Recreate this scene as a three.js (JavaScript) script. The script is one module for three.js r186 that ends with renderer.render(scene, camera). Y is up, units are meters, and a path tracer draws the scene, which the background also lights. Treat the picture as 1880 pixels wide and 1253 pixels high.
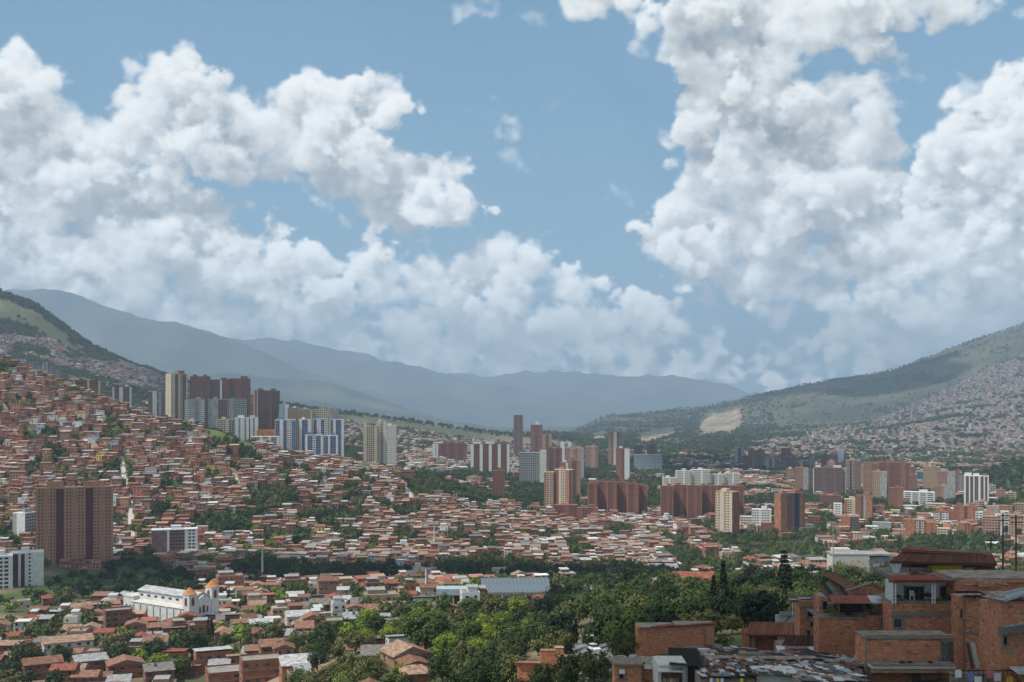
import * as THREE from 'three';
import { mergeGeometries } from 'three/addons/utils/BufferGeometryUtils.js';

// ---------------------------------------------------------------- camera
// Level camera on a hillside terrace, lens shifted up so that verticals stay vertical.
const F = 2016, CX = 940, HORIZON = 740, CAM_Y = 150;      // focal length and principal point in photo pixels (1880 wide)
const scene = new THREE.Scene();
const camera = new THREE.PerspectiveCamera(2 * Math.atan(740 / F) * 180 / Math.PI, 1880 / 1480, 1, 60000);
camera.position.set(0, CAM_Y, 0);
camera.lookAt(0, CAM_Y, -1000);
camera.setViewOffset(1880, 1480, 0, 0, 1880, 1253);
camera.updateMatrixWorld(true);
const renderer = new THREE.WebGLRenderer({ antialias: true });
renderer.toneMapping = THREE.LinearToneMapping;
renderer.toneMappingExposure = 1.2;
renderer.shadowMap.enabled = true;

// ---------------------------------------------------------------- small maths
function rng(seed) { let s = seed >>> 0; return () => { s = (s + 0x6d2b79f5) | 0; let t = Math.imul(s ^ (s >>> 15), 1 | s); t = (t + Math.imul(t ^ (t >>> 7), 61 | t)) ^ t; return ((t ^ (t >>> 14)) >>> 0) / 4294967296; }; }
const clamp = (x, a, b) => x < a ? a : x > b ? b : x;
const lerp = (a, b, t) => a + (b - a) * t;
const sstep = (a, b, x) => { const t = clamp((x - a) / (b - a), 0, 1); return t * t * (3 - 2 * t); };
const PERM = new Uint8Array(512); { const r = rng(77), p = [...Array(256).keys()]; for (let i = 255; i > 0; i--) { const j = Math.floor(r() * (i + 1)); [p[i], p[j]] = [p[j], p[i]]; } for (let i = 0; i < 512; i++) PERM[i] = p[i & 255]; }
const GRX = new Float32Array(256), GRY = new Float32Array(256); for (let i = 0; i < 256; i++) { GRX[i] = Math.cos(i * 0.77); GRY[i] = Math.sin(i * 0.77); }
function noise2(x, y) {                                         // gradient noise, about -0.7..0.7
  const ix = Math.floor(x), iy = Math.floor(y), fx = x - ix, fy = y - iy, X = ix & 255, Y = iy & 255;
  const u = fx * fx * fx * (fx * (fx * 6 - 15) + 10), v = fy * fy * fy * (fy * (fy * 6 - 15) + 10);
  const a = PERM[PERM[X] + Y], b = PERM[PERM[X + 1] + Y], c = PERM[PERM[X] + Y + 1], d = PERM[PERM[X + 1] + Y + 1];
  const n0 = GRX[a] * fx + GRY[a] * fy, n1 = GRX[b] * (fx - 1) + GRY[b] * fy, n2 = GRX[c] * fx + GRY[c] * (fy - 1), n3 = GRX[d] * (fx - 1) + GRY[d] * (fy - 1);
  return lerp(lerp(n0, n1, u), lerp(n2, n3, u), v);
}
function fbm2(x, y, o = 4) { let s = 0, a = 1, t = 0; for (let i = 0; i < o; i++) { s += a * noise2(x, y); t += a; a *= 0.5; x = x * 2.03 + 17.1; y = y * 2.03 + 9.7; } return s / t; }
function ridged2(x, y, o = 4) { let s = 0, a = 1, t = 0; for (let i = 0; i < o; i++) { s += a * (1 - 2.2 * Math.abs(noise2(x, y))); t += a; a *= 0.5; x = x * 2.1 + 5.3; y = y * 2.1 + 11.9; } return s / t; }

// ---------------------------------------------------------------- sun
// High, from the left and a little behind the camera.
const SUN_AZ = -115 * Math.PI / 180, SUN_EL = 57 * Math.PI / 180;
const SUN = new THREE.Vector3(Math.sin(SUN_AZ) * Math.cos(SUN_EL), Math.sin(SUN_EL), -Math.cos(SUN_AZ) * Math.cos(SUN_EL));
const sun = new THREE.DirectionalLight(new THREE.Color(1, 0.95, 0.87), 4.4);
sun.name = 'sun';
sun.position.copy(SUN).multiplyScalar(5000).add(new THREE.Vector3(0, 0, -1200));
sun.target.position.set(0, 0, -1200);
sun.castShadow = true; sun.shadow.radius = 1.6; sun.shadow.mapSize.set(4096, 4096);
Object.assign(sun.shadow.camera, { left: -2500, right: 2500, top: 2500, bottom: -2500, near: 100, far: 12000 });
scene.add(sun, sun.target);
// ---------------------------------------------------------------- sky: blue air and cumulus, marched as volumes into an equirectangular picture of the whole sky
// Cloud space: (azimuth, elevation) in units of 1/F radians, depth in the same unit; azimuth 0 is the camera's heading.
function makeSky() {
  const W = 4096, H = 3072, H2 = H / 2;
  const r = rng(4021);
  // tileable billow noise, 64^3: inverted cell distance, rounded like cauliflower
  const N = 64, billow = new Float32Array(N * N * N), soft = new Float32Array(N * N * N);
  const cells = (C, seed, out, weight) => {
    const q = rng(seed), P = new Float32Array(C * C * C * 3); for (let i = 0; i < P.length; i++) P[i] = q();
    for (let z = 0; z < N; z++) for (let y = 0; y < N; y++) for (let x = 0; x < N; x++) {
      const fx = x / N * C, fy = y / N * C, fz = z / N * C, cx = Math.floor(fx), cy = Math.floor(fy), cz = Math.floor(fz); let best = 9;
      for (let k = -1; k < 2; k++) for (let j = -1; j < 2; j++) for (let i = -1; i < 2; i++) {
        const m = (((cz + k + C) % C) * C + (cy + j + C) % C) * C + (cx + i + C) % C, dx = cx + i + P[m * 3] - fx, dy = cy + j + P[m * 3 + 1] - fy, dz = cz + k + P[m * 3 + 2] - fz, d = dx * dx + dy * dy + dz * dz;
        if (d < best) best = d;
      }
      out[(z * N + y) * N + x] += weight * (1 - Math.min(1, Math.sqrt(best)));
    }
  };
  cells(5, 11, billow, 0.65); cells(11, 12, billow, 0.35);
  cells(4, 13, soft, 0.5); cells(7, 14, soft, 0.5);
  const tap = (A, x, y, z) => {
    x = (x - Math.floor(x)) * N; y = (y - Math.floor(y)) * N; z = (z - Math.floor(z)) * N;
    const x0 = x | 0, y0 = y | 0, z0 = z | 0, fx = x - x0, fy = y - y0, fz = z - z0, x1 = (x0 + 1) & 63, y1 = ((y0 + 1) & 63) * N, z1 = ((z0 + 1) & 63) * N * N, X = x0 & 63, Y = (y0 & 63) * N, Z = (z0 & 63) * N * N;
    const a = A[Z + Y + X] * (1 - fx) + A[Z + Y + x1] * fx, b = A[Z + y1 + X] * (1 - fx) + A[Z + y1 + x1] * fx, c = A[z1 + Y + X] * (1 - fx) + A[z1 + Y + x1] * fx, d = A[z1 + y1 + X] * (1 - fx) + A[z1 + y1 + x1] * fx;
    return (a * (1 - fy) + b * fy) * (1 - fz) + (c * (1 - fy) + d * fy) * fz;
  };
  // puffs seen in the frame: photo x, y, radius, density factor (thin veils below 1); converted to directions
  const FRAME = [
    // left bank
    [-60,190,110],[10,150,70],[30,215,90],[-40,300,120],[60,290,100],[95,215,48],[120,270,62],[60,370,120],[150,330,70],[-40,430,110],[40,450,90],[165,205,34,.5],
    // the large left cumulus
    [320,125,52],[290,175,62],[360,170,70],[410,190,62],[250,240,62],[330,250,90],[430,250,82],[490,215,66],[560,200,66],[600,180,48],[640,215,62],[690,195,50],[705,230,52],[590,270,90],[520,300,80],[660,290,80],[690,350,70],[740,340,60],[640,360,62],[760,380,52],[790,330,46],[810,300,38],[830,330,34],[800,390,50],[840,405,34],[700,405,44],[200,265,52],[190,320,52],[250,310,62],[400,300,62],
    // mid left layer
    [120,400,80],[220,390,62],[300,370,40],[330,390,46],[290,430,72],[380,410,38],[200,450,80],[100,490,90],[0,500,90],[330,470,80],[440,460,56],[480,440,44],[520,455,46],[545,480,38],[420,510,80],[500,510,70],[560,530,46],[300,540,80],[200,520,90],[120,560,70],[370,580,70],[30,570,70],
    // low centre bank
    [680,460,36],[710,480,40],[650,500,46],[610,520,50],[760,490,46],[820,490,42],[860,500,38],[920,460,38],[955,448,34],[980,475,34],[900,495,42],[960,515,56],[1040,530,50],[1070,550,44],[1020,580,62],[900,560,70],[800,550,72],[700,560,72],[620,580,66],[1110,560,38],[1150,560,40],[1200,570,38],[1170,610,56],[1090,620,62],[980,630,70],[860,620,70],[740,620,66],[1250,620,38],[1290,640,34],[560,600,62],[470,600,60],[640,645,50],[780,665,50],[920,670,46],[1060,665,46],[1180,665,42],[1330,670,30],[1380,655,30],[1420,660,30],[1460,680,30],[1270,680,32],[540,650,40],
    [500,670,40],[580,690,36],[680,690,40],[840,690,36],[1000,690,36],[1120,690,34],[1230,695,30],[1320,700,28],[1410,690,30],[1500,690,34],[1560,680,34],[1490,640,30],[1640,600,50],[400,640,50],[300,610,60],[1720,580,60],[1800,560,60],
    // small wisps in the gap
    [930,165,16,.35],[945,215,24,.45],[955,240,20,.45],[925,290,24,.45],[960,295,30,.45],[1000,300,22,.4],[1020,200,14,.25],[875,215,14,.3],[1105,205,14,.3],[1120,370,16,.35],[1005,240,10,.3],[970,30,22,.35],[985,45,16,.3],
    // top right sheet
    [1060,0,46],[1120,15,44],[1180,30,44],[1260,10,70],[1340,20,80],[1440,20,84],[1540,15,84],[1640,10,74],[1720,0,60],[1790,-10,50],[1560,70,52],[1480,70,60],[840,0,40,.5],[890,-10,40,.5],[1230,70,40],[1660,95,26,.6],[1640,115,34,.6],[1600,85,30,.5],[1680,125,20,.5],
    // right tower of cloud
    [1190,100,34,.6],[1240,110,44,.8],[1300,110,62],[1370,110,66],[1430,120,60],[1290,170,66],[1370,190,82],[1450,190,70],[1330,250,66],[1270,240,38],[1500,180,44],[1540,190,46],[1580,200,50],[1600,240,56],[1540,260,72],[1440,270,80],[1370,310,80],[1300,330,66],[1260,330,48],[1240,370,46],[1220,410,56],[1190,430,42],[1240,480,60],[1300,430,82],[1400,390,90],[1500,350,82],[1560,330,62],[1600,360,62],[1500,430,100],[1400,480,84],[1300,510,60],[1590,440,82],[1420,540,48],[1390,555,34],[1440,570,32],[1330,545,36],[1510,520,62],
    // right edge mass
    [1790,170,46,.6],[1830,160,40],[1870,150,60],[1780,230,60],[1720,260,44],[1700,300,34],[1760,290,80],[1850,260,90],[1830,340,100],[1740,360,80],[1690,400,70],[1760,450,100],[1860,440,100],[1660,480,80],[1750,530,90],[1850,540,90],[1650,560,66],[1570,550,50],[1700,600,60],[1800,610,60],[1880,600,60],[1540,620,36],[1570,640,36],[1620,630,40],[1660,650,44],[1720,640,40],[1930,300,120],[1950,480,120],[1600,660,36],[1530,650,30],
  ];
  const puffs = [];
  for (const [x, y, rad, k = 1] of FRAME) {
    const dx = (x - CX) / F, dy = (HORIZON - y) / F, az = Math.atan(dx), el = Math.atan(dy / Math.hypot(1, dx));
    puffs.push([az * F, el * F, (r() - 0.5) * 90, rad * 1.32, k]);
  }
  // the same kind of cumulus all round, outside the frame
  const around = rng(991);
  for (let i = 0; i < 300; i++) {
    const az = (around() * 2 - 1) * Math.PI, el = 0.03 + 1.15 * Math.pow(around(), 1.5);
    if (Math.abs(az) < 0.62 && el < 0.46) continue;
    const stretch = 1 / Math.max(0.25, Math.cos(el)), n = 8 + Math.floor(around() * 12), size = (90 + 190 * around()) * (0.5 + el);
    for (let k = 0; k < n; k++) puffs.push([az * F + (around() - 0.5) * size * 3.4 * stretch, el * F + (around() - 0.35) * size * 0.9, (around() - 0.5) * size, size * (0.35 + 0.4 * around()), 1, stretch]);
  }
  const low = rng(5150);
  for (let i = 0; i < 420; i++) { const az = (low() * 2 - 1) * Math.PI, e = 6 + 95 * low() * low(); puffs.push([az * F, e, (low() - 0.5) * 60, 16 + 26 * low(), low() < 0.6 ? 1 : 0.6, 1.7]); }
  // bins
  const BIN = 96, bins = new Map(), PER = 2 * Math.PI * F, nb = Math.ceil(PER / BIN);
  puffs.forEach((p, i) => { const s = p[5] || 1; for (let a = Math.floor((p[0] - p[3] * s) / BIN); a <= Math.floor((p[0] + p[3] * s) / BIN); a++) for (let b = Math.floor((p[1] - p[3]) / BIN); b <= Math.floor((p[1] + p[3]) / BIN); b++) { const key = ((a % nb) + nb) % nb * 4096 + b + 100; (bins.get(key) ?? bins.set(key, []).get(key)).push(i); } });
  const none = [];
  const near = (x, y) => bins.get(((Math.floor(x / BIN) % nb) + nb) % nb * 4096 + Math.floor(y / BIN) + 100) ?? none;
  const memo = new Map(), around9 = (x, y) => { const a = Math.floor(x / BIN), b = Math.floor(y / BIN), key = a * 4096 + b; let m = memo.get(key); if (!m) { m = [...new Set([-1, 0, 1].flatMap((i) => [-1, 0, 1].flatMap((j) => near((a + i + .5) * BIN, (b + j + .5) * BIN))))]; memo.set(key, m); } return m; };
  function density(x, y, z, fine) {
    // curl the shapes so that no puff stays a ball
    const w1 = tap(soft, x / 520, y / 430, z / 520 + .2) - 0.5, w2 = tap(soft, x / 480 + .5, y / 400 + .3, z / 480) - 0.5;
    let X = x + 150 * w1, Y = y + 110 * w2;
    if (fine) { X += 34 * (tap(soft, x / 120, y / 120 + .7, z / 120) - 0.5); Y += 30 * (tap(soft, x / 120 + .4, y / 120, z / 120 + .1) - 0.5); }
    let keep = 1, thin = 0, best = 0;
    const list = near(X, Y);
    for (let n = 0; n < list.length; n++) {
      const p = puffs[list[n]]; let dx = X - p[0]; if (dx > PER / 2) dx -= PER; else if (dx < -PER / 2) dx += PER;
      if (p[5]) dx /= p[5];
      const dy = Y - p[1], dz = z - p[2], q = 1 - (dx * dx + dy * dy * (dy < 0 ? 1.35 : 1) + dz * dz) / (p[3] * p[3]);
      if (q > 0) { const g = q * q * (3 - 2 * q); keep *= 1 - 0.85 * g; if (g > best) { best = g; thin = p[4]; } }
    }
    if (best === 0) return 0;
    const f = 1 - keep;
    let e = 0.50 * tap(billow, x / 330, y / 300, z / 330) + 0.25 * tap(billow, x / 134 + .3, y / 128, z / 134 + .7);
    if (fine) e += 0.13 * tap(billow, x / 54 + .1, y / 52 + .6, z / 54) + 0.10 * tap(billow, x / 20, y / 20, z / 20 + .2) + 0.06 * tap(soft, x / 9, y / 9, z / 9 + .2); else e += 0.175;
    const d = f * 1.05 + (e - 0.57) * 2.9 - 0.54;
    if (d <= 0) return 0;
    const crisp = 1.15 + 4.4 * sstep(0.42, 0.66, tap(soft, x / 700 + .1, y / 500, .4));   // some edges hard, some frayed
    return thin < 0.7 ? Math.min(1, d * 1.3) * thin * 0.5 : Math.min(1, d * crisp);
  }
  const L = [-0.42, 0.74, -0.52];                               // towards the sun in cloud space (depth grows away from the camera)
  const SIG = 0.070;
  const sunT = (x, y, z) => {
    let tau = 0, s = 5, at = 2;
    for (let k = 0; k < 6; k++) { at += s; tau += density(x + L[0] * at, y + L[1] * at, z + L[2] * at, false) * s; s *= 1.9; }
    return tau * SIG;
  };
  const lofty = (x, y, z) => Math.exp(-0.0145 * (22 * density(x, y + 26, z, false) + 34 * density(x - 12, y + 58, z - 6, false) + 52 * density(x - 26, y + 104, z - 14, false)));   // how little cloud lies above
  const out = new Float32Array(W * H * 4);
  const air = (el, o) => {                                       // clear air, by elevation in radians
    const t = Math.pow(clamp(el / 0.40, 0, 1), 0.75), u = clamp((el - 0.40) / 1.1, 0, 1);
    o[0] = lerp(lerp(0.29, 0.140, t), 0.10, u); o[1] = lerp(lerp(0.52, 0.295, t), 0.21, u); o[2] = lerp(lerp(0.68, 0.475, t), 0.39, u);
  };
  const c = [0, 0, 0];
  function shade(az, el, step, o) {
    air(el, c);
    const x = az * F, y = el * F; let T = 1, R = 0, G = 0, B = 0;
    if (around9(x, y).length) {
      let zmin = 1e9, zmax = -1e9;
      for (const i of around9(x, y)) { const p = puffs[i]; zmin = Math.min(zmin, p[2] - p[3]); zmax = Math.max(zmax, p[2] + p[3]); }
      let jit = Math.sin(x * 12.9 + y * 78.2) * 43758.5; jit -= Math.floor(jit);
      for (let z = zmin + jit * step; z < zmax && T > 0.02;) {
        const d = density(x, y, z, true);
        if (d <= 0.001) { z += step * 1.3; continue; }
        const tau = sunT(x, y, z), lit = 0.40 * Math.exp(-tau * 0.8) + 0.35 * Math.exp(-tau * 0.25) + 0.25 * Math.exp(-tau * 0.06);
        const a = 1 - Math.exp(-d * SIG * step * 2.1), up = 0.5 + 0.5 * clamp(1 - tau * 0.10, 0, 1);
        const deep = lofty(x, y, z), s = 0.73 * lit * (0.27 + 0.73 * deep), w = T * a;
        R += w * (s * 1.0 + 0.25 * up); G += w * (s * 0.975 + 0.27 * up); B += w * (s * 0.92 + 0.285 * up);
        T *= 1 - a; z += step;
      }
    }
    // far cloud veiled low down; low sky brightened in colour to offset the haze
    const veil = 0.16 * Math.exp(-el / 0.04) + 0.05 * Math.exp(-el / 0.2), h = [0.60, 0.67, 0.71];
    for (let k = 0; k < 3; k++) { const cl = [R, G, B][k]; o[k] = c[k] * T * 0.90 * (1 + 0.8 * Math.exp(-el / 0.085)) + (cl * (1 - veil) + h[k] * veil * (1 - T)) * (1 + 3.0 * Math.exp(-el / 0.085)); }
  }
  const px = [0, 0, 0], colAz = (col) => { let a = ((col + 0.5) / W - 0.5) * 2 * Math.PI + Math.PI / 2; if (a > Math.PI) a -= 2 * Math.PI; return a; };
  // three's equirectangular map: u = atan2(z, x) / 2pi + 0.5, heading -z is u = 0.25
  const put = (col, row, o) => { const i = (row * W + col) * 4; out[i] = o[0]; out[i + 1] = o[1]; out[i + 2] = o[2]; out[i + 3] = 1; };
  // coarse everywhere above the horizon
  const Q = 8, cw = W / Q, ch = H2 / Q, coarse = new Float32Array(cw * ch * 3);
  for (let j = 0; j < ch; j++) for (let i = 0; i < cw; i++) { shade(colAz(i * Q + Q / 2 - 0.5), ((j + 0.5) / ch) * Math.PI / 2, 26, px); coarse.set(px, (j * cw + i) * 3); }
  const lo = [0.40, 0.46, 0.48];
  for (let row = 0; row < H; row++) for (let col = 0; col < W; col++) {
    if (row < H2) { put(col, row, lo); continue; }
    const el = ((row - H2 + 0.5) / H2) * Math.PI / 2, az = colAz(col);
    if (Math.abs(az) < 0.47 && el < 0.375) { shade(az, el, 8, px); put(col, row, px); continue; }
    const fx = (col + 0.5) / Q - 0.5, fy = clamp((row - H2 + 0.5) / Q - 0.5, 0, ch - 1), x0 = Math.floor(fx), y0 = Math.floor(fy), tx = fx - x0, ty = fy - y0, X0 = (x0 + cw) % cw, X1 = (x0 + 1) % cw, y1 = Math.min(ch - 1, y0 + 1);
    for (let k = 0; k < 3; k++) px[k] = lerp(lerp(coarse[(y0 * cw + X0) * 3 + k], coarse[(y0 * cw + X1) * 3 + k], tx), lerp(coarse[(y1 * cw + X0) * 3 + k], coarse[(y1 * cw + X1) * 3 + k], tx), ty);
    put(col, row, px);
  }
  const t = new THREE.DataTexture(out, W, H, THREE.RGBAFormat, THREE.FloatType);
  t.mapping = THREE.EquirectangularReflectionMapping; t.magFilter = THREE.LinearFilter; t.needsUpdate = true;
  return t;
}
scene.background = scene.environment = makeSky();
console.log('sky done');
// ---------------------------------------------------------------- terrain
// One height field over the valley. Ridges, dips and the valley floor are given as profiles: for a bearing (the photo column u = CX + F * x / depth)
// each profile holds its distance and the level at which it is seen; heights follow from them and are the ground's real heights in metres.
const pl = (pts) => (u) => { if (u <= pts[0][0]) return pts[0][1]; for (let i = 1; i < pts.length; i++) if (u <= pts[i][0]) { const [a, p] = pts[i - 1], [b, q] = pts[i]; return p + (q - p) * (u - a) / (b - a); } return pts[pts.length - 1][1]; };
const smooth = (f, w) => (u) => (f(u - w) + 2 * f(u - w / 2) + 3 * f(u) + 2 * f(u + w / 2) + f(u + w)) / 9;
const P = (d, y, w = 14) => ({ d: smooth(pl(typeof d === 'number' ? [[0, d]] : d), 60), y: smooth(pl(typeof y === 'number' ? [[0, y]] : y), w) });
const PROFILES = [
  P(10, 1950),
  P([[0, 430], [400, 430], [700, 310], [1000, 230], [1100, 170], [1200, 120], [1880, 98]], 1262),
  P([[0, 580], [400, 570], [700, 440], [1000, 380], [1200, 270], [1400, 235], [1880, 235]], 1160),
  P([[0, 720], [400, 720], [700, 640], [1000, 560], [1200, 450], [1400, 400], [1880, 400]], [[0, 1098], [900, 1095], [1300, 1092], [1880, 1092]]),
  P([[0, 850], [700, 880], [1300, 900]], [[0, 1056], [1000, 1054], [1300, 1052], [1880, 1052]]),
  P([[0, 930], [1000, 960], [1200, 1050]], [[0, 1026], [700, 1032], [1000, 1036], [1200, 1028]]),
  P([[0, 1130], [1000, 1150], [1200, 1160]], [[-400, 800], [0, 850], [200, 870], [400, 900], [700, 950], [1000, 993], [1200, 1000]], 40),
  P([[0, 1350], [650, 1360], [900, 1400], [1050, 1430], [1200, 1450]], [[-400, 560], [0, 665], [100, 705], [180, 735], [260, 768], [330, 784], [400, 790], [450, 812], [520, 838], [650, 858], [740, 872], [900, 922], [1050, 951], [1200, 948]]),
  P(1700, [[-400, 640], [0, 722], [200, 782], [330, 806], [450, 838], [560, 856], [700, 864], [900, 900], [1050, 915], [1200, 918]]),
  P(2300, [[-400, 690], [0, 714], [150, 742], [300, 772], [500, 802], [700, 828], [800, 840], [1000, 860], [1200, 871]]),
  P(3000, [[-400, 640], [0, 657], [100, 672], [200, 692], [300, 717], [400, 747], [500, 772], [640, 791], [760, 806], [900, 826], [1000, 835], [1100, 839], [1300, 841]]),
  P(3700, [[-400, 470], [-100, 508], [0, 541], [60, 562], [100, 590], [140, 620], [170, 641], [230, 668], [310, 697], [400, 719], [520, 746], [640, 763], [760, 778], [900, 798], [1000, 805], [1060, 812], [1150, 820], [1300, 823], [1500, 818], [1700, 803], [1880, 794], [2300, 765]], 8),
  P(5600, [[0, 645], [300, 735], [600, 778], [900, 805], [1040, 808], [1110, 801], [1280, 799], [1400, 796], [1500, 791], [1630, 777], [1750, 749], [1880, 717], [2300, 600]]),
  P(8000, [[0, 700], [500, 772], [900, 808], [1000, 809], [1040, 804], [1110, 773], [1200, 764], [1280, 758], [1340, 746], [1390, 733], [1480, 713], [1560, 699], [1630, 684], [1700, 661], [1750, 644], [1820, 623], [1880, 603], [2300, 530]], 10),
  P(11000, [[0, 695], [400, 722], [900, 792], [1100, 792], [1400, 772], [1880, 700], [2300, 600]]),
  P(13000, [[-400, 620], [0, 662], [300, 692], [430, 699], [520, 709], [620, 716], [700, 743], [760, 769], [860, 801], [1000, 803], [1400, 790], [1880, 760]]),
  P(14500, [[-400, 625], [0, 650], [300, 690], [430, 705], [620, 725], [760, 775], [900, 800], [1400, 790], [1880, 765]]),
  P(17000, [[-400, 560], [-100, 548], [0, 546], [30, 541], [60, 541], [110, 544], [170, 561], [240, 582], [300, 593], [340, 601], [400, 625], [430, 637], [500, 666], [600, 706], [700, 741], [800, 776], [900, 795], [1400, 790], [2300, 760]], 8),
  P(19500, [[-400, 580], [0, 602], [430, 682], [700, 732], [900, 762], [1200, 770], [2300, 770]]),
  P(22000, [[-400, 560], [0, 590], [300, 620], [430, 633], [490, 631], [560, 641], [640, 647], [670, 656], [700, 671], [760, 682], [800, 691], [850, 701], [950, 726], [1100, 760], [1300, 770], [2300, 740]], 8),
  P(24500, [[0, 620], [700, 692], [900, 722], [1200, 737], [1400, 750], [2300, 750]]),
  P(28000, [[0, 640], [780, 693], [880, 700], [950, 696], [1010, 693], [1080, 698], [1180, 701], [1290, 703], [1340, 715], [1370, 729], [1400, 738], [1600, 736], [2300, 700]], 8),
  P(33000, 748),
];
const NP = PROFILES.length;
const columnCache = new Map();
function column(u) {                                            // knots (ln depth, height, slope) at a bearing
  const key = Math.round(u * 2); let c = columnCache.get(key); if (c) return c;
  u = key / 2;
  const t = new Float64Array(NP), h = new Float64Array(NP), m = new Float64Array(NP);
  for (let i = 0; i < NP; i++) { const d = PROFILES[i].d(u); t[i] = Math.log(d); h[i] = (HORIZON - PROFILES[i].y(u)) / F * d; }
  for (let i = 1; i < NP - 1; i++) {                             // monotone cubic
    const a = (h[i] - h[i - 1]) / (t[i] - t[i - 1]), b = (h[i + 1] - h[i]) / (t[i + 1] - t[i]);
    m[i] = a * b <= 0 ? 0 : 3 * a * b / (a + b + Math.max(Math.abs(a), Math.abs(b)) * Math.sign(a));
  }
  m[0] = (h[1] - h[0]) / (t[1] - t[0]);
  columnCache.set(key, c = { t, h, m }); return c;
}
function bareHeight(u, d) {
  const { t, h, m } = column(clamp(u, -1500, 3400)), x = Math.log(clamp(d, 10, 32900)); let i = 0; while (i < NP - 2 && t[i + 1] < x) i++;
  const w = t[i + 1] - t[i], s = (x - t[i]) / w, s2 = s * s, s3 = s2 * s;
  return (2 * s3 - 3 * s2 + 1) * h[i] + (s3 - 2 * s2 + s) * w * m[i] + (3 * s2 - 2 * s3) * h[i + 1] + (s3 - s2) * w * m[i + 1];
}
function heightUD(u, d) {
  let h = bareHeight(u, d); const x = (u - CX) / F * d, z = -d;
  const far = sstep(2600, 5200, d), near = sstep(60, 400, d) * (1 - far);
  h += near * (fbm2(x / 90, z / 90, 3) * 5) * sstep(0, 500, d);
  if (far > 0) h += far * (ridged2(x / 2200 + 3, z / 2200, 5) * (d > 12000 ? 0.0125 : 0.0075) * d + fbm2(x / 260, z / 260, 4) * 0.0022 * d - (d > 12000 ? 0.0045 : 0.002) * d);
  // wooded knoll at the right edge of the town
  const kx = x - 935, kz = d - 1900; h += 52 * Math.exp(-(kx * kx) / (2 * 75 * 75) - (kz * kz) / (2 * 110 * 110));
  return h + CAM_Y;
}
const toUD = (x, z) => { const d = Math.max(5, -z); return [CX + F * x / d, d]; };
const groundY = (x, z) => { const [u, d] = toUD(x, z); return heightUD(u, d); };
const seenY = (u, d) => HORIZON - (heightUD(u, d) - CAM_Y) / d * F;
const at = (u, v, d) => new THREE.Vector3((u - CX) / F * d, CAM_Y + (HORIZON - v) / F * d, -d);   // the point seen at a photo position from a distance
const mpp = (d) => d / F;                                                                        // metres per photo pixel at a distance
function ground(u, v, from = 60, to = 26000) {                  // the ground point seen at a photo position (first from the camera)
  let a = from; for (let d = from; d < to; d *= 1.012) { if (seenY(u, d) <= v) { let lo = a, hi = d; for (let k = 0; k < 12; k++) { const mid = (lo + hi) / 2; if (seenY(u, mid) <= v) hi = mid; else lo = mid; } return new THREE.Vector3((u - CX) / F * hi, heightUD(u, hi), -hi); } a = d; }
  return null;
}
const projU = (p) => CX - F * p.x / p.z, projV = (p) => HORIZON + F * (p.y - CAM_Y) / p.z;
const inPoly = (x, y, poly) => { let c = false; for (let i = 0, j = poly.length - 1; i < poly.length; j = i++) { const [xi, yi] = poly[i], [xj, yj] = poly[j]; if ((yi > y) !== (yj > y) && x < (xj - xi) * (y - yi) / (yj - yi) + xi) c = !c; } return c; };
const inEll = (x, y, [cx, cy, rx, ry]) => { const a = (x - cx) / rx, b = (y - cy) / ry; return a * a + b * b < 1; };

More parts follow.
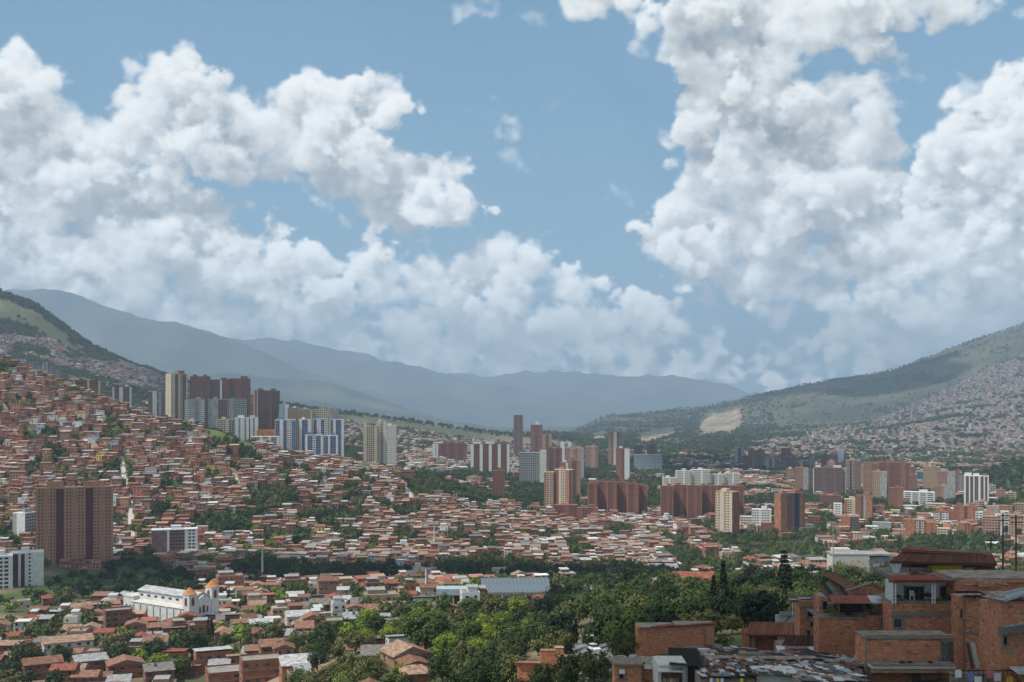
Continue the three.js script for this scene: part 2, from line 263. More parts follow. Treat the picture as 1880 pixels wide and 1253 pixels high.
// ---------------------------------------------------------------- woods: ellipses in which trees stand close (photo place, then tones)
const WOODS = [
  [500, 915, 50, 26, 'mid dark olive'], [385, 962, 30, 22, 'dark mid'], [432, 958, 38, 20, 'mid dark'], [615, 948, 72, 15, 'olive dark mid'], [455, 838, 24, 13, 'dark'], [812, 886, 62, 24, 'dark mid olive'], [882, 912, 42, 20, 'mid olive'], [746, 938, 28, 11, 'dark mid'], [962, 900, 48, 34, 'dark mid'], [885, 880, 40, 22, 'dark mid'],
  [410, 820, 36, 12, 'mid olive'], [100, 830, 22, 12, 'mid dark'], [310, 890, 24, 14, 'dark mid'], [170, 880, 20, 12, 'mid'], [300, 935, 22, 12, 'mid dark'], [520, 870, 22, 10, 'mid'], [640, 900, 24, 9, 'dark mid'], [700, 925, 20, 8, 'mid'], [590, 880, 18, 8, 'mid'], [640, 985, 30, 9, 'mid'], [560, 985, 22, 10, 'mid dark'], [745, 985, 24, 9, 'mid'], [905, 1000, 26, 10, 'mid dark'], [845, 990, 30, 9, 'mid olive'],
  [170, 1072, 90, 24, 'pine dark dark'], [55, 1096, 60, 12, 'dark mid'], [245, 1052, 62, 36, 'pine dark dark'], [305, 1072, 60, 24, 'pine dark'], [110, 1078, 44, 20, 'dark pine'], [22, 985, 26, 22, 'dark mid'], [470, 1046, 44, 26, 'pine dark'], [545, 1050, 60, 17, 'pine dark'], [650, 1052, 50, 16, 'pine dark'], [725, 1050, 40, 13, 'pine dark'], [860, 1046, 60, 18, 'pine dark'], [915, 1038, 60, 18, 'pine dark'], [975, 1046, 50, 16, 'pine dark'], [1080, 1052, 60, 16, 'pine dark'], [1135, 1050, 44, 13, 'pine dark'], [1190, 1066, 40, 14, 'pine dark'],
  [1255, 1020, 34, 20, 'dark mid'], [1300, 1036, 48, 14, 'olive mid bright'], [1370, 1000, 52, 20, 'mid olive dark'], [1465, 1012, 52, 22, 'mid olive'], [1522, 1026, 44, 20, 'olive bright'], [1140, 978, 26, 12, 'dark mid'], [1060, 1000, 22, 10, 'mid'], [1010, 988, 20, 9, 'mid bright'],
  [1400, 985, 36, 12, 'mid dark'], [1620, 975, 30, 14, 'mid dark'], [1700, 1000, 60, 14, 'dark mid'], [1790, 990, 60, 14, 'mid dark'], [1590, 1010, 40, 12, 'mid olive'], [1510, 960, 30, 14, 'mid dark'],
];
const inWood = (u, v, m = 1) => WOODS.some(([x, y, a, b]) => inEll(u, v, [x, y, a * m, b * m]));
// land cover
const GRASS = [[[366, 778], [400, 782], [462, 812], [478, 836], [440, 834], [405, 822], [372, 800]], [[730, 808], [752, 812], [760, 835], [728, 832]], [[1230, 1040], [1345, 1030], [1350, 1052], [1235, 1060]]];
const QUARRY = [[[1288, 776], [1300, 762], [1330, 758], [1362, 752], [1360, 785], [1340, 796], [1300, 796], [1284, 790]], [[1166, 806], [1215, 797], [1262, 790], [1230, 803], [1180, 814]], [[1085, 806], [1110, 799], [1112, 808], [1090, 812]], [[1322, 786], [1300, 790], [1270, 806], [1310, 800]]];
function cover(u, v, d, x, z) {
  const n = fbm2(x / 60, z / 60, 4), n2 = fbm2(x / (d > 9200 ? 800 : 420) + 4, z / (d > 9200 ? 800 : 420), 5), f = fbm2(x / 14, z / 14, 3);
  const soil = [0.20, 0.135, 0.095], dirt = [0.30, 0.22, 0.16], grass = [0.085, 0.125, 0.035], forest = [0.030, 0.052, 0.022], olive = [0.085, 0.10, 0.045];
  const mix = (a, b, t) => [lerp(a[0], b[0], t), lerp(a[1], b[1], t), lerp(a[2], b[2], t)];
  if (d > 9200) return mix(mix([0.030, 0.042, 0.036], [0.075, 0.085, 0.060], sstep(-0.2, 0.25, n2)), [0.14, 0.135, 0.095], sstep(0.05, 0.3, fbm2(x / 1400, z / 1400, 5)) * 0.8);  // far vegetation greyed by distance, part of the haze put into its colour
  if (d > 3800) { const qu = u + 22 * fbm2(x / 120, z / 120, 4), qv = v + 9 * fbm2(x / 100 + 5, z / 100, 4); for (const q of QUARRY) if (inPoly(qu, qv, q)) return mix(mix([0.22, 0.175, 0.135], [0.36, 0.29, 0.225], sstep(-.25, .25, n + f + 0.4 * Math.sin(v * 1.3 + 6 * n))), olive, 0.6 * sstep(0.05, 0.25, n2 + 0.5 * f)); }
  if (d > 3350 && u > 1020) { const w = sstep(-0.2, 0.25, n2 + 0.3 * f); return mix(mix([0.085, 0.09, 0.055], [0.12, 0.12, 0.075], sstep(-.2, .3, n)), [0.035, 0.046, 0.032], w * 0.85); }  // green taken out of the distant slope so the haze looks bluer
  if (d > 2500) { const w = sstep(-0.1, 0.2, n2 + 0.4 * f + (v < 600 && u < 120 ? 0.0 : 0.05)); return mix(mix([0.15, 0.145, 0.08], [0.19, 0.175, 0.10], 0.5 + n), [0.05, 0.066, 0.035], w * 0.75); }
  for (const g of GRASS) if (inPoly(u, v, g)) return mix(grass, [0.13, 0.155, 0.05], 0.5 + n + 0.5 * f);
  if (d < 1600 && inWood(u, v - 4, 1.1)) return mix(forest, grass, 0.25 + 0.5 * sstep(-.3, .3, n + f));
  if (d > 1500) return mix(mix(forest, grass, sstep(-0.3, 0.3, n)), soil, 0.35 * sstep(0, 0.4, f));
  if (d > 900) return mix(mix(soil, dirt, sstep(-0.3, 0.3, f)), [0.06, 0.085, 0.03], sstep(-0.1, 0.2, n) * 0.9);
  return mix(mix(soil, dirt, sstep(-0.3, 0.3, f)), [0.055, 0.08, 0.028], sstep(-0.3, 0.1, n) * 0.9);
}
{
  const us = []; for (let u = -1500; u < -250; u += 50) us.push(u); for (let u = -250; u < 2140; u += 5) us.push(u); for (let u = 2140; u <= 3400; u += 50) us.push(u);
  const ds = []; for (let d = 10; d < 32900; d *= d < 300 ? 1.05 : d < 1500 ? 1.011 : 1.0125) ds.push(d); ds.push(32900);
  const nu = us.length, nd = ds.length, pos = new Float32Array(nu * nd * 3), col = new Float32Array(nu * nd * 3), uv = new Float32Array(nu * nd * 2), idx = new Uint32Array((nu - 1) * (nd - 1) * 6);
  let k = 0;
  for (let j = 0; j < nd; j++) for (let i = 0; i < nu; i++) {
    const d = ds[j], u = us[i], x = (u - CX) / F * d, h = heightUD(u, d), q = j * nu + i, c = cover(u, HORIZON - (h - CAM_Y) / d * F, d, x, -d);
    pos.set([x, h, -d], q * 3); uv.set([x / 40, d / 40], q * 2); col.set(c, q * 3);
    if (i && j) { const a = q - nu - 1, b = q - nu, e = q - 1; idx.set([a, b, q, a, q, e], k); k += 6; }
  }
  const g = new THREE.BufferGeometry(); g.setAttribute('position', new THREE.BufferAttribute(pos, 3)); g.setAttribute('uv', new THREE.BufferAttribute(uv, 2)); g.setAttribute('color', new THREE.BufferAttribute(col, 3)); g.setIndex(new THREE.BufferAttribute(idx, 1)); g.computeVertexNormals();
  const terrain = new THREE.Mesh(g, new THREE.MeshPhysicalMaterial({ vertexColors: true, roughness: 0.95, specularIntensity: 0.2 }));
  terrain.name = 'terrain'; terrain.userData.kind = 'structure'; terrain.receiveShadow = true; terrain.castShadow = true; scene.add(terrain);
}
// air: haze that takes the far ridges to blue
scene.fog = new THREE.FogExp2(new THREE.Color(0.55, 0.76, 1.0), 7.8e-5);
console.log('terrain done');
// ---------------------------------------------------------------- materials and builders
const ordWord = (i) => { const a = ['nearest', 'second', 'third', 'fourth', 'fifth', 'sixth', 'seventh', 'eighth', 'ninth', 'tenth', 'eleventh', 'twelfth', 'thirteenth', 'fourteenth', 'fifteenth', 'sixteenth', 'seventeenth', 'eighteenth', 'nineteenth']; if (i < 19) return i === 0 ? 'first' : a[i]; const t = Math.floor((i + 1) / 10), u = (i + 1) % 10, s = ['', '', 'twent', 'thirt', 'fort', 'fift', 'sixt', 'sevent', 'eight', 'ninet'][t]; return u ? `${s}y-${u === 1 ? 'first' : a[u - 1]}` : `${s}ieth`; };
const used = new Map();
const numbered = (name) => { const n = used.get(name) ?? 0; used.set(name, n + 1); return n ? `${name}_${String(n).padStart(3, '0')}` : name; };
function canvasTex(w, h, draw, srgb = true) { const c = document.createElement('canvas'); c.width = w; c.height = h; draw(c.getContext('2d'), w, h); const t = new THREE.CanvasTexture(c); t.wrapS = t.wrapT = THREE.RepeatWrapping; if (srgb) t.colorSpace = THREE.SRGBColorSpace; return t; }
// mottled wear: blotches, streaks and grain, around white, used as a tint on plaster, brick and sheet
function wear(seed, blotch, grain, streak) {
  const S = 256, d = new Uint8Array(S * S * 4), r = rng(seed);
  const tile = (x, y, s) => { const a = fbm2(x * s, y * s, 4), b = fbm2((x - 1) * s, y * s, 4), c = fbm2(x * s, (y - 1) * s, 4), e = fbm2((x - 1) * s, (y - 1) * s, 4); return lerp(lerp(a, b, x), lerp(c, e, x), y); };
  for (let j = 0; j < S; j++) for (let i = 0; i < S; i++) {
    const x = i / S, y = j / S, v = 1 - blotch * Math.max(0, tile(x, y, 5 + seed % 3) * 1.6 + 0.25) - streak * Math.max(0, tile(x * 1, y * 0.15, 22)) - grain * r();
    const k = (j * S + i) * 4, w = tile(y, x, 7); d[k] = 255 * clamp(v + 0.04 * w, 0, 1); d[k + 1] = 255 * clamp(v, 0, 1); d[k + 2] = 255 * clamp(v - 0.05 * w, 0, 1); d[k + 3] = 255;
  }
  const t = new THREE.DataTexture(d, S, S); t.wrapS = t.wrapT = THREE.RepeatWrapping; t.magFilter = THREE.LinearFilter; t.colorSpace = THREE.SRGBColorSpace; t.needsUpdate = true; return t;
}
const WEAR = [wear(3, 0.35, 0.10, 0.2), wear(8, 0.5, 0.14, 0.35), wear(14, 0.22, 0.06, 0.1)];
const mats = new Map();
function mat(r, g, b, o = {}) {
  const key = [r, g, b, JSON.stringify(o)].join(); let m = mats.get(key);
  if (!m) { const { wear: w, ...rest } = o; m = new THREE.MeshPhysicalMaterial({ color: new THREE.Color().setRGB(r, g, b), roughness: 0.9, specularIntensity: 0.35, ...rest }); if (w !== undefined) m.map = WEAR[w]; mats.set(key, m); }
  return m;
}
const C = {                                                     // base colours, linear
  brick: [0.34, 0.155, 0.098], brickDark: [0.31, 0.135, 0.098], brickOrange: [0.46, 0.215, 0.125], brickPale: [0.42, 0.25, 0.17], brickBrown: [0.30, 0.175, 0.125], brickSlab: [0.50, 0.275, 0.185],
  tan: [0.50, 0.36, 0.25], cream: [0.62, 0.54, 0.40], white: [0.74, 0.75, 0.74], offwhite: [0.66, 0.64, 0.58], grey: [0.42, 0.43, 0.43], darkgrey: [0.16, 0.16, 0.165], purple: [0.26, 0.165, 0.15], maroon: [0.15, 0.05, 0.05],
  navy: [0.03, 0.05, 0.15], blue: [0.19, 0.265, 0.40], paleblue: [0.45, 0.56, 0.62], yellow: [0.62, 0.45, 0.12], green: [0.30, 0.42, 0.28], orange: [0.62, 0.27, 0.10], pink: [0.55, 0.33, 0.27], teal: [0.10, 0.24, 0.28],
  tin: [0.44, 0.45, 0.455], tinWhite: [0.62, 0.63, 0.63], tinOld: [0.27, 0.25, 0.235], rust: [0.30, 0.155, 0.10], clay: [0.38, 0.205, 0.145], clayPale: [0.47, 0.31, 0.225], clayRed: [0.38, 0.135, 0.09], slab: [0.34, 0.32, 0.29], glass: [0.035, 0.042, 0.05],
};
const M = {}; for (const k in C) M[k] = mat(...C[k], k === 'glass' ? { roughness: 0.18, specularIntensity: 1 } : { wear: /tin|rust|clay/.test(k) ? 1 : /white|cream/.test(k) ? 2 : 0 });
const UNIT = new THREE.BoxGeometry(1, 1, 1);
function meshOf(name, geometry, material, parent, x = 0, y = 0, z = 0) { const m = new THREE.Mesh(geometry, material); m.name = name; m.position.set(x, y, z); m.castShadow = m.receiveShadow = true; parent.add(m); return m; }
function box(name, material, parent, w, h, d, x, y, z, ry = 0) { const m = meshOf(name, UNIT, material, parent, x, y, z); m.scale.set(w, h, d); m.rotation.y = ry; return m; }   // centred at x, z; y is its middle
function thing(name, label, category, p, turn = 0, group) {
  const o = new THREE.Group(); o.name = numbered(name); o.position.copy(p); o.rotation.y = turn; o.userData = { label, category }; if (group) o.userData.group = group; scene.add(o); return o;
}
function bxg(w, h, d, x, y, z, ry = 0) { const g = new THREE.BoxGeometry(w, h, d); if (ry) g.rotateY(ry); g.translate(x, y, z); return g; }
function merged(name, list, material, parent, kind) { if (!list.length) return null; const m = meshOf(name, mergeGeometries(list), material, parent); if (kind) m.userData.kind = kind; return m; }

// many small boxes in one vertex-coloured geometry (only for what is past counting)
class Mass {
  constructor() { this.p = []; this.c = []; this.n = []; }
  quad(a, b, c, d, n, col) { for (const v of [a, b, c, a, c, d]) this.p.push(v[0], v[1], v[2]); for (let i = 0; i < 6; i++) { this.c.push(col[0], col[1], col[2]); this.n.push(n[0], n[1], n[2]); } }
  box(x, y, z, w, h, d, yaw, col, top, tilt = 0) {               // y is the underside; tilt raises the far edge of the top
    const cs = Math.cos(yaw), sn = Math.sin(yaw), pt = (a, b, c) => [x + a * cs + c * sn, y + b, z - a * sn + c * cs], nn = (a, c) => [a * cs + c * sn, 0, -a * sn + c * cs], W = w / 2, D = d / 2;
    const A = pt(-W, 0, D), B = pt(W, 0, D), E = pt(W, 0, -D), G = pt(-W, 0, -D), A1 = pt(-W, h, D), B1 = pt(W, h, D), E1 = pt(W, h + tilt, -D), G1 = pt(-W, h + tilt, -D);
    this.quad(A, B, B1, A1, nn(0, 1), col); this.quad(B, E, E1, B1, nn(1, 0), col); this.quad(E, G, G1, E1, nn(0, -1), col); this.quad(G, A, A1, G1, nn(-1, 0), col);
    const l = Math.hypot(d, tilt), ny = d / l, nz = tilt / l; this.quad(A1, B1, E1, G1, [nz * sn, ny, nz * cs], top ?? col);
  }
  mesh(name, parent, kind = 'stuff') {
    const g = new THREE.BufferGeometry(); g.setAttribute('position', new THREE.BufferAttribute(new Float32Array(this.p), 3)); g.setAttribute('normal', new THREE.BufferAttribute(new Float32Array(this.n), 3)); g.setAttribute('color', new THREE.BufferAttribute(new Float32Array(this.c), 3));
    const m = new THREE.Mesh(g, new THREE.MeshPhysicalMaterial({ vertexColors: true, roughness: 0.85, specularIntensity: 0.3 })); m.name = name; m.userData.kind = kind; m.castShadow = m.receiveShadow = true; parent.add(m); return m;
  }
}
const footprints = [];                                          // circles on the ground that scattered houses and trees keep clear of: x, z, radius
const taken = (x, z, r) => footprints.some((f) => { const dx = x - f[0], dz = z - f[1]; return dx * dx + dz * dz < (f[2] + r) * (f[2] + r); });
const landmarks = [];                                           // named things seen in the photo, for telling houses and trees apart: u, v, phrase

// A tower: dark glazing core; proud wall panels; floor bands and piers that leave the windows as openings.
// faces: front, side as "letter width" lists. w c k = full wall in colour A, B, K; v x = windows between bands in A, B; s = small windows in a wall of A; g = glass
function tower(name, label, u0, u1, vt, d, o) {
  const { a = 'brick', b = 'white', k = 'maroon', front = 'w1 v3 w1 v3 w1', side = 'w1 v2 w1', share = 1, fh = 2.9, category = 'tower', group, steps, vb, blocks = 1, tall = 1 } = o;
  const um = (u0 + u1) / 2, m = mpp(d), wpx = (u1 - u0) * m;
  const yaw = share < 1 ? (o.left === false ? -1 : 1) * (o.yaw ?? 0.5) : (o.yaw ?? 0);
  const w = share < 1 ? wpx * share / Math.cos(yaw) : wpx, dp = share < 1 ? wpx * (1 - share) / Math.sin(Math.abs(yaw)) : (o.depth ?? clamp(wpx * 0.5, 10, 16));
  const dc = d + (w * Math.abs(Math.sin(yaw)) + dp * Math.cos(yaw)) / 2, bear = Math.atan((um - CX) / F);
  const x = (um - CX) / F * dc, z = -dc;
  const topY = CAM_Y + (HORIZON - vt) / F * d;
  let base = Math.min(groundY(x, z), groundY(x - w / 2, z + dp / 2), groundY(x + w / 2, z + dp / 2)) - 1; if (vb) base = Math.min(base, CAM_Y + (HORIZON - vb) / F * d);
  const h = topY - base, nf = Math.max(3, Math.round(h / fh)), f = h / nf;
  footprints.push([x, z, Math.hypot(w, dp) / 2]);
  landmarks.push([um, vt + (h / m) * 0.4, label]);
  const t = thing(name, label, category, new THREE.Vector3(x, base, z), yaw - (o.square ? 0 : bear) * (share < 1 ? 0 : 1), group);
  const mA = M[a], mB = M[b], mK = M[k], rec = 0.55;
  box('glazing', M.glass, t, w - 2 * rec, h - 0.4, dp - 2 * rec, 0, h / 2 - 0.2, 0);
  const bands = { A: [], B: [] }, piers = { A: [], B: [] };
  const face = (list, len, off, ry) => {
    const cols = list.trim().split(/\s+/).map((q) => [q[0], +q.slice(1) || 1]), sum = cols.reduce((s, q) => s + q[1], 0); let pos = -len / 2;
    for (const [kind, share] of cols) {
      const cw = len * share / sum, cx = pos + cw / 2; pos += cw;
      const place = (w2, h2, d2, px, py, pz, g, mtl, nm) => { const X = px * Math.cos(ry) + pz * Math.sin(ry), Z = -px * Math.sin(ry) + pz * Math.cos(ry); if (g) g.push(bxg(w2, h2, d2, X, py, Z, ry)); else box(nm, mtl, t, w2, h2, d2, X, py, Z, ry); };
      if (kind === 'w' || kind === 'c' || kind === 'k') place(cw, h, rec, cx, h / 2, off - rec / 2 + 0.08, null, kind === 'w' ? mA : kind === 'c' ? mB : mK, 'wall_panel');
      else if (kind === 'v' || kind === 'x' || kind === 's') {
        const G = kind === 'x' ? 'B' : 'A', solid = kind === 's' ? 0.62 : (o.solid ?? 0.5), nb = Math.max(1, Math.round(cw / (o.bay ?? 3.2))), pw = (kind === 's' ? 0.55 : o.pier ?? 0.3) * cw / nb;
        for (let i = 0; i < nf; i++) place(cw, f * solid, rec * 0.7, cx, i * f + f * solid / 2, off - rec * 0.45, bands[G]);
        for (let i = 0; i <= nb; i++) place(i === 0 || i === nb ? pw / 2 : pw, h - 0.01, rec * 0.66, cx - cw / 2 + cw * i / nb + (i === 0 ? pw / 4 : i === nb ? -pw / 4 : 0), h / 2, off - rec * 0.42, piers[G]);
      }
    }
  };
  face(front, w, dp / 2, 0); face(side, dp, w / 2, Math.PI / 2); face(side, dp, w / 2, -Math.PI / 2); face(front, w, dp / 2, Math.PI);
  for (const G of ['A', 'B']) { const mm = G === 'A' ? mA : mB; merged('floor_bands', bands[G], mm, t, 'stuff'); merged('window_piers', piers[G], mm, t, 'stuff'); }
  box('parapet', mA, t, w + 0.2, 0.9, dp + 0.2, 0, h + 0.3, 0);
  const r = rng(Math.round(um * 31 + vt));
  for (let i = 0; i < blocks; i++) { const bw = w * (0.16 + 0.14 * r()) * (blocks === 1 ? 1.3 : 1); box('roof_block', r() < 0.5 ? mA : mB, t, bw, (2.4 + 2.2 * r()) * tall, dp * (0.35 + 0.3 * r()), blocks === 1 ? (r() - 0.5) * w * 0.5 : -w / 2 + w * (i + 0.5) / blocks, h + 0.75 + 1.2, 0); }
  return t;
}
// ---------------------------------------------------------------- tower blocks
const T = (label, u0, u1, vt, d, o) => tower(o.name ?? 'apartment_tower', label, u0, u1, vt, d, o);
// big slab at the left edge, in cloud shade
T('tall brown brick slab tower with two maroon stair strips', 70, 203, 899, 900, { a: 'brickSlab', b: 'tan', k: 'maroon', front: 'c.25 s1.1 w.9 s1.1 k1.3 w.3 s1.1 w.9 s1.1 w.25 k1.3 s1.1 w.9 s1.1 c.3', side: 'k1', share: 0.92, yaw: 0.42, bay: 2.4, fh: 2.75, blocks: 2, tall: 2.2 });
T('slim grey tower with blank white flank behind the brown slab', 27, 62, 944, 985, { a: 'white', b: 'grey', front: 'c1 w2', side: 'x1', share: 0.75, yaw: 0.3, left: false });
T('white tower with maroon window columns beside the brown slab', 21, 77, 1017, 790, { a: 'white', b: 'maroon', k: 'maroon', front: 'x1.2 w.4 x.6 w.5 v.5 w1.9', side: 'w1', bay: 2.2, blocks: 1, depth: 14 });
T('white block of balconies cut by the photo edge', -14, 21, 1024, 770, { a: 'white', front: 'v3 w.6', side: 'w1', solid: 0.4, depth: 14 });
T('white and purple apartment block with brick end wall amid hillside houses', 280, 361, 974, 960, { a: 'white', b: 'purple', front: 'c2 w.3 x2 w.4 v1 w.3', side: 'k1', k: 'brick', depth: 12, bay: 2.6 });
T('low dark parking block with open decks beside brown slab', 204, 252, 1028, 905, { a: 'brickBrown', name: 'parking_block', category: 'building', front: 'v1', side: 'v1', solid: 0.35, pier: 0.1, bay: 8, fh: 3.4, depth: 20, blocks: 0 });
// on and behind the left hill
T('brick and cream slab crowning the hill top', 115, 181, 699, 1420, { a: 'brick', b: 'cream', k: 'cream', front: 'c.5 v2 k.5 v2 w.8 k.5 v2 k.4', side: 'c1', solid: 0.4 });
T('small purple and white twin block behind the hill crest', 207, 240, 711, 1560, { a: 'purple', b: 'white', front: 'c.4 w1 c.8 w1.4 c.4', side: 'w1' });
T('narrow white tower left of the cream tower', 272, 287, 719, 2000, { a: 'white', b: 'purple', front: 'c1 w1', side: 'w1' });
T('narrow grey tower touching the cream tower', 291, 304, 720, 2050, { a: 'grey', b: 'purple', front: 'w1 x1 w.5', side: 'w1' });
T('tall cream tower at the left of the hilltop cluster', 304, 344, 687, 1720, { a: 'cream', b: 'brickBrown', k: 'tan', front: 'w1 x.7 w.5 k.6 x.8 w.4', side: 'w1 s.5 w1', share: 0.62, yaw: 0.7, tall: 1.6 });
T('dark red slab tower just right of the cream tower', 349, 385, 692, 1850, { a: 'brickDark', b: 'purple', front: 'v2 w.6 x1.5', side: 'w1', solid: 0.42, blocks: 2 });
T('dark red slab tower with a white edge strip', 385, 421, 698, 1860, { a: 'brickDark', b: 'white', front: 'v1.6 c.3 v1.2', side: 'w1', solid: 0.42 });
T('dark red slab tower with stepped roof', 421, 459, 696, 1870, { a: 'brickDark', b: 'purple', front: 'v1 w.7 v1.4', side: 'w1', solid: 0.42, tall: 1.8 });
T('brown tower with orange edge at the hilltop', 466, 513, 718, 1800, { a: 'brickBrown', b: 'offwhite', k: 'brickOrange', front: 'k.4 c.2 v2.2 w.5 v1.6', side: 'k1', share: 0.9, yaw: 0.4, blocks: 2 });
T('white and grey striped block on the green crest', 339, 375, 734, 1560, { a: 'grey', b: 'white', front: 'x.8 w1.2 v.7 w.5 x.8', side: 'w1' });
T('plain grey block beside the green crest', 382, 417, 734, 1570, { a: 'grey', b: 'purple', front: 'w1.3 x1.2', side: 'w1' });
T('pale grey block below the dark red slabs', 420, 452, 733, 1640, { a: 'grey', b: 'darkgrey', front: 'w.7 v1.6', side: 'w1' });
T('low beige block behind the green crest', 400, 434, 771, 1530, { a: 'cream', b: 'grey', front: 'v1 w.4 x1', side: 'w1' });
T('white ribbed block above the blue towers', 432, 473, 768, 1500, { a: 'white', b: 'paleblue', k: 'darkgrey', front: 'w.5 x.3 w.6 x.3 w.4 k.2 w.4 x.3 w.5', side: 'w1', blocks: 2 });
T('pale blue-white slab right of the brown tower', 512, 530, 743, 1780, { a: 'paleblue', b: 'white', front: 'w1 c.6', side: 'w1' });
T('beige window block behind the blue towers, left one', 528, 549, 750, 1690, { a: 'tan', front: 's1', side: 'w1' });
T('beige window block behind the blue towers, middle one', 549, 573, 753, 1670, { a: 'tan', b: 'cream', front: 's2 c.3', side: 'w1' });
T('beige banded block behind the blue towers', 574, 609, 753, 1680, { a: 'cream', b: 'tan', front: 'v1', side: 'w1', solid: 0.55 });
T('grey slab behind the right end of the blue towers', 609, 621, 751, 1700, { a: 'grey', b: 'purple', front: 'w1', side: 'w1' });
T('orange low block left of the blue towers', 472, 505, 791, 1480, { a: 'orange', front: 'w1', side: 'w1', name: 'apartment_block', blocks: 0 });
T('low white and grey ribbed block below the orange one', 462, 512, 803, 1440, { a: 'white', b: 'grey', front: 'w.3 x.6 w.3 x.6 w.3 x.6 w.3', side: 'w1', name: 'apartment_block', blocks: 0 });
const blueCols = 'w.5 x1.1 c.25 v.5 w.4 x1 w.35 c.3';
T('blue and white striped tower, leftmost of its row', 505, 542, 772, 1480, { a: 'white', b: 'blue', k: 'orange', front: 'x.7 w.5 k.08 x.5 v.7 c.6', side: 'w1', group: 'blue and white towers', solid: 0.55 });
T('blue and white striped tower with a red line, second in row', 548, 570, 771, 1490, { a: 'white', b: 'blue', k: 'clayRed', front: 'k.1 w.5 x1 w.5', side: 'w1', solid: 0.55 });
T('blue and white tower in the middle of the blue row', 575, 600, 770, 1500, { a: 'white', b: 'blue', k: 'clayRed', front: 'x.8 w.4 k.1 w.4 x.8 v.6', side: 'w1', solid: 0.55 });
T('blue and white tower with a grey end, last of blue row', 606, 631, 771, 1500, { a: 'white', b: 'blue', k: 'clayRed', front: 'x.6 w.5 k.1 x.8 c.2 w.5', side: 'w1', solid: 0.55 });
T('shorter blue tower standing in front of the blue row', 560, 592, 800, 1440, { a: 'white', b: 'blue', front: 'w.4 x.8 v.5 x.8 w.3', side: 'w1', solid: 0.55 });
T('shorter blue tower in front, nearest the cream round tower', 594, 620, 801, 1440, { a: 'white', b: 'blue', k: 'clayRed', front: 'x.7 w.3 k.1 x.8 w.3', side: 'w1', solid: 0.55 });
// cream towers on the wooded slope
T('cream banded tower left of the round-cornered pair', 667, 692, 783, 1540, { a: 'cream', b: 'darkgrey', front: 'w.4 v1 w.3', side: 'w1', solid: 0.4 });
T('tallest cream tower of the three on the wooded slope', 692, 709, 775, 1550, { a: 'cream', b: 'offwhite', front: 'w.6 v.6 c.5', side: 'w1' });
T('grey-cream gridded tower lowest on the wooded slope', 710, 728, 783, 1450, { a: 'offwhite', b: 'cream', front: 's1', side: 's1', bay: 1.9, depth: 15 });
// mid valley
T('row of dark red towers with a white left end', 794, 857, 815, 2150, { a: 'brickDark', b: 'white', front: 'c.5 w.1 c.3 w.5 v.8 w.5 v.8 w.6 v.8 w.6', side: 'w1', blocks: 3 });
T('row of red towers split by tall white strips', 864, 935, 816, 2000, { a: 'brickDark', b: 'white', front: 'c.5 v1 c.5 v1 c.5 v1 c.5 v1 c.4', side: 'c1', blocks: 3 });
T('lone slim purple tower on the far rise', 943, 960, 763, 2700, { a: 'purple', b: 'brickDark', front: 'w.4 v.5 w.5 v.5 w.3', side: 'w1', blocks: 0 });
T('dark red stepped tower beside the slim purple tower', 974, 996, 781, 2700, { a: 'brickDark', front: 'w.6 v.6 w.6', side: 'w1', tall: 3 });
T('small tan block left below the stepped tower', 996, 1013, 799, 2500, { a: 'tan', b: 'brick', front: 'w.5 x.6 w.5', side: 'w1' });
T('grey gridded office slab in the mid valley', 953, 992, 832, 1850, { a: 'grey', front: 'v1', side: 'w1', solid: 0.45, name: 'office_block', category: 'building', blocks: 0 });
T('white blank tower end beside the grey slab', 991, 1003, 828, 1840, { a: 'offwhite', front: 'w1', side: 'w1', blocks: 0 });
T('purple red tower behind the white tower end', 1003, 1032, 824, 1900, { a: 'purple', b: 'brickDark', front: 'w.5 x.7 w.5 x.7 w.4', side: 'w1', blocks: 2 });
T('white tower top behind the pink brick block', 1029, 1049, 813, 2300, { a: 'white', b: 'grey', front: 'w.6 x.5 w.5', side: 'w1' });
T('pink brick tower with a grey right end', 1037, 1072, 824, 2050, { a: 'pink', b: 'grey', front: 'v.7 w.6 v.6 w.5 c.4', side: 'w1', blocks: 2 });
T('small pink brick block with stepped top', 1074, 1098, 821, 2300, { a: 'pink', b: 'brick', front: 'v1 w.6 v.5', side: 'w1', name: 'apartment_block' });
T('tall slim brown and white tower in mid valley', 1117, 1142, 793, 2450, { a: 'brickPale', b: 'offwhite', front: 'w.5 v.5 c.6 v.5 w.5', side: 'w1', blocks: 0 });
T('half brick half white block below the tall slim tower', 1131, 1156, 824, 2050, { a: 'brick', b: 'white', front: 'w1 v.5 c.9', side: 'w1' });
T('purple block, left of the pair over the white office', 1165, 1180, 818, 2500, { a: 'purple', front: 'w.5 v1 w.5', side: 'w1' });
T('purple block, right of the pair over the white office', 1188, 1207, 817, 2500, { a: 'purple', b: 'brickDark', front: 'w.4 v1 w.4', side: 'w1' });
T('long low white office before the purple pair', 1164, 1216, 836, 2350, { a: 'paleblue', front: 'v1', side: 'v1', name: 'office_block', category: 'building', solid: 0.45, blocks: 0 });
T('brown block behind the cream and orange tower', 1043, 1066, 846, 1720, { a: 'brickPale', b: 'brick', front: 'w.5 x.6 w.5', side: 'w1' });
T('orange and white narrow block behind the cream tower', 1029, 1046, 850, 1750, { a: 'brickOrange', b: 'white', front: 'w.8 c.6', side: 'w1' });
T('cream and orange balcony tower, left half', 999, 1017, 868, 1450, { a: 'cream', b: 'brickOrange', front: 'c.4 v1 c.3', side: 'c1', solid: 0.45, group: 'cream and orange balcony towers' });
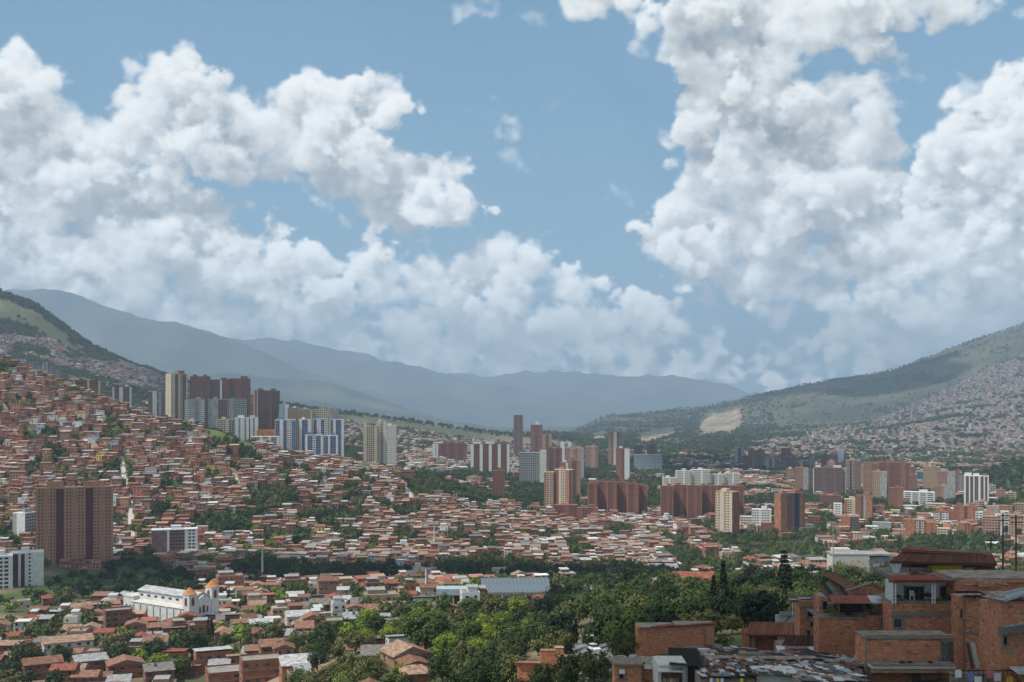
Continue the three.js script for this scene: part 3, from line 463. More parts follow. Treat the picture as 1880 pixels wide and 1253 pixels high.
T('cream and orange balcony tower, broad right half with brown side', 1017, 1055, 864, 1440, { a: 'cream', b: 'brickOrange', k: 'brickBrown', front: 'x.8 w.3 v.9 c.5', side: 'k1 w.3 k1', share: 0.72, left: false, yaw: 0.6, solid: 0.45 });
T('stepped low brick block before the cream tower', 1018, 1060, 929, 1400, { a: 'brick', b: 'pink', front: 'v1 w.4 v.8', side: 'w1', name: 'apartment_block' });
T('low brick block left of the red tower wall', 1060, 1098, 934, 1390, { a: 'brick', b: 'pink', front: 'w.5 v1 w.5', side: 'w1', name: 'apartment_block' });
[[1079, 1096, 889, 'first'], [1096, 1114, 886, 'second'], [1114, 1132, 886, 'third'], [1132, 1151, 887, 'fourth'], [1151, 1172, 889, 'fifth'], [1172, 1189, 893, 'sixth']].forEach(([a, b, v, n], i) => T(`${n} dark red tower from the left in the shorter red wall`, a, b, v, 1430 + (i % 2) * 10, { a: 'brickDark', b: 'brick', k: 'brickOrange', front: 'k.28 v1.2 w.55 c.3', side: 'k1', bay: 2.2, group: 'six joined red towers' }));  // sunlit left returns put into orange strips, shaded fronts into dark brick
[[1213, 1236, 894, 'first'], [1236, 1262, 892, 'second'], [1262, 1288, 893, 'third'], [1288, 1316, 893, 'fourth'], [1316, 1343, 893, 'fifth'], [1343, 1366, 894, 'last']].forEach(([a, b, v, n], i) => T(`${n} dark red tower in the longer red wall`, a, b, v, 1412 + (i % 2) * 10, { a: 'brickDark', b: 'brick', k: 'brickOrange', front: 'k.2 v1.3 w.5 v.8 c.2', side: 'k1', bay: 2.2, group: 'longer wall of joined red towers' }));  // orange strips and sides imitate sunlit brick, the dark fronts shaded brick
T('pale cream tower with red right side before the red wall', 1313, 1357, 905, 1228, { a: 'tan', b: 'cream', k: 'clayRed', front: 'x.5 k.06 c.5 k.06 x.6 c.3', side: 'k1', share: 0.62, left: false, yaw: 0.7, solid: 0.6, bay: 2.6 });
[[1216, 1240, 878], [1240, 1268, 866], [1268, 1304, 864], [1304, 1330, 872], [1330, 1358, 870]].forEach(([a, b, v], i) => T(['lowest', 'second', 'broad middle', 'fourth', 'last'][i] + ' white slab behind the longer red wall', a, b, v, 1900, { a: 'offwhite', b: 'white', front: 'w.4 v1 c.3 v1', side: 'w1', group: 'white slabs behind the red wall', solid: 0.55 }));
// right side
T('grey-blue tower at the edge of the dark wood', 1350, 1366, 823, 2600, { a: 'grey', b: 'darkgrey', front: 'w.5 x.6 w.5', side: 'w1' });
T('purple brick tower in the dark wood', 1374, 1403, 827, 2450, { a: 'purple', b: 'brickDark', front: 'x.6 w.5 v.8 w.4', side: 'w1', blocks: 2 });
T('white striped narrow tower in the dark wood', 1408, 1431, 842, 2400, { a: 'grey', b: 'purple', front: 'w.4 x.5 w.4 x.8', side: 'w1' });
T('red tower top behind the purple brick block', 1435, 1452, 824, 2650, { a: 'brickDark', front: 'v1', side: 'w1', blocks: 0 });
T('purple brick block in front of the red tower top', 1437, 1467, 841, 2400, { a: 'purple', b: 'brickDark', front: 'w.4 v.8 x.5 w.4', side: 'w1', blocks: 2 });
T('dark purple tower rising behind the brown slab row', 1508, 1538, 836, 2500, { a: 'brickDark', b: 'purple', front: 'v1 w.5 v1', side: 'w1', tall: 1.6 });
T('gridded tan tower with a grey end by the brown slab', 1460, 1484, 860, 1810, { a: 'brickPale', b: 'grey', front: 's1.6 c1', side: 'w1' });
T('broad brown-purple slab with white edges', 1494, 1546, 860, 1748, { a: 'purple', b: 'offwhite', front: 'c.2 v2 w.3 v2 w.3 v1.5', side: 'w1', blocks: 3, solid: 0.5 });
T('pale grey strip tower closing the brown-purple slab', 1545, 1554, 861, 1745, { a: 'grey', front: 'w1', side: 'w1', blocks: 0 });
T('tan and purple tower right of the brown slab', 1553, 1580, 846, 1810, { a: 'tan', b: 'purple', k: 'navy', front: 'v.7 k.2 v.5 c.9', side: 'w1', bay: 2 });
T('pale tower far behind the tan tower', 1537, 1549, 828, 2700, { a: 'paleblue', front: 'w1', side: 'w1', blocks: 0 });
T('teal glass tower between tan and brick towers', 1572, 1590, 843, 2450, { a: 'teal', front: 'v1', side: 'v1', blocks: 0 });
T('brick tower with window grid, left of the brick four', 1586, 1610, 851, 1700, { a: 'brickPale', b: 'brickDark', front: 's1.2 c.8', side: 'w1' });
T('broad dark brick tower behind the tan slim tower', 1610, 1645, 851, 1710, { a: 'brickDark', b: 'brick', front: 'c.5 v1 w.5 v1', side: 'w1', blocks: 2 });
T('orange brick tower ending the brick four', 1645, 1669, 851, 1700, { a: 'brick', b: 'brickDark', front: 'v.8 w.8 x.5', side: 'w1' });
T('slim tan tower standing before the dark brick one', 1603, 1628, 867, 1655, { a: 'tan', b: 'grey', front: 's1.1 c.9', side: 'w1' });
T('brick block right of the brick four', 1661, 1684, 872, 1800, { a: 'brickPale', b: 'brickDark', front: 'v.8 c.4 v.6', side: 'w1', tall: 1.5 });
T('pale glass block behind the brick towers', 1672, 1696, 863, 2350, { a: 'paleblue', b: 'teal', front: 'x1', side: 'x1', blocks: 0 });
T('tan gridded tower right of the pale glass block', 1696, 1726, 858, 1800, { a: 'tan', b: 'brickPale', front: 's1.3 c.5', side: 'w1', tall: 1.5 });
T('tan tower with broad grey side', 1723, 1753, 867, 1655, { a: 'brickPale', b: 'grey', front: 's1 c.8', side: 'c1', tall: 1.5 });
T('dark grey slim tower beside the striped white one', 1755, 1771, 872, 1760, { a: 'purple', b: 'grey', front: 'w.5 x.6 w.4', side: 'w1' });
T('white and purple striped tower below the dark knoll', 1772, 1814, 875, 1583, { a: 'white', b: 'purple', front: 'w.3 x.5 w.2 x.5 w.2 x.6 w.35 x.5 w.2 x.4 w.2', side: 'w1', blocks: 3 });
T('brick tower before the tan gridded towers', 1716, 1740, 894, 1640, { a: 'brickPale', b: 'grey', front: 's1 w.4 c.6', side: 'w1' });
T('white office with black window bands', 1661, 1715, 905, 1600, { a: 'white', front: 'w.2 v1 w.2 v1 w.2 v1 w.2 v1 w.2', side: 'w1', name: 'office_block', category: 'building', pier: 0.06, bay: 6, solid: 0.5 });
T('brick tower left of the white office', 1632, 1658, 897, 1545, { a: 'brick', b: 'brickPale', front: 's1 w.6', side: 'w1' });
T('long low red block below the brown slab', 1506, 1544, 911, 1580, { a: 'brickDark', b: 'brick', front: 'v1', side: 'w1', solid: 0.6, name: 'apartment_block', blocks: 2 });
T('brown tower with navy strip and cream edge', 1420, 1480, 908, 1270, { a: 'brickBrown', b: 'brickOrange', k: 'navy', front: 'c1 v.9 w.3 k.7 v.2 c.5 w.3', side: 'c1', share: 0.86, yaw: 0.5, solid: 0.55, blocks: 2 });
T('white seven-storey block left of the navy strip tower', 1381, 1416, 937, 1300, { a: 'white', front: 'v.8 w.3 v.9 w.2', side: 'w1', solid: 0.6, name: 'apartment_block' });
T('slim white block with dark windows by the brick stack', 1531, 1546, 926, 1420, { a: 'white', b: 'pink', front: 'w.3 v1 w.3', side: 'w1', name: 'apartment_block', blocks: 0, solid: 0.6 });
T('cream and brick block right of the slim white block', 1551, 1577, 918, 1430, { a: 'cream', b: 'brickOrange', front: 'c.4 v.6 w.4 c.5', side: 'c1', name: 'apartment_block' });
T('tall orange brick stack with grey balconies', 1572, 1601, 911, 1400, { a: 'brick', b: 'brickOrange', k: 'grey', front: 'w.7 v.4 k.3 c.9', side: 'w1', name: 'apartment_block', tall: 1.6 });
T('orange block with dark balconies at the stack foot', 1545, 1577, 950, 1280, { a: 'brickOrange', b: 'darkgrey', front: 'w1 x1', side: 'w1', name: 'apartment_block', blocks: 0 });
T('grey windowless hall between the brick stacks', 1603, 1636, 961, 1290, { a: 'grey', front: 'w1', side: 'w1', name: 'hall', category: 'building', blocks: 0 });
T('orange brick block with striped middle', 1661, 1700, 956, 1230, { a: 'brickOrange', b: 'offwhite', k: 'brickDark', front: 'w1.2 k.2 x.3 k.25 x.3 k.3', side: 'w1', name: 'apartment_block', blocks: 2 });
T('plain orange brick block joined to the striped one', 1699, 1719, 961, 1250, { a: 'brickOrange', front: 'w1 v.3 w.6', side: 'w1', name: 'apartment_block', blocks: 0 });
T('white and brick block with black balconies', 1719, 1754, 941, 1340, { a: 'brick', b: 'white', front: 'x.5 w.3 x.8 w.9', side: 'w1', name: 'apartment_block' });
T('orange and red brick stack right of the balconies', 1753, 1793, 931, 1330, { a: 'brick', b: 'brickOrange', front: 'w.7 c.5 v.5 c.6 w.5', side: 'w1', name: 'apartment_block', blocks: 2, tall: 1.4 });
T('narrow white block with black balconies at the stack', 1792, 1804, 942, 1320, { a: 'white', b: 'darkgrey', front: 'v1', side: 'w1', name: 'apartment_block', blocks: 0 });
T('pink stepped tower near the dark power poles', 1812, 1834, 931, 1270, { a: 'pink', b: 'grey', front: 'w1 c.6', side: 'w1', name: 'apartment_block' });
T('grey-white narrow tower between two power poles', 1838, 1852, 941, 1180, { a: 'offwhite', b: 'grey', front: 'w.6 v.8', side: 'w1', name: 'apartment_block', blocks: 0 });
T('broad pink block low behind the power poles', 1806, 1842, 950, 1220, { a: 'pink', front: 'v1', side: 'w1', solid: 0.6, name: 'apartment_block' });
T('tan gridded block at the right photo edge', 1852, 1896, 948, 1200, { a: 'tan', b: 'pink', front: 's1', side: 'w1', name: 'apartment_block' });
T('peach block with white top floor above the white houses', 1790, 1812, 922, 1560, { a: 'pink', b: 'white', front: 'w.5 v.6 c.3', side: 'w1', name: 'apartment_block' });
T('brick low-rise left of the white office', 1660, 1690, 930, 1530, { a: 'offwhite', b: 'brick', front: 'v1 c.4', side: 'w1', name: 'apartment_block', blocks: 0 });
T('cream low-rise right under the white office', 1700, 1735, 926, 1520, { a: 'cream', b: 'brick', front: 'v1 c.3 v.6', side: 'w1', name: 'apartment_block', blocks: 0 });
T('red brick step-topped block in the wooded valley', 905, 927, 866, 1480, { a: 'brick', b: 'brickPale', front: 'v1', side: 'w1', solid: 0.6, name: 'apartment_block', tall: 1.4 });
T('dark narrow tower tucked left of the brown-purple slab', 1484, 1495, 864, 1850, { a: 'purple', b: 'brickDark', front: 'w.4 v.8 w.4', side: 'w1' });
T('thin brick tower behind the slim tan tower', 1628, 1640, 846, 2100, { a: 'brick', b: 'tan', front: 'w.4 x.8 w.4', side: 'w1', blocks: 0 });
T('dark glass tower right of the brick block', 1684, 1697, 868, 1950, { a: 'teal', b: 'grey', front: 'v1', side: 'v1', blocks: 0 });
T('hazy grey tower pair end above the brown slab', 1470, 1482, 846, 2500, { a: 'grey', b: 'purple', front: 'w.5 x.8', side: 'w1', blocks: 0 });
T('hazy brown tower above the brown slab right end', 1486, 1500, 842, 2500, { a: 'purple', b: 'grey', front: 'x.8 w.5', side: 'w1', blocks: 0 });
T('brick tower between the tan grid and striped towers', 1738, 1752, 896, 1720, { a: 'brickPale', b: 'grey', front: 's1', side: 'w1' });
T('low pale block under the striped white tower', 1800, 1830, 915, 1640, { a: 'offwhite', b: 'brick', front: 'v1 c.4', side: 'w1', name: 'apartment_block', blocks: 0 });
T('cream low-rise beside the slim white block', 1500, 1530, 938, 1480, { a: 'cream', b: 'brick', front: 'v.6 c.5 v.6', side: 'w1', name: 'apartment_block', blocks: 0 });
T('brick low-rise right of the grey windowless hall', 1637, 1660, 950, 1330, { a: 'brick', b: 'offwhite', front: 'w.4 v.8 w.3', side: 'w1', name: 'apartment_block', blocks: 0 });
// second row and mid-rise blocks that fill the valley skyline
[['tall tan tower filling the gap left of the teal glass', 1580, 1589, 856, 1900, 'tan', 's1'], ['brick tower in the gap right of the orange brick tower', 1668, 1681, 858, 2050, 'brick', 'w.4 v.8'], ['dark brick tower between grey side and slim tower', 1751, 1762, 866, 1950, 'brickDark', 'v.8 w.4'], ['pink tower between slim grey and striped towers', 1761, 1773, 882, 1900, 'pink', 's1'], ['grey tower right of the striped white tower', 1815, 1828, 893, 1750, 'grey', 'w.4 v.8'], ['brick tower at the knoll foot', 1830, 1845, 900, 1650, 'brickPale', 's1'], ['tan tower far right at the knoll foot', 1852, 1866, 906, 1600, 'tan', 'v1 w.3'], ['hazy brick tower left of the gridded tan tower', 1444, 1458, 862, 2100, 'brickPale', 's1'], ['hazy grey tower in the wood right of the purple tower', 1404, 1413, 848, 2500, 'grey', 'w.5 v.8'], ['hazy brown tower left of the purple tower', 1362, 1373, 838, 2550, 'brickDark', 'v1'], ['cream tower behind the tan gridded pair', 1706, 1718, 850, 2150, 'cream', 'w.4 v1'], ['brick tower behind the striped white tower', 1786, 1800, 866, 2050, 'brick', 's1 w.4'], ['tall pink tower above the red low block', 1520, 1533, 848, 2150, 'pink', 's1'], ['tan tower above the brown slab left edge', 1496, 1508, 852, 2150, 'tan', 'v1 w.4'],
['orange mid-rise left of the slim white block', 1482, 1502, 928, 1480, 'brickOrange', 'w.5 v.8'], ['brick mid-rise behind the grey hall', 1604, 1624, 930, 1500, 'brick', 'v1 w.5'], ['cream mid-rise behind the brick low-rise', 1636, 1652, 938, 1450, 'cream', 's1'], ['pink mid-rise left of the striped orange block', 1684, 1708, 944, 1400, 'pink', 's1'], ['white mid-rise above the pink stepped tower', 1802, 1818, 938, 1450, 'white', 'v1'], ['brick mid-rise behind the two poles', 1836, 1858, 930, 1420, 'brickPale', 's1'], ['tan mid-rise at the right edge above the grid block', 1866, 1892, 926, 1440, 'tan', 'v1 w.4'], ['orange mid-rise under the orange and red stack', 1760, 1782, 962, 1240, 'brickOrange', 'w.6 v.6'], ['brick mid-rise right of the navy strip tower', 1484, 1506, 950, 1330, 'brick', 'v1'], ['white low-rise at the foot of the brick stack', 1590, 1612, 968, 1260, 'white', 'v1'], ['pink low-rise in front of the striped orange block', 1640, 1662, 974, 1210, 'pink', 's1'], ['cream low-rise right of the plain orange block', 1722, 1744, 972, 1220, 'cream', 'v1'], ['white low-rise between cream tower and white block', 1360, 1380, 950, 1330, 'offwhite', 'v1'], ['brick low-rise right of the seven-storey block', 1398, 1418, 962, 1250, 'brick', 's1']].forEach(([words, a, b, v, d, col, f]) => T(words, a, b, v, d, { a: col, b: 'offwhite', front: f, side: 'w1', name: v > 900 && d < 1500 ? 'apartment_block' : 'apartment_tower', blocks: d > 1500 ? 1 : 0 }));
// hazy far group at the left edge
for (let i = 0; i < 9; i++) { const u = 2 + i * 11.5 + (i > 3 ? 6 : 0); T(['leftmost', 'second', 'third', 'fourth', 'fifth', 'sixth', 'seventh', 'eighth', 'last'][i] + ' hazy grey tower in the far row left', u, u + 9.5, 652 + i * 2.4 + (i % 3) * 3, 2650, { a: i % 3 ? 'purple' : 'paleblue', b: 'grey', front: 'w.5 x.6 w.4', side: 'w1', group: 'hazy far towers', blocks: 0 }); }
console.log('towers done');
// ---------------------------------------------------------------- trees
// Crowns are many leaf-sized faces spread over clumps; unit size: crown about 1 across each way from its middle.
function leafGeo(seed, clumps, leaves, size, place, spread = 0.3, flat = 0.5) {
  const r = rng(seed), p = [], n = [], c = [];
  for (let k = 0; k < clumps; k++) {
    const q = place(r, k), tint = 0.78 + 0.44 * r(), warm = 0.9 + 0.25 * r(), rad = spread * (0.7 + 0.6 * r()) * (q[3] ?? 1);
    for (let i = 0; i < leaves; i++) {
      let a, b, e, l; do { a = r() * 2 - 1; b = r() * 2 - 1; e = r() * 2 - 1; l = a * a + b * b + e * e; } while (l > 1 || l < 0.12);
      const x = q[0] + a * rad, y = q[1] + b * rad * 0.75, z = q[2] + e * rad, s = size * (0.6 + 0.8 * r());
      const N = new THREE.Vector3(a + x * 0.5 + (r() - 0.5) * 0.9, b + 0.35 + (r() - 0.5) * 0.9, e + z * 0.5 + (r() - 0.5) * 0.9).normalize(), U = new THREE.Vector3(r() - 0.5, (r() - 0.5) * flat, r() - 0.5).cross(N).normalize(), V = U.clone().cross(N).multiplyScalar(s * (0.5 + 0.3 * r())); U.multiplyScalar(s);
      const A = [x - U.x, y - U.y, z - U.z], B = [x + V.x, y + V.y, z + V.z], D = [x + U.x, y + U.y, z + U.z], E = [x - V.x, y - V.y, z - V.z], t = tint * (0.85 + 0.3 * r());
      p.push(...A, ...B, ...D, ...A, ...D, ...E); for (let m = 0; m < 6; m++) { n.push(N.x, N.y, N.z); c.push(t * warm, t, t * 0.9); }
    }
  }
  const g = new THREE.BufferGeometry(); g.setAttribute('position', new THREE.BufferAttribute(new Float32Array(p), 3)); g.setAttribute('normal', new THREE.BufferAttribute(new Float32Array(n), 3)); g.setAttribute('color', new THREE.BufferAttribute(new Float32Array(c), 3)); return g;
}
function limb(a, b, r0, r1, seg = 6) { const d = new THREE.Vector3().subVectors(b, a), g = new THREE.CylinderGeometry(r1, r0, d.length(), seg, 1); g.translate(0, d.length() / 2, 0); g.applyQuaternion(new THREE.Quaternion().setFromUnitVectors(new THREE.Vector3(0, 1, 0), d.normalize())); g.translate(a.x, a.y, a.z); return g; }
function trunkGeo(seed, height, thick, n = 5, reach = 0.55) {      // from y = 0 up to the crown middle at y = height
  const r = rng(seed), V = (x, y, z) => new THREE.Vector3(x, y, z), fork = V((r() - .5) * .1, height * 0.55, (r() - .5) * .1), list = [limb(V(0, -0.3, 0), fork, thick, thick * 0.72, 7)];
  for (let i = 0; i < n; i++) { const a = i / n * 6.28 + r(), e = V(Math.cos(a) * reach * (0.6 + 0.5 * r()), height * (0.85 + 0.35 * r()), Math.sin(a) * reach * (0.6 + 0.5 * r())); const m = fork.clone().lerp(e, 0.55).add(V(0, 0.06, 0)); list.push(limb(fork, m, thick * 0.55, thick * 0.34), limb(m, e, thick * 0.34, thick * 0.1)); }
  return mergeGeometries(list.map((g) => g.index ? g.toNonIndexed() : g));
}
const ball = (ry, hollow = 0.55) => (r) => { let x, y, z, l; do { x = r() * 2 - 1; y = r() * 2 - 1; z = r() * 2 - 1; l = Math.hypot(x, y, z); } while (l > 1 || l < hollow || y < -0.75); const k = 0.74 + 0.12 * Math.sin(x * 5 + z * 4); return [x * k, y * ry * k, z * k]; };
const KINDS = {
  broad: { crowns: [1, 2, 3, 4].map((s) => leafGeo(s * 17, 46, 34, 0.072, ball(0.72), 0.30)), trunks: [trunkGeo(3, 1.0, 0.06), trunkGeo(4, 1.0, 0.05)], lift: 1.0 },
  dense: { crowns: [5, 6, 7].map((s) => leafGeo(s * 19, 60, 40, 0.065, ball(0.85, 0.6), 0.30)), trunks: [trunkGeo(5, 0.95, 0.065)], lift: 0.95 },
  airy: { crowns: [8, 9, 10].map((s) => leafGeo(s * 23, 34, 30, 0.06, ball(0.6, 0.35), 0.30)), trunks: [trunkGeo(6, 1.05, 0.04, 7, 0.7), trunkGeo(7, 1.05, 0.04, 6, 0.7)], lift: 1.05 },
  small: { crowns: [11, 12, 13, 14].map((s) => leafGeo(s * 29, 16, 20, 0.125, ball(0.75), 0.34)), trunks: [trunkGeo(8, 0.9, 0.06, 3)], lift: 0.85 },
  cypress: { crowns: [15, 16].map((s) => leafGeo(s * 31, 60, 26, 0.045, (r, k) => { const t = k / 60, a = k * 2.4, q = 0.20 * Math.pow(1 - t, 0.7) + 0.02; return [Math.cos(a) * q * 0.8, -0.95 + 1.95 * t, Math.sin(a) * q * 0.8, 0.45 * (1.1 - t * 0.8)]; }, 0.24, 3)), trunks: [trunkGeo(9, 0.8, 0.03, 2, 0.05)], lift: 1.0 },
  araucaria: { crowns: [17].map((s) => leafGeo(s * 37, 150, 16, 0.045, (r, k) => { const ring = Math.floor(k / 10), t = ring / 15, a = (k % 10) / 10 * 6.28 + ring, q = (0.50 * (1 - t) + 0.04) * (0.35 + 0.65 * r()); return [Math.cos(a) * q, -0.95 + 1.95 * t - 0.1 * q, Math.sin(a) * q, 0.55 * (1.15 - t)]; }, 0.17, 0.4)), trunks: [limb(new THREE.Vector3(0, -0.3, 0), new THREE.Vector3(0, 1.9, 0), 0.035, 0.008)], lift: 1.0 },
  bare: { crowns: [18, 19].map((s) => { const r = rng(s * 41), list = []; for (let i = 0; i < 70; i++) { const a = r() * 6.28, e = 0.2 + r() * 1.2, q = 0.3 + 0.6 * r(), b = new THREE.Vector3(Math.cos(a) * q * 0.35, e * 0.4 - 0.35, Math.sin(a) * q * 0.35), c = new THREE.Vector3(Math.cos(a) * q * 0.85, e * 0.75 - 0.3 + 0.1 * r(), Math.sin(a) * q * 0.85); list.push(limb(b, c, 0.014, 0.004, 3)); } const tw = mergeGeometries(list.map((g) => { g = g.toNonIndexed(); g.deleteAttribute('uv'); const k = new Float32Array(g.attributes.position.count * 3).fill(0.9); g.setAttribute('color', new THREE.BufferAttribute(k, 3)); return g; })); return mergeGeometries([tw, leafGeo(s * 43, 20, 9, 0.04, ball(0.8, 0.3), 0.3)]); }), trunks: [trunkGeo(10, 0.95, 0.045, 6, 0.6)], lift: 0.95 },
  palm: { crowns: [20, 21].map((s) => { const r = rng(s), list = []; for (let i = 0; i < 13; i++) { const a = i / 13 * 6.28 + r() * 0.3, droop = 0.3 + 0.5 * r(); let last = null; for (let k = 0; k < 5; k++) { const t = k / 4, x = Math.cos(a) * t * 0.95, z = Math.sin(a) * t * 0.95, y = 0.35 * Math.sin(t * 2.2) - droop * t * t, w = 0.13 * Math.sin(0.5 + t * 2.4); const L = [x - Math.sin(a) * w, y - 0.03, z + Math.cos(a) * w], R = [x + Math.sin(a) * w, y - 0.03, z - Math.cos(a) * w], m = [x, y, z]; if (last) list.push([last[0], last[1], m, L], [last[1], last[2], R, m]); last = [L, m, R]; } } const p = [], c = []; for (const q of list) { for (const i of [0, 1, 2, 0, 2, 3]) { p.push(...q[i]); c.push(1, 1, 1); } } const g = new THREE.BufferGeometry(); g.setAttribute('position', new THREE.BufferAttribute(new Float32Array(p), 3)); g.setAttribute('color', new THREE.BufferAttribute(new Float32Array(c), 3)); g.computeVertexNormals(); return g; }), trunks: [limb(new THREE.Vector3(0, -0.3, 0), new THREE.Vector3(0.05, 1.5, 0), 0.06, 0.045)], lift: 1.5 },
};
const leaf = (r, g, b) => new THREE.MeshPhysicalMaterial({ color: new THREE.Color().setRGB(r, g, b), vertexColors: true, roughness: 0.75, specularIntensity: 0.25, side: THREE.DoubleSide, transmission: 0.28, thickness: 0 });
const LEAF = { dark: leaf(0.040, 0.066, 0.025), mid: leaf(0.075, 0.112, 0.032), olive: leaf(0.115, 0.128, 0.048), bright: leaf(0.185, 0.25, 0.040), lime: leaf(0.25, 0.30, 0.05), brown: leaf(0.115, 0.092, 0.062), pine: leaf(0.017, 0.032, 0.018) };
const LEAFWORD = { dark: 'dark green', mid: 'green', olive: 'olive green', bright: 'bright green', lime: 'yellow-green', brown: 'brownish', pine: 'blackish green' };
const KINDWORD = { broad: 'round tree', dense: 'dense tree', airy: 'airy spreading tree', small: 'small tree', cypress: 'cypress', araucaria: 'tiered conifer', bare: 'bare-branched tree', palm: 'palm tree' };
const BARK = mat(0.11, 0.085, 0.065, { wear: 1 });
const treeList = [];
const treeSpecs = [];
function tree(kind, tone, x, z, radius, o = {}) { treeSpecs.push({ kind, tone, x, z, radius, o, big: radius / -z }); footprints.push([x, z, radius * 0.45]); }   // radius: half the crown's width; stands on the ground at x, z
function plantTree({ kind, tone, x, z, radius, o }) {
  const K = KINDS[kind], r = rng(Math.round(x * 13 + z * 7) >>> 0), s = radius * (0.92 + 0.16 * r()), y = groundY(x, z) + (o.rise ?? 0);
  const t = thing({ cypress: 'cypress_tree', araucaria: 'conifer_tree', palm: 'palm_tree', bare: 'bare_tree' }[kind] ?? 'leafy_tree', '', 'tree', new THREE.Vector3(x, y, z), r() * 6.28, o.group ?? 'trees in the valley');
  const sy = s * (o.tall ?? 1) * (0.9 + 0.25 * r()), a = meshOf('trunk', K.trunks[Math.floor(r() * K.trunks.length)], BARK, t), b = meshOf('crown', K.crowns[Math.floor(r() * K.crowns.length)], LEAF[tone], t, 0, K.lift * sy, 0);
  a.scale.set(s, sy, s); b.scale.set(s, sy, s);
  treeList.push({ t, kind, tone, x, z, y: y + K.lift * sy, label: o.label });
}
function finishTrees(most) {                                     // the trees that show largest are things; the rest, past counting, one mass of copies
  treeSpecs.sort((p, q) => (q.o.label ? 9 : q.big) - (p.o.label ? 9 : p.big));
  treeSpecs.slice(0, most).forEach(plantTree);
  const rest = treeSpecs.slice(most), mass = new THREE.Group(); mass.name = 'distant_trees'; mass.userData = { kind: 'stuff', label: 'mass of small trees scattered over slopes and valley', category: 'trees' }; scene.add(mass);
  const bins = new Map(), K = KINDS.small, m = new THREE.Matrix4(), q = new THREE.Quaternion(), Y = new THREE.Vector3(0, 1, 0), stems = [];
  rest.forEach((t, i) => { const key = t.tone + '|' + i % K.crowns.length; (bins.get(key) ?? bins.set(key, []).get(key)).push(t); });
  for (const [key, list] of bins) {
    const [tone, k] = key.split('|'), im = new THREE.InstancedMesh(K.crowns[+k], LEAF[tone], list.length); im.name = 'tree_crowns'; im.userData.kind = 'stuff'; im.castShadow = im.receiveShadow = true;
    list.forEach((t, i) => { const r = rng(i * 77 + 5), s = t.radius * (t.kind === 'cypress' ? 0.4 : 1), sy = t.radius * (t.kind === 'cypress' ? 1.7 : 0.85 + 0.4 * r()), y = groundY(t.x, t.z); q.setFromAxisAngle(Y, r() * 6.28); m.compose(new THREE.Vector3(t.x, y + K.lift * sy, t.z), q, new THREE.Vector3(s, sy, s)); im.setMatrixAt(i, m); if (-t.z < 1700) stems.push([t.x, y, t.z, s, sy]); });
    mass.add(im);
  }
  const st = new THREE.InstancedMesh(K.trunks[0], BARK, stems.length); st.name = 'tree_trunks'; st.userData.kind = 'stuff'; stems.forEach(([x, y, z, s, sy], i) => { m.makeScale(s, sy, s).setPosition(x, y, z); st.setMatrixAt(i, m); }); mass.add(st);
}
function treeAt(kind, tone, u, v, rpx, o = {}) {                 // crown middle seen at u, v with half width rpx photo pixels; the foot is on the ground below
  const K = KINDS[kind]; let d = 400; const foot = ground(u, v + rpx * K.lift * (o.tall ?? 1)); if (!foot) return; d = -foot.z;
  return tree(kind, tone, foot.x, foot.z, rpx * mpp(d), o);
}
// ---------------------------------------------------------------- houses
const PRISM = (() => { const s = new THREE.Shape(); s.moveTo(-0.5, 0); s.lineTo(0.5, 0); s.lineTo(0.5, 0.12); s.lineTo(0, 1); s.lineTo(-0.5, 0.12); s.closePath(); const g = new THREE.ExtrudeGeometry(s, { depth: 1, bevelEnabled: false }); g.translate(0, 0, -0.5); return g; })();
const HIP = (() => { const p = [], q = (a, b, c, d) => p.push(...a, ...b, ...c, ...(d ? [...a, ...c, ...d] : [])), A = [-.5, 0, .5], B = [.5, 0, .5], Cc = [.5, 0, -.5], D = [-.5, 0, -.5], E = [-.2, 1, 0], G = [.2, 1, 0]; q(A, B, G, E); q(B, Cc, G); q(Cc, D, E, G); q(D, A, E); q(D, Cc, B, A); const g = new THREE.BufferGeometry(); g.setAttribute('position', new THREE.BufferAttribute(new Float32Array(p), 3)); const uv = []; for (let i = 0; i < p.length; i += 3) uv.push(p[i], p[i + 2]); g.setAttribute('uv', new THREE.BufferAttribute(new Float32Array(uv), 2)); g.computeVertexNormals(); return g; })();
const TANK = new THREE.CylinderGeometry(0.5, 0.42, 1, 12), PYRAMID = new THREE.ConeGeometry(Math.SQRT1_2, 1, 4).rotateY(Math.PI / 4);
const WALLWORD = { brick: 'brick', brickDark: 'dark brick', brickOrange: 'orange brick', brickPale: 'pale brick', brickBrown: 'brown brick', cream: 'cream', white: 'white', offwhite: 'off-white', grey: 'grey block', yellow: 'yellow', paleblue: 'pale blue', green: 'green', pink: 'pink', tan: 'tan' };
const ROOFWORD = { tin: 'grey tin roof', tinWhite: 'white tin roof', tinOld: 'weathered tin roof', rust: 'rusty roof', clay: 'clay tile roof', clayPale: 'pale tile roof', clayRed: 'red tile roof', slab: 'flat concrete roof' };
const houseList = [];
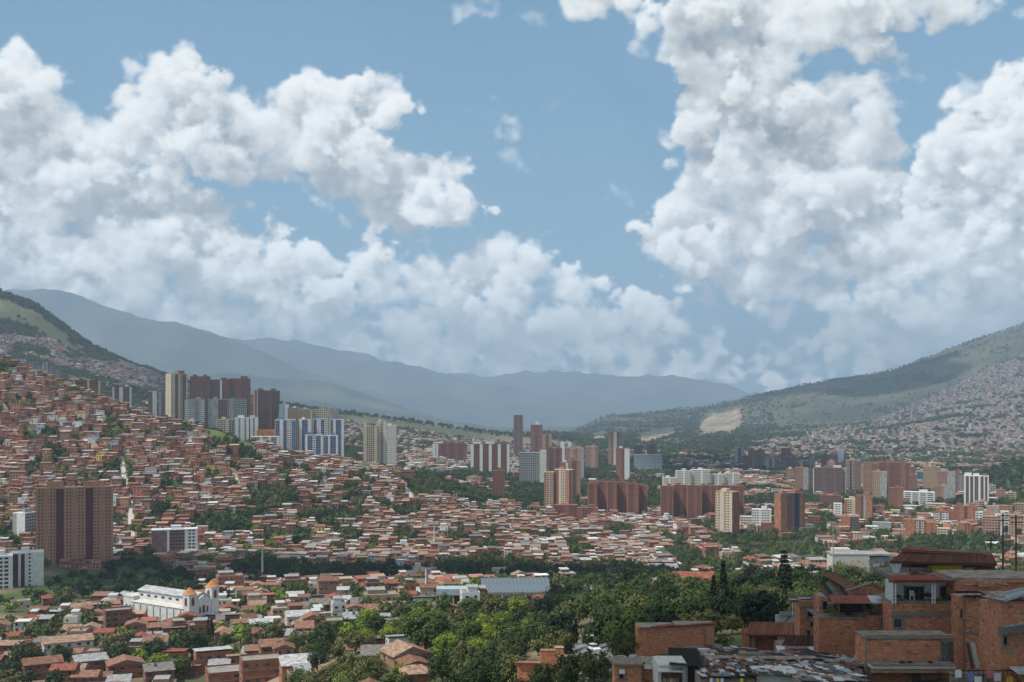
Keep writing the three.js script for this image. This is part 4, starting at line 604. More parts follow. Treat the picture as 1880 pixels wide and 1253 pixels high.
function house(o) {                                              // x, z, yaw, w, dp, h (above ground), wall, roof, shape
  const { x, z, yaw, w, dp, h, wall, roof, shape, seed = 1, front = 2, base } = o, r = rng(seed), y = base ?? Math.min(groundY(x, z), groundY(x - w / 2, z + dp / 2), groundY(x + w / 2, z + dp / 2));
  const t = thing(o.name ?? 'house', o.label ?? '', o.category ?? 'house', new THREE.Vector3(x, y, z), yaw, o.group ?? (o.label ? undefined : 'houses in the valley'));
  const mw = M[wall], mr = M[roof], fl = Math.max(1, Math.round(h / 2.8)), f = h / fl;
  box('wall', mw, t, w, h + 3, dp, 0, h / 2 - 1.5, 0);
  for (let i = 1; i < fl; i++) box('floor_slab', M.slab, t, w + 0.14, 0.22, dp + 0.14, 0, i * f, 0);
  const trim = r() < 0.4 ? M.offwhite : r() < 0.5 ? M.slab : M.tinOld;
  const win = (px, py, pz, ry, ww, wh) => { const q = box('window', M.glass, t, ww, wh, 0.12, px, py, pz, ry), s = box('sill', trim, q, 1.15, 0.1, 1.6, 0, -0.54, 0.2); };
  const nW = Math.max(1, Math.min(5, Math.round(w / 3.4)));
  for (let i = 0; i < fl; i++) {
    for (let k = 0; k < nW; k++) if (r() < 0.78) { const px = -w / 2 + w * (k + 0.5) / nW + (r() - 0.5) * 0.5; if (i === 0 && k === Math.floor(nW / 2)) box('door', r() < 0.5 ? M.maroon : M.darkgrey, t, 1.1, 2.1, 0.14, px, 1.05, dp / 2 + 0.02); else win(px, i * f + f * 0.55, dp / 2 + 0.02, 0, 0.9 + 0.8 * r(), 1.0 + 0.3 * r()); }
    if (r() < 0.7) win(-w / 2 - 0.02, i * f + f * 0.55, (r() - 0.5) * dp * 0.5, -Math.PI / 2, 1.1, 1.1);
    if (r() < 0.5) win(w / 2 + 0.02, i * f + f * 0.55, (r() - 0.5) * dp * 0.5, Math.PI / 2, 1.1, 1.1);
  }
  if (shape === 'shed') { const q = box('roof', mr, t, w + 0.9, 0.14, dp + 1.1, 0, h + 0.35 + dp * 0.05, 0); q.rotation.x = (r() < 0.6 ? 1 : -1) * (0.08 + 0.08 * r()); const q2 = box('upper_wall', mw, t, w - 0.1, 0.6 + dp * 0.09, dp * 0.5, 0, h + 0.15, q.rotation.x > 0 ? -dp * 0.24 : dp * 0.24); q2.scale.y = 0.5 + dp * 0.06; }
  else if (shape === 'gable' || shape === 'gableX') { const along = shape === 'gableX', q = meshOf('roof', PRISM, mr, t, 0, h, 0); const rw = (along ? dp : w) + 1.0, rl = (along ? w : dp) + 0.7; q.scale.set(rw, rw * (0.16 + 0.08 * r()), rl); if (along) q.rotation.y = Math.PI / 2; }
  else if (shape === 'hip') { const q = meshOf('roof', HIP, mr, t, 0, h, 0); q.scale.set(w + 1, w * 0.16 + 0.6, dp + 1); }
  else { // flat with a parapet, sometimes a lean-to on it
    box('roof_slab', M.slab, t, w - 0.3, 0.2, dp - 0.3, 0, h + 0.1, 0);
    const ph = 0.5 + 0.5 * r(); merged('parapet', [bxg(w, ph, 0.2, 0, h + ph / 2, dp / 2 - 0.1), bxg(w, ph, 0.2, 0, h + ph / 2, -dp / 2 + 0.1), bxg(0.2, ph, dp - 0.4, -w / 2 + 0.1, h + ph / 2, 0), bxg(0.2, ph, dp - 0.4, w / 2 - 0.1, h + ph / 2, 0)], mw, t);
    if (r() < 0.6) { const q = new THREE.Group(), sx = (r() - 0.5) * w * 0.4, sw = w * 0.55; q.name = 'rooftop_room'; t.add(q); box('wall', mw, q, sw, 2.2, dp * 0.5, sx, h + 1.2, -dp * 0.2); const k = box('roof', M[roof === 'slab' ? 'tin' : roof], q, sw + 0.9, 0.12, dp * 0.5 + 1, sx, h + 2.42, -dp * 0.2); k.rotation.x = 0.09; }
  }
  if (r() < 0.3) { const q = meshOf('water_tank', TANK, r() < 0.5 ? M.darkgrey : M.blue, t, (r() - 0.5) * w * 0.6, h + (shape === 'flat' ? 0.9 : 1.6), -dp * 0.1); q.scale.set(1.1, 1.3, 1.1); }
  houseList.push({ t, wall, roof, shape, fl, x, z, y: y + h / 2, big: w / -z, label: o.label });
  return t;
}
function houseAt(label, u0, u1, vt, vb, o = {}) {                // seen between u0 and u1, eaves at vt, foot at vb
  const foot = ground((u0 + u1) / 2, vb), d = -foot.z, m = mpp(d), w = (u1 - u0) * m / 1.06, dp = o.dp ?? clamp(w * 0.75, 6, 13), z = foot.z - dp / 2, x = ((u0 + u1) / 2 - CX) / F * -z;
  footprints.push([x, z, Math.hypot(w, dp) * 0.5]);
  if (o.short) landmarks.push([(u0 + u1) / 2, (vt + vb) / 2, o.short]);
  return house({ x, z, base: foot.y, yaw: o.yaw ?? (-Math.atan((((u0 + u1) / 2) - CX) / F) + 0.12), w, dp, h: (vb - vt) * m, wall: 'brick', roof: 'clay', shape: 'gableX', seed: Math.round(u0 * 7 + vt), label, ...o });
}
// ---------------------------------------------------------------- foreground: brick houses below the camera at the right, built block by block
const BRICK = new THREE.MeshPhysicalMaterial({ vertexColors: true, roughness: 0.92, specularIntensity: 0.25 });
const INSIDE = mat(0.17, 0.135, 0.11, { wear: 1 }), MORTAR = mat(0.44, 0.355, 0.285, { wear: 1 }), CEMENT = mat(0.34, 0.285, 0.23, { wear: 1 }), DARK = mat(0.018, 0.018, 0.02, { roughness: 0.6 }), TIMBER = mat(0.20, 0.13, 0.085, { wear: 1 });  // INSIDE: flat brown standing in for shade within openings, also doors and walls
const SHEET = { tin: mat(0.56, 0.59, 0.61, { wear: 1, roughness: 0.55 }), white: mat(0.72, 0.74, 0.75, { wear: 2, roughness: 0.6 }), old: mat(0.27, 0.255, 0.245, { wear: 1 }), rust: mat(0.25, 0.13, 0.085, { wear: 1 }), red: mat(0.47, 0.12, 0.085, { wear: 1 }), orange: mat(0.52, 0.17, 0.10, { wear: 1 }), dark: mat(0.065, 0.055, 0.052, { wear: 1 }), blue: mat(0.32, 0.43, 0.50, { wear: 1 }), pink: mat(0.48, 0.26, 0.23, { wear: 1 }) };
// blocks 0.4 x 0.2 laid in running bond on a wall w x h; holes are [x0, y0, x1, y1] from its lower left corner. Returns geometry facing +z with its foot at y = 0, centred in x
function blockGeo(w, h, seed, holes = [], tone = 1, len = 0.4, crs = 0.2) {
  const r = rng(seed), p = [], n = [], c = [], J = 0.018;
  const quad = (a, b, d, e, nn, k) => { p.push(...a, ...b, ...d, ...a, ...d, ...e); for (let i = 0; i < 6; i++) { n.push(...nn); c.push(...k); } };
  const rows = Math.floor(h / crs);
  for (let j = 0; j < rows; j++) {
    const y0 = j * crs + J, y1 = (j + 1) * crs - J; let x = (j % 2 ? -len / 2 : 0) + (r() - .5) * 0.05;
    while (x < w - 0.05) {
      const l = len * (r() < 0.06 ? 0.55 : 1), x0 = Math.max(0.005, x + J), x1 = Math.min(w - 0.005, x + l - J); x += l; if (x1 - x0 < 0.06) continue;
      if (holes.some((q) => x1 > q[0] && x0 < q[2] && y1 > q[1] && y0 < q[3])) continue;
      const f = 0.018 + 0.016 * r(), t = tone * (0.80 + 0.5 * r() * r() + 0.12 * fbm2(x * 0.7 + seed, j * 0.12, 2)), k = r() < 0.03 ? [0.26 * t, 0.11 * t, 0.075 * t] : r() < 0.05 ? [0.44 * t, 0.25 * t, 0.165 * t] : [0.53 * t, (0.20 + 0.03 * r()) * t, 0.118 * t];
      const X0 = x0 - w / 2, X1 = x1 - w / 2; quad([X0, y0, f], [X1, y0, f], [X1, y1, f], [X0, y1, f], [0, 0, 1], k); quad([X0, y1, f], [X1, y1, f], [X1, y1, 0], [X0, y1, 0], [0, 1, 0], k); quad([X0, y0, 0], [X1, y0, 0], [X1, y0, f], [X0, y0, f], [0, -1, 0], k); quad([X0, y0, 0], [X0, y0, f], [X0, y1, f], [X0, y1, 0], [-1, 0, 0], k); quad([X1, y0, f], [X1, y0, 0], [X1, y1, 0], [X1, y1, f], [1, 0, 0], k);
    }
  }
  const g = new THREE.BufferGeometry(); for (const [k, a] of [['position', p], ['normal', n], ['color', c]]) g.setAttribute(k, new THREE.BufferAttribute(new Float32Array(a), 3)); return g;
}
class Lot {                                                      // a building placed by its front plane: photo columns and levels at a distance give its real size
  constructor(name, label, category, u, v, d) { this.d = d; this.p0 = at(u, v, d); this.t = thing(name, label, category, this.p0); footprints.push([this.p0.x, this.p0.z - 3, 5]); this.k = Math.round(u * 3 + v); }
  l(u, v, d = this.d) { return at(u, v, d).sub(this.p0); }
  // a box whose front face fills u0..u1, v0..v1 at distance d, going back by depth
  box(name, m, u0, v0, u1, v1, depth, d = this.d, parent = this.t) { const a = this.l(u0, v1, d), b = this.l(u1, v0, d); return box(name, m, parent, b.x - a.x, b.y - a.y, depth, (a.x + b.x) / 2, (a.y + b.y) / 2, a.z - depth / 2); }
  // masonry: mortar body with laid blocks on the front and the left flank
  wall(u0, v0, u1, v1, depth, o = {}) {
    const d = o.d ?? this.d, body = this.box(o.name ?? 'wall', o.mortar ?? MORTAR, u0, v0, u1, v1, depth, d), w = body.scale.x, h = body.scale.y, m = mpp(d), holes = (o.holes ?? []).map(([a, b, c, e]) => [(a - u0) * m, (v1 - e) * m, (c - u0) * m, (v1 - b) * m]);
    const f = meshOf('front_blocks', blockGeo(w, h, this.k += 7, holes, o.tone ?? 1), BRICK, this.t, body.position.x, body.position.y - h / 2, body.position.z + depth / 2 + 0.002); f.userData.kind = 'stuff';
    const s = meshOf('flank_blocks', blockGeo(depth, h, this.k += 5, [], (o.tone ?? 1) * 1.05), BRICK, this.t, body.position.x - w / 2 - 0.002, body.position.y - h / 2, body.position.z); s.rotation.y = -Math.PI / 2; s.userData.kind = 'stuff';
    if (w > 2.4 && h > 1.2) { const r = rng(this.k), z = body.position.z + depth / 2 + 0.03, m0 = mpp(d); for (const s of [1]) box('concrete_column', MORTAR, this.t, 0.2, h, 0.09, body.position.x + s * (w / 2 - 0.11), body.position.y, z - 0.02); for (let i = 0; i < Math.min(5, Math.floor(w * h / 9)); i++) { const pw = 0.3 + 0.9 * r(), ph = 0.12 + 0.3 * r(), px = (r() - 0.5) * (w - 1.4), py = (r() - 0.5) * (h - 0.6); if (!holes.some((q) => px + w / 2 + pw > q[0] && px + w / 2 - pw < q[2] && py + h / 2 + ph > q[1] && py + h / 2 - ph < q[3])) box('cement_patch', r() < 0.5 ? CEMENT : MORTAR, this.t, pw, ph, 0.05, body.position.x + px, body.position.y + py, z - 0.012); } if (h > 3 && r() < 0.7) { const px = (r() - 0.5) * w * 0.8; if (!holes.some((q) => px + w / 2 > q[0] - 0.2 && px + w / 2 < q[2] + 0.2)) box('drain_pipe', M.tinOld, this.t, 0.09, h * 0.95, 0.09, body.position.x + px, body.position.y, z + 0.05); } }
    return body;
  }
  window(u0, v0, u1, v1, o = {}) { const d = (o.d ?? this.d) - 0.02, q = this.box(o.name ?? 'window', o.frame ?? CEMENT, u0, v0, u1, v1, 0.1, d - 0.03), n = o.panes ?? 1; for (let i = 0; i < n; i++) box(o.pane ?? 'pane', o.glass ?? M.glass, q, 0.86 / n - 0.04, 0.86, 0.5, -0.43 + 0.86 * (i + 0.5) / n, 0, 0.35); if (o.sill !== false) box('sill', CEMENT, q, 1.15, 0.08, 1.6, 0, -0.53, 0.3); return q; }
}
const WAVE = (() => { const n = 44, p = [], idx = [], uv = []; for (let i = 0; i <= n; i++) { const x = i / n - 0.5, y = Math.sin(i / n * Math.PI * 2 * 11) * 0.5; p.push(x, y, -0.5, x, y, 0.5); uv.push(x, 0, x, 1); if (i < n) { const a = i * 2; idx.push(a, a + 1, a + 2, a + 1, a + 3, a + 2); } } const g = new THREE.BufferGeometry(); g.setAttribute('position', new THREE.BufferAttribute(new Float32Array(p), 3)); g.setAttribute('uv', new THREE.BufferAttribute(new Float32Array(uv), 2)); g.setIndex(idx); g.computeVertexNormals(); return g; })();
for (const k in SHEET) SHEET[k].side = THREE.DoubleSide;
// sheet roof between four corners (eave left, eave right, ridge left, ridge right), of corrugated sheets laid side by side
function sheetRoof(lot, name, m, el, er, rl, rr, n, o = {}) {
  const t = lot.t, len = el.distanceTo(rl) * 1.0;
  for (let i = 0; i < n; i++) {
    const a = el.clone().lerp(er, (i + 0.5) / n), b = rl.clone().lerp(rr, (i + 0.5) / n), w = el.distanceTo(er) / n * 1.06, q = meshOf(name, WAVE, Array.isArray(m) ? m[i % m.length] : m, t), ax = er.clone().sub(el).normalize(), up = b.clone().sub(a), L = up.length(); up.normalize();
    const nn = new THREE.Vector3().crossVectors(up, ax).negate().normalize(); if (nn.y < 0) nn.negate();
    q.matrix.makeBasis(ax, nn, up.clone().negate()); q.quaternion.setFromRotationMatrix(q.matrix); q.scale.set(w, o.wave ?? 0.05, L * (1 + (o.jit ?? 0.02) * Math.sin(i * 5.1))); q.position.copy(a).add(b).multiplyScalar(0.5).addScaledVector(nn, 0.03 + (i % 2) * 0.014);
  }
}
const TILE = new THREE.CylinderGeometry(0.5, 0.5, 1, 8, 1, true, -Math.PI / 2, Math.PI).rotateX(-Math.PI / 2), CLAY = [mat(0.40, 0.155, 0.095, { side: THREE.DoubleSide, wear: 1 }), mat(0.33, 0.125, 0.08, { side: THREE.DoubleSide, wear: 1 }), mat(0.46, 0.20, 0.125, { side: THREE.DoubleSide, wear: 1 }), mat(0.25, 0.105, 0.075, { side: THREE.DoubleSide, wear: 1 })], CLAYDARK = [mat(0.15, 0.075, 0.06, { side: THREE.DoubleSide, wear: 1 }), mat(0.20, 0.095, 0.07, { side: THREE.DoubleSide, wear: 1 }), mat(0.10, 0.06, 0.052, { side: THREE.DoubleSide, wear: 1 })];
// barrel-tile roof: a deck and tile courses running up it, each course a row of lapped tiles
function tileRoof(lot, el, er, rl, rr, pitch = 0.24, clay = CLAY, seed = 1) {
  const t = lot.t, n = Math.round(el.distanceTo(er) / pitch), r = rng(seed), ax = er.clone().sub(el).normalize(), up0 = rl.clone().lerp(rr, 0.5).sub(el.clone().lerp(er, 0.5)).normalize(), nn = new THREE.Vector3().crossVectors(ax, up0).normalize(); if (nn.y < 0) nn.negate();
  const g = new THREE.BufferGeometry(), D = nn.clone().multiplyScalar(-0.12); const pts = [el, er, rr, rl], lo = pts.map((p) => p.clone().add(D)); const tri = []; const q4 = (a, b, c, d) => tri.push(a, b, c, a, c, d); q4(pts[0], pts[1], pts[2], pts[3]); q4(lo[3], lo[2], lo[1], lo[0]); for (let i = 0; i < 4; i++) q4(lo[i], lo[(i + 1) % 4], pts[(i + 1) % 4], pts[i]);
  g.setAttribute('position', new THREE.BufferAttribute(new Float32Array(tri.flatMap((p) => [p.x, p.y, p.z])), 3)); g.computeVertexNormals(); meshOf('roof_deck', g, clay[clay.length - 1], t);
  for (let i = 0; i < n; i++) {
    const a = el.clone().lerp(er, (i + 0.5) / n), b = rl.clone().lerp(rr, (i + 0.5) / n), L = a.distanceTo(b), up = b.clone().sub(a).normalize(), k = Math.max(2, Math.round(L / 0.42)), basis = new THREE.Matrix4().makeBasis(ax, nn, up.clone().negate()), list = [];
    for (let j = 0; j < k; j++) { const q = TILE.clone(); q.scale(pitch * 0.8 * (1 - 0.08 * r()), pitch * (0.95 + 0.15 * r()), L / k * 1.12); q.rotateX(0.05); q.applyMatrix4(basis); const c = a.clone().lerp(b, (j + 0.5) / k); q.translate(c.x + nn.x * 0.01, c.y + nn.y * 0.01 + 0.01 * r(), c.z + nn.z * 0.01); list.push(q); }
    const m = meshOf('tile_row', mergeGeometries(list), clay[Math.floor(r() * clay.length)], t); m.userData.kind = 'stuff';
  }
}
// pots and leafy plants
const POTG = new THREE.CylinderGeometry(0.5, 0.36, 1, 12), SPRAY = leafGeo(907, 14, 22, 0.14, ball(0.9, 0.2), 0.4);
function potPlant(label, u, v, d, size, tone) { const p = at(u, v, d), t = thing('potted_plant', label, 'plant', p, u % 6, 'potted plants on the terraces'), a = meshOf('pot', POTG, M.clay, t, 0, size * 0.16, 0); a.scale.set(size * 0.4, size * 0.34, size * 0.4); const b = meshOf('leaves', SPRAY, tone, t, 0, size * 0.72, 0); b.scale.setScalar(size * 0.55); }

// --- balcony house with the red sheet roof
{
  const d = 122, L = new Lot('balcony_house', 'brick balcony house with red sheet roof and white lattice posts', 'house', 1692, 1262, d);
  L.wall(1638, 1107, 1750, 1262, 3, { holes: [[1638, 1124, 1750, 1131.5], [1640, 1135, 1661, 1154]] });
  L.box('concrete_band', CEMENT, 1637.6, 1124, 1750, 1131.5, 0.16, d - 0.1); L.box('balcony_sill', CEMENT, 1637.5, 1105, 1750, 1107.2, 0.5, d - 0.12);
  L.box('balcony_floor', CEMENT, 1638, 1106.2, 1750, 1108, 5.8, d + 0.1);
  L.box('rear_wall', M.offwhite, 1638, 1069, 1750, 1106, 0.3, d + 2.2); L.box('side_wall', M.offwhite, 1638, 1069, 1640, 1106, 2.2, d + 0.6);
  L.window(1660, 1077, 1698, 1105.5, { d: d + 2.2, name: 'glass_door', frame: M.darkgrey, panes: 4, sill: false }); L.window(1726, 1077, 1748, 1104, { d: d + 2.2, name: 'glass_door', frame: M.darkgrey, panes: 2, sill: false });
  L.window(1641, 1137, 1656, 1153, { panes: 2 }); L.box('lintel', CEMENT, 1637.5, 1133, 1678, 1136.3, 0.12, d - 0.06); L.box('cement_patch', CEMENT, 1657, 1138, 1663.5, 1156, 0.06, d - 0.04);
  for (const [a, b] of [[1638.6, 1646], [1711.5, 1718.2]]) { const post = new THREE.Group(); post.name = 'lattice_post'; L.t.add(post); L.box('post_rail', M.white, a, 1072, a + 1.7, 1110, 0.1, d - 0.3, post); L.box('post_rail', M.white, b - 1.7, 1072, b, 1110, 0.1, d - 0.3, post); for (let i = 0; i < 6; i++) L.box('post_rung', M.white, a + 1.7, 1073 + i * 6.4, b - 1.7, 1074.6 + i * 6.4, 0.08, d - 0.31, post); }
  L.box('fascia', SHEET.rust, 1633, 1066.4, 1750, 1070.2, 0.25, d - 0.9);
  sheetRoof(L, 'roof_sheet', SHEET.red, L.l(1633, 1066.5, d - 1), L.l(1727, 1066.5, d - 1), L.l(1640, 1057.5, d + 5), L.l(1728, 1057.5, d + 5), 9); sheetRoof(L, 'roof_sheet', SHEET.old, L.l(1727, 1066.5, d - 1), L.l(1750, 1066.5, d - 1), L.l(1728, 1057.5, d + 5), L.l(1751, 1057.5, d + 5), 2);
  // white plastic chair on the balcony
  const c = thing('plastic_chair', 'white plastic armchair on the balcony', 'chair', at(1675, 1106, d + 1.1), 2.6), W = M.white;
  box('seat', W, c, 0.46, 0.04, 0.44, 0, 0.72, 0); for (const sx of [-1, 1]) for (const sz of [-1, 1]) box('leg', W, c, 0.05, 0.72, 0.05, sx * 0.22, 0.36, sz * 0.2); for (let i = 0; i < 5; i++) box('back_slat', W, c, 0.05, 0.5, 0.03, -0.18 + i * 0.09, 1.0, -0.22); box('back_rail', W, c, 0.5, 0.08, 0.05, 0, 1.27, -0.22); for (const sx of [-1, 1]) { box('armrest', W, c, 0.06, 0.04, 0.44, sx * 0.25, 0.95, 0); box('arm_post', W, c, 0.05, 0.22, 0.05, sx * 0.25, 0.83, 0.19); }
  potPlant('dark leafy pot plant beside the left lattice post', 1648, 1106, d + 0.3, 0.9, LEAF.dark); potPlant('leafy pot plant right of the glass door', 1702, 1106, d + 0.6, 1.1, LEAF.dark); potPlant('pot plant with yellow flower right of the second post', 1726, 1106, d + 0.3, 0.6, LEAF.lime); potPlant('small pot plant at the balcony right end', 1735, 1106, d + 0.4, 0.8, LEAF.mid);
}
// --- terrace house to its left
{
  const d = 126, L = new Lot('terrace_house', 'brick terrace house with orange and white awning', 'house', 1570, 1262, d);
  L.wall(1504, 1137, 1587, 1262, 2.2, { tone: 0.95 }); L.wall(1587, 1131, 1638, 1262, 2.2, { tone: 0.92, d: d + 0.05, name: 'right_wall' });
  L.box('coping', CEMENT, 1503.5, 1134.4, 1587, 1137, 0.5, d - 0.12); L.box('terrace_floor', CEMENT, 1505, 1135, 1637, 1137, 5.6, d + 0.3);
  L.box('rear_wall', MORTAR, 1541, 1106, 1637, 1136, 0.3, d + 4.2); L.wall(1504, 1096, 1541, 1135, 1.4, { d: d + 3.4, name: 'left_rear_wall', holes: [[1511, 1105, 1520, 1120]] }); L.window(1511, 1105, 1519, 1120, { d: d + 3.4, glass: DARK, frame: TIMBER });
  L.box('rear_opening', INSIDE, 1542, 1110, 1590, 1135, 0.2, d + 3.9); L.wall(1626, 1106, 1638, 1132, 3, { d: d + 0.1, name: 'pier' }); L.wall(1587, 1122, 1604, 1131, 0.3, { d: d + 1.6, name: 'low_wall' });  // brown sheet before the rear wall: the shade of an opening put into colour
  sheetRoof(L, 'awning_sheet', SHEET.orange, L.l(1521, 1107, d - 0.6), L.l(1595, 1109, d - 0.6), L.l(1531, 1093.5, d + 3.6), L.l(1598, 1095, d + 3.6), 6); sheetRoof(L, 'awning_sheet', SHEET.white, L.l(1595, 1109.3, d - 0.65), L.l(1638, 1109.3, d - 0.65), L.l(1600, 1095, d + 3.5), L.l(1639, 1095, d + 3.5), 4, { wave: 0.09 });
  L.box('awning_beam', M.tin, 1521, 1107.2, 1638, 1109, 0.1, d - 0.55); for (const u of [1541, 1586]) L.box('awning_post', TIMBER, u, 1108, u + 1.6, 1135, 0.12, d - 0.2);
  L.box('repair_strip', SHEET.rust, 1545, 1100, 1556, 1101.2, 0.4, d + 1.2);
  // gable behind the awning
  const G = new Lot('gable_house', 'brick gable house with pale cement verges behind the awning', 'house', 1590, 1130, 134), a = G.l(1533, 1093, 134), b = G.l(1641, 1093, 134), p = G.l(1602, 1071.5, 134), s = new THREE.Shape(); s.moveTo(a.x, a.y - 4); s.lineTo(b.x, b.y - 4); s.lineTo(b.x, b.y); s.lineTo(p.x, p.y); s.lineTo(a.x, a.y); s.closePath();
  const gw = meshOf('gable_wall', new THREE.ExtrudeGeometry(s, { depth: 0.3, bevelEnabled: false }), MORTAR, G.t, 0, 0, -0.3);
  { const hgt = p.y - a.y + 4, w = b.x - a.x, g = blockGeo(w, hgt, 71, [], 0.95), q = g.attributes.position, keepP = [], keepN = [], keepC = []; for (let i = 0; i < q.count; i += 6) { let ok = true; for (let j = 0; j < 6; j++) { const x = q.getX(i + j) + (a.x + b.x) / 2, y = q.getY(i + j) + a.y - 4, top = x < p.x ? lerp(a.y, p.y, (x - a.x) / (p.x - a.x)) : lerp(p.y, b.y, (x - p.x) / (b.x - p.x)); if (y > top - 0.02) ok = false; } if (ok) for (let j = 0; j < 6; j++) { keepP.push(q.getX(i + j), q.getY(i + j), q.getZ(i + j)); keepN.push(g.attributes.normal.getX(i + j), g.attributes.normal.getY(i + j), g.attributes.normal.getZ(i + j)); keepC.push(g.attributes.color.getX(i + j), g.attributes.color.getY(i + j), g.attributes.color.getZ(i + j)); } }
    const g2 = new THREE.BufferGeometry(); for (const [k, v] of [['position', keepP], ['normal', keepN], ['color', keepC]]) g2.setAttribute(k, new THREE.BufferAttribute(new Float32Array(v), 3)); const m = meshOf('gable_blocks', g2, BRICK, G.t, (a.x + b.x) / 2, a.y - 4, 0.003); m.userData.kind = 'stuff'; }
  const slope = (x0, y0, x1, y1) => { const l = Math.hypot(x1 - x0, y1 - y0), m = box('verge', M.clayPale, G.t, l + 0.2, 0.16, 0.5, (x0 + x1) / 2, (y0 + y1) / 2 + 0.06, -0.1); m.rotation.z = Math.atan2(y1 - y0, x1 - x0); }; slope(a.x, a.y, p.x, p.y); slope(p.x, p.y, b.x, b.y);
  const back = new THREE.Vector3(0, 0, -9); sheetRoof(G, 'roof_sheet', SHEET.pink, b.clone(), b.clone().add(back), p.clone(), p.clone().add(back), 6); sheetRoof(G, 'roof_sheet', SHEET.rust, a.clone(), a.clone().add(back), p.clone(), p.clone().add(back), 6);
  const R = new Lot('shed', 'dark sheet-roofed shed left of the gable', 'shed', 1535, 1140, 131); R.wall(1502, 1094, 1534, 1140, 2, { tone: 0.8 }); sheetRoof(R, 'roof_sheet', [SHEET.rust, SHEET.dark, SHEET.old], R.l(1498, 1093.5, 130), R.l(1546, 1093.5, 130), R.l(1516, 1076, 140), R.l(1576, 1074, 140), 6);
  potPlant('yellow-green bushy plant on the terrace left end', 1530, 1136, d + 0.8, 1.5, LEAF.olive); potPlant('green bushy plant at the terrace middle', 1593, 1131.5, d + 0.5, 1.5, LEAF.mid); potPlant('low dark plant under the awning', 1560, 1136, d + 1, 0.8, LEAF.dark);
}
// --- lower front house with the slab roof
{
  const d = 108, L = new Lot('slab_house', 'low brick house with concrete slab roof and dark doorway', 'house', 1660, 1270, d);
  L.wall(1591, 1173.5, 1752, 1222, 3.4, { holes: [[1729, 1179, 1752, 1222]], tone: 1.12 }); L.box('parapet', MORTAR, 1589, 1166, 1752, 1174, 0.3, d + 0.02); L.box('roof_slab', CEMENT, 1589, 1172, 1752, 1174.2, 3.6, d - 0.1);
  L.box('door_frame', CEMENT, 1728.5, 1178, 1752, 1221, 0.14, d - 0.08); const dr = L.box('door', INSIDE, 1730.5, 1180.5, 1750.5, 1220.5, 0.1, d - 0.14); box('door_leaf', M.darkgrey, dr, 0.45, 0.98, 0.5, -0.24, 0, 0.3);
  L.box('corner_wall', MORTAR, 1589, 1172, 1592.4, 1262, 0.2, d - 0.06); L.window(1580, 1178, 1585.5, 1192, { d: d + 2.2, glass: DARK });
  const sheets = [[1596, 1165, SHEET.tin], [1628, 1166, SHEET.white], [1660, 1165.5, SHEET.old], [1690, 1166, SHEET.tin], [1712, 1167, SHEET.rust]]; for (const [u, v, m] of sheets) sheetRoof(L, 'roof_sheet', m, L.l(u - 2, v + 7, d + 0.3), L.l(u + 32, v + 6, d + 0.3), L.l(u + 2, v - 5, d + 4), L.l(u + 34, v - 5.5, d + 4), 2);
  L.box('ledge_slab', M.offwhite, 1602, 1223, 1756, 1229, 2.4, d - 1.6); L.box('ledge_top', CEMENT, 1602, 1221.5, 1756, 1223.2, 2.6, d - 1.7); L.wall(1602, 1229, 1756, 1236.5, 0.4, { d: d - 1.5, name: 'ledge_front', tone: 0.9 });
  L.wall(1602, 1236.5, 1756, 1272, 5, { d: d + 0.5, name: 'lower_wall', tone: 0.85, holes: [[1674, 1236, 1692, 1272]] }); L.box('lower_door', INSIDE, 1675, 1239, 1691, 1270, 0.1, d + 0.42);
  for (const [u, w] of [[1652, 13], [1666, 11], [1704, 10]]) { const t = thing('rubbish_bag', u === 1652 ? 'black rubbish bag, leftmost on the slab ledge' : u === 1666 ? 'black rubbish bag in the middle of the ledge' : 'flat dark sack on the ledge by the doorway', 'bag', at(u + 5, 1221.5, d - 0.9), 0, 'bags on the ledge'); const g = new THREE.IcosahedronGeometry(1, 3), q = g.attributes.position; for (let i = 0; i < q.count; i++) { const x = q.getX(i), y = q.getY(i), z = q.getZ(i), k = 1 + 0.22 * noise2(x * 2.2 + u, y * 2.2 + z * 1.7); q.setXYZ(i, x * k, Math.max(-0.55, y * k), z * k); } g.computeVertexNormals(); const m = meshOf('sack', g, mat(0.02, 0.02, 0.022, { roughness: 0.45 }), t, 0, 0.15, 0); m.scale.set(w * 0.026, 0.26, 0.3); box('knot', DARK, t, 0.06, 0.12, 0.06, 0, 0.4, 0); }
}
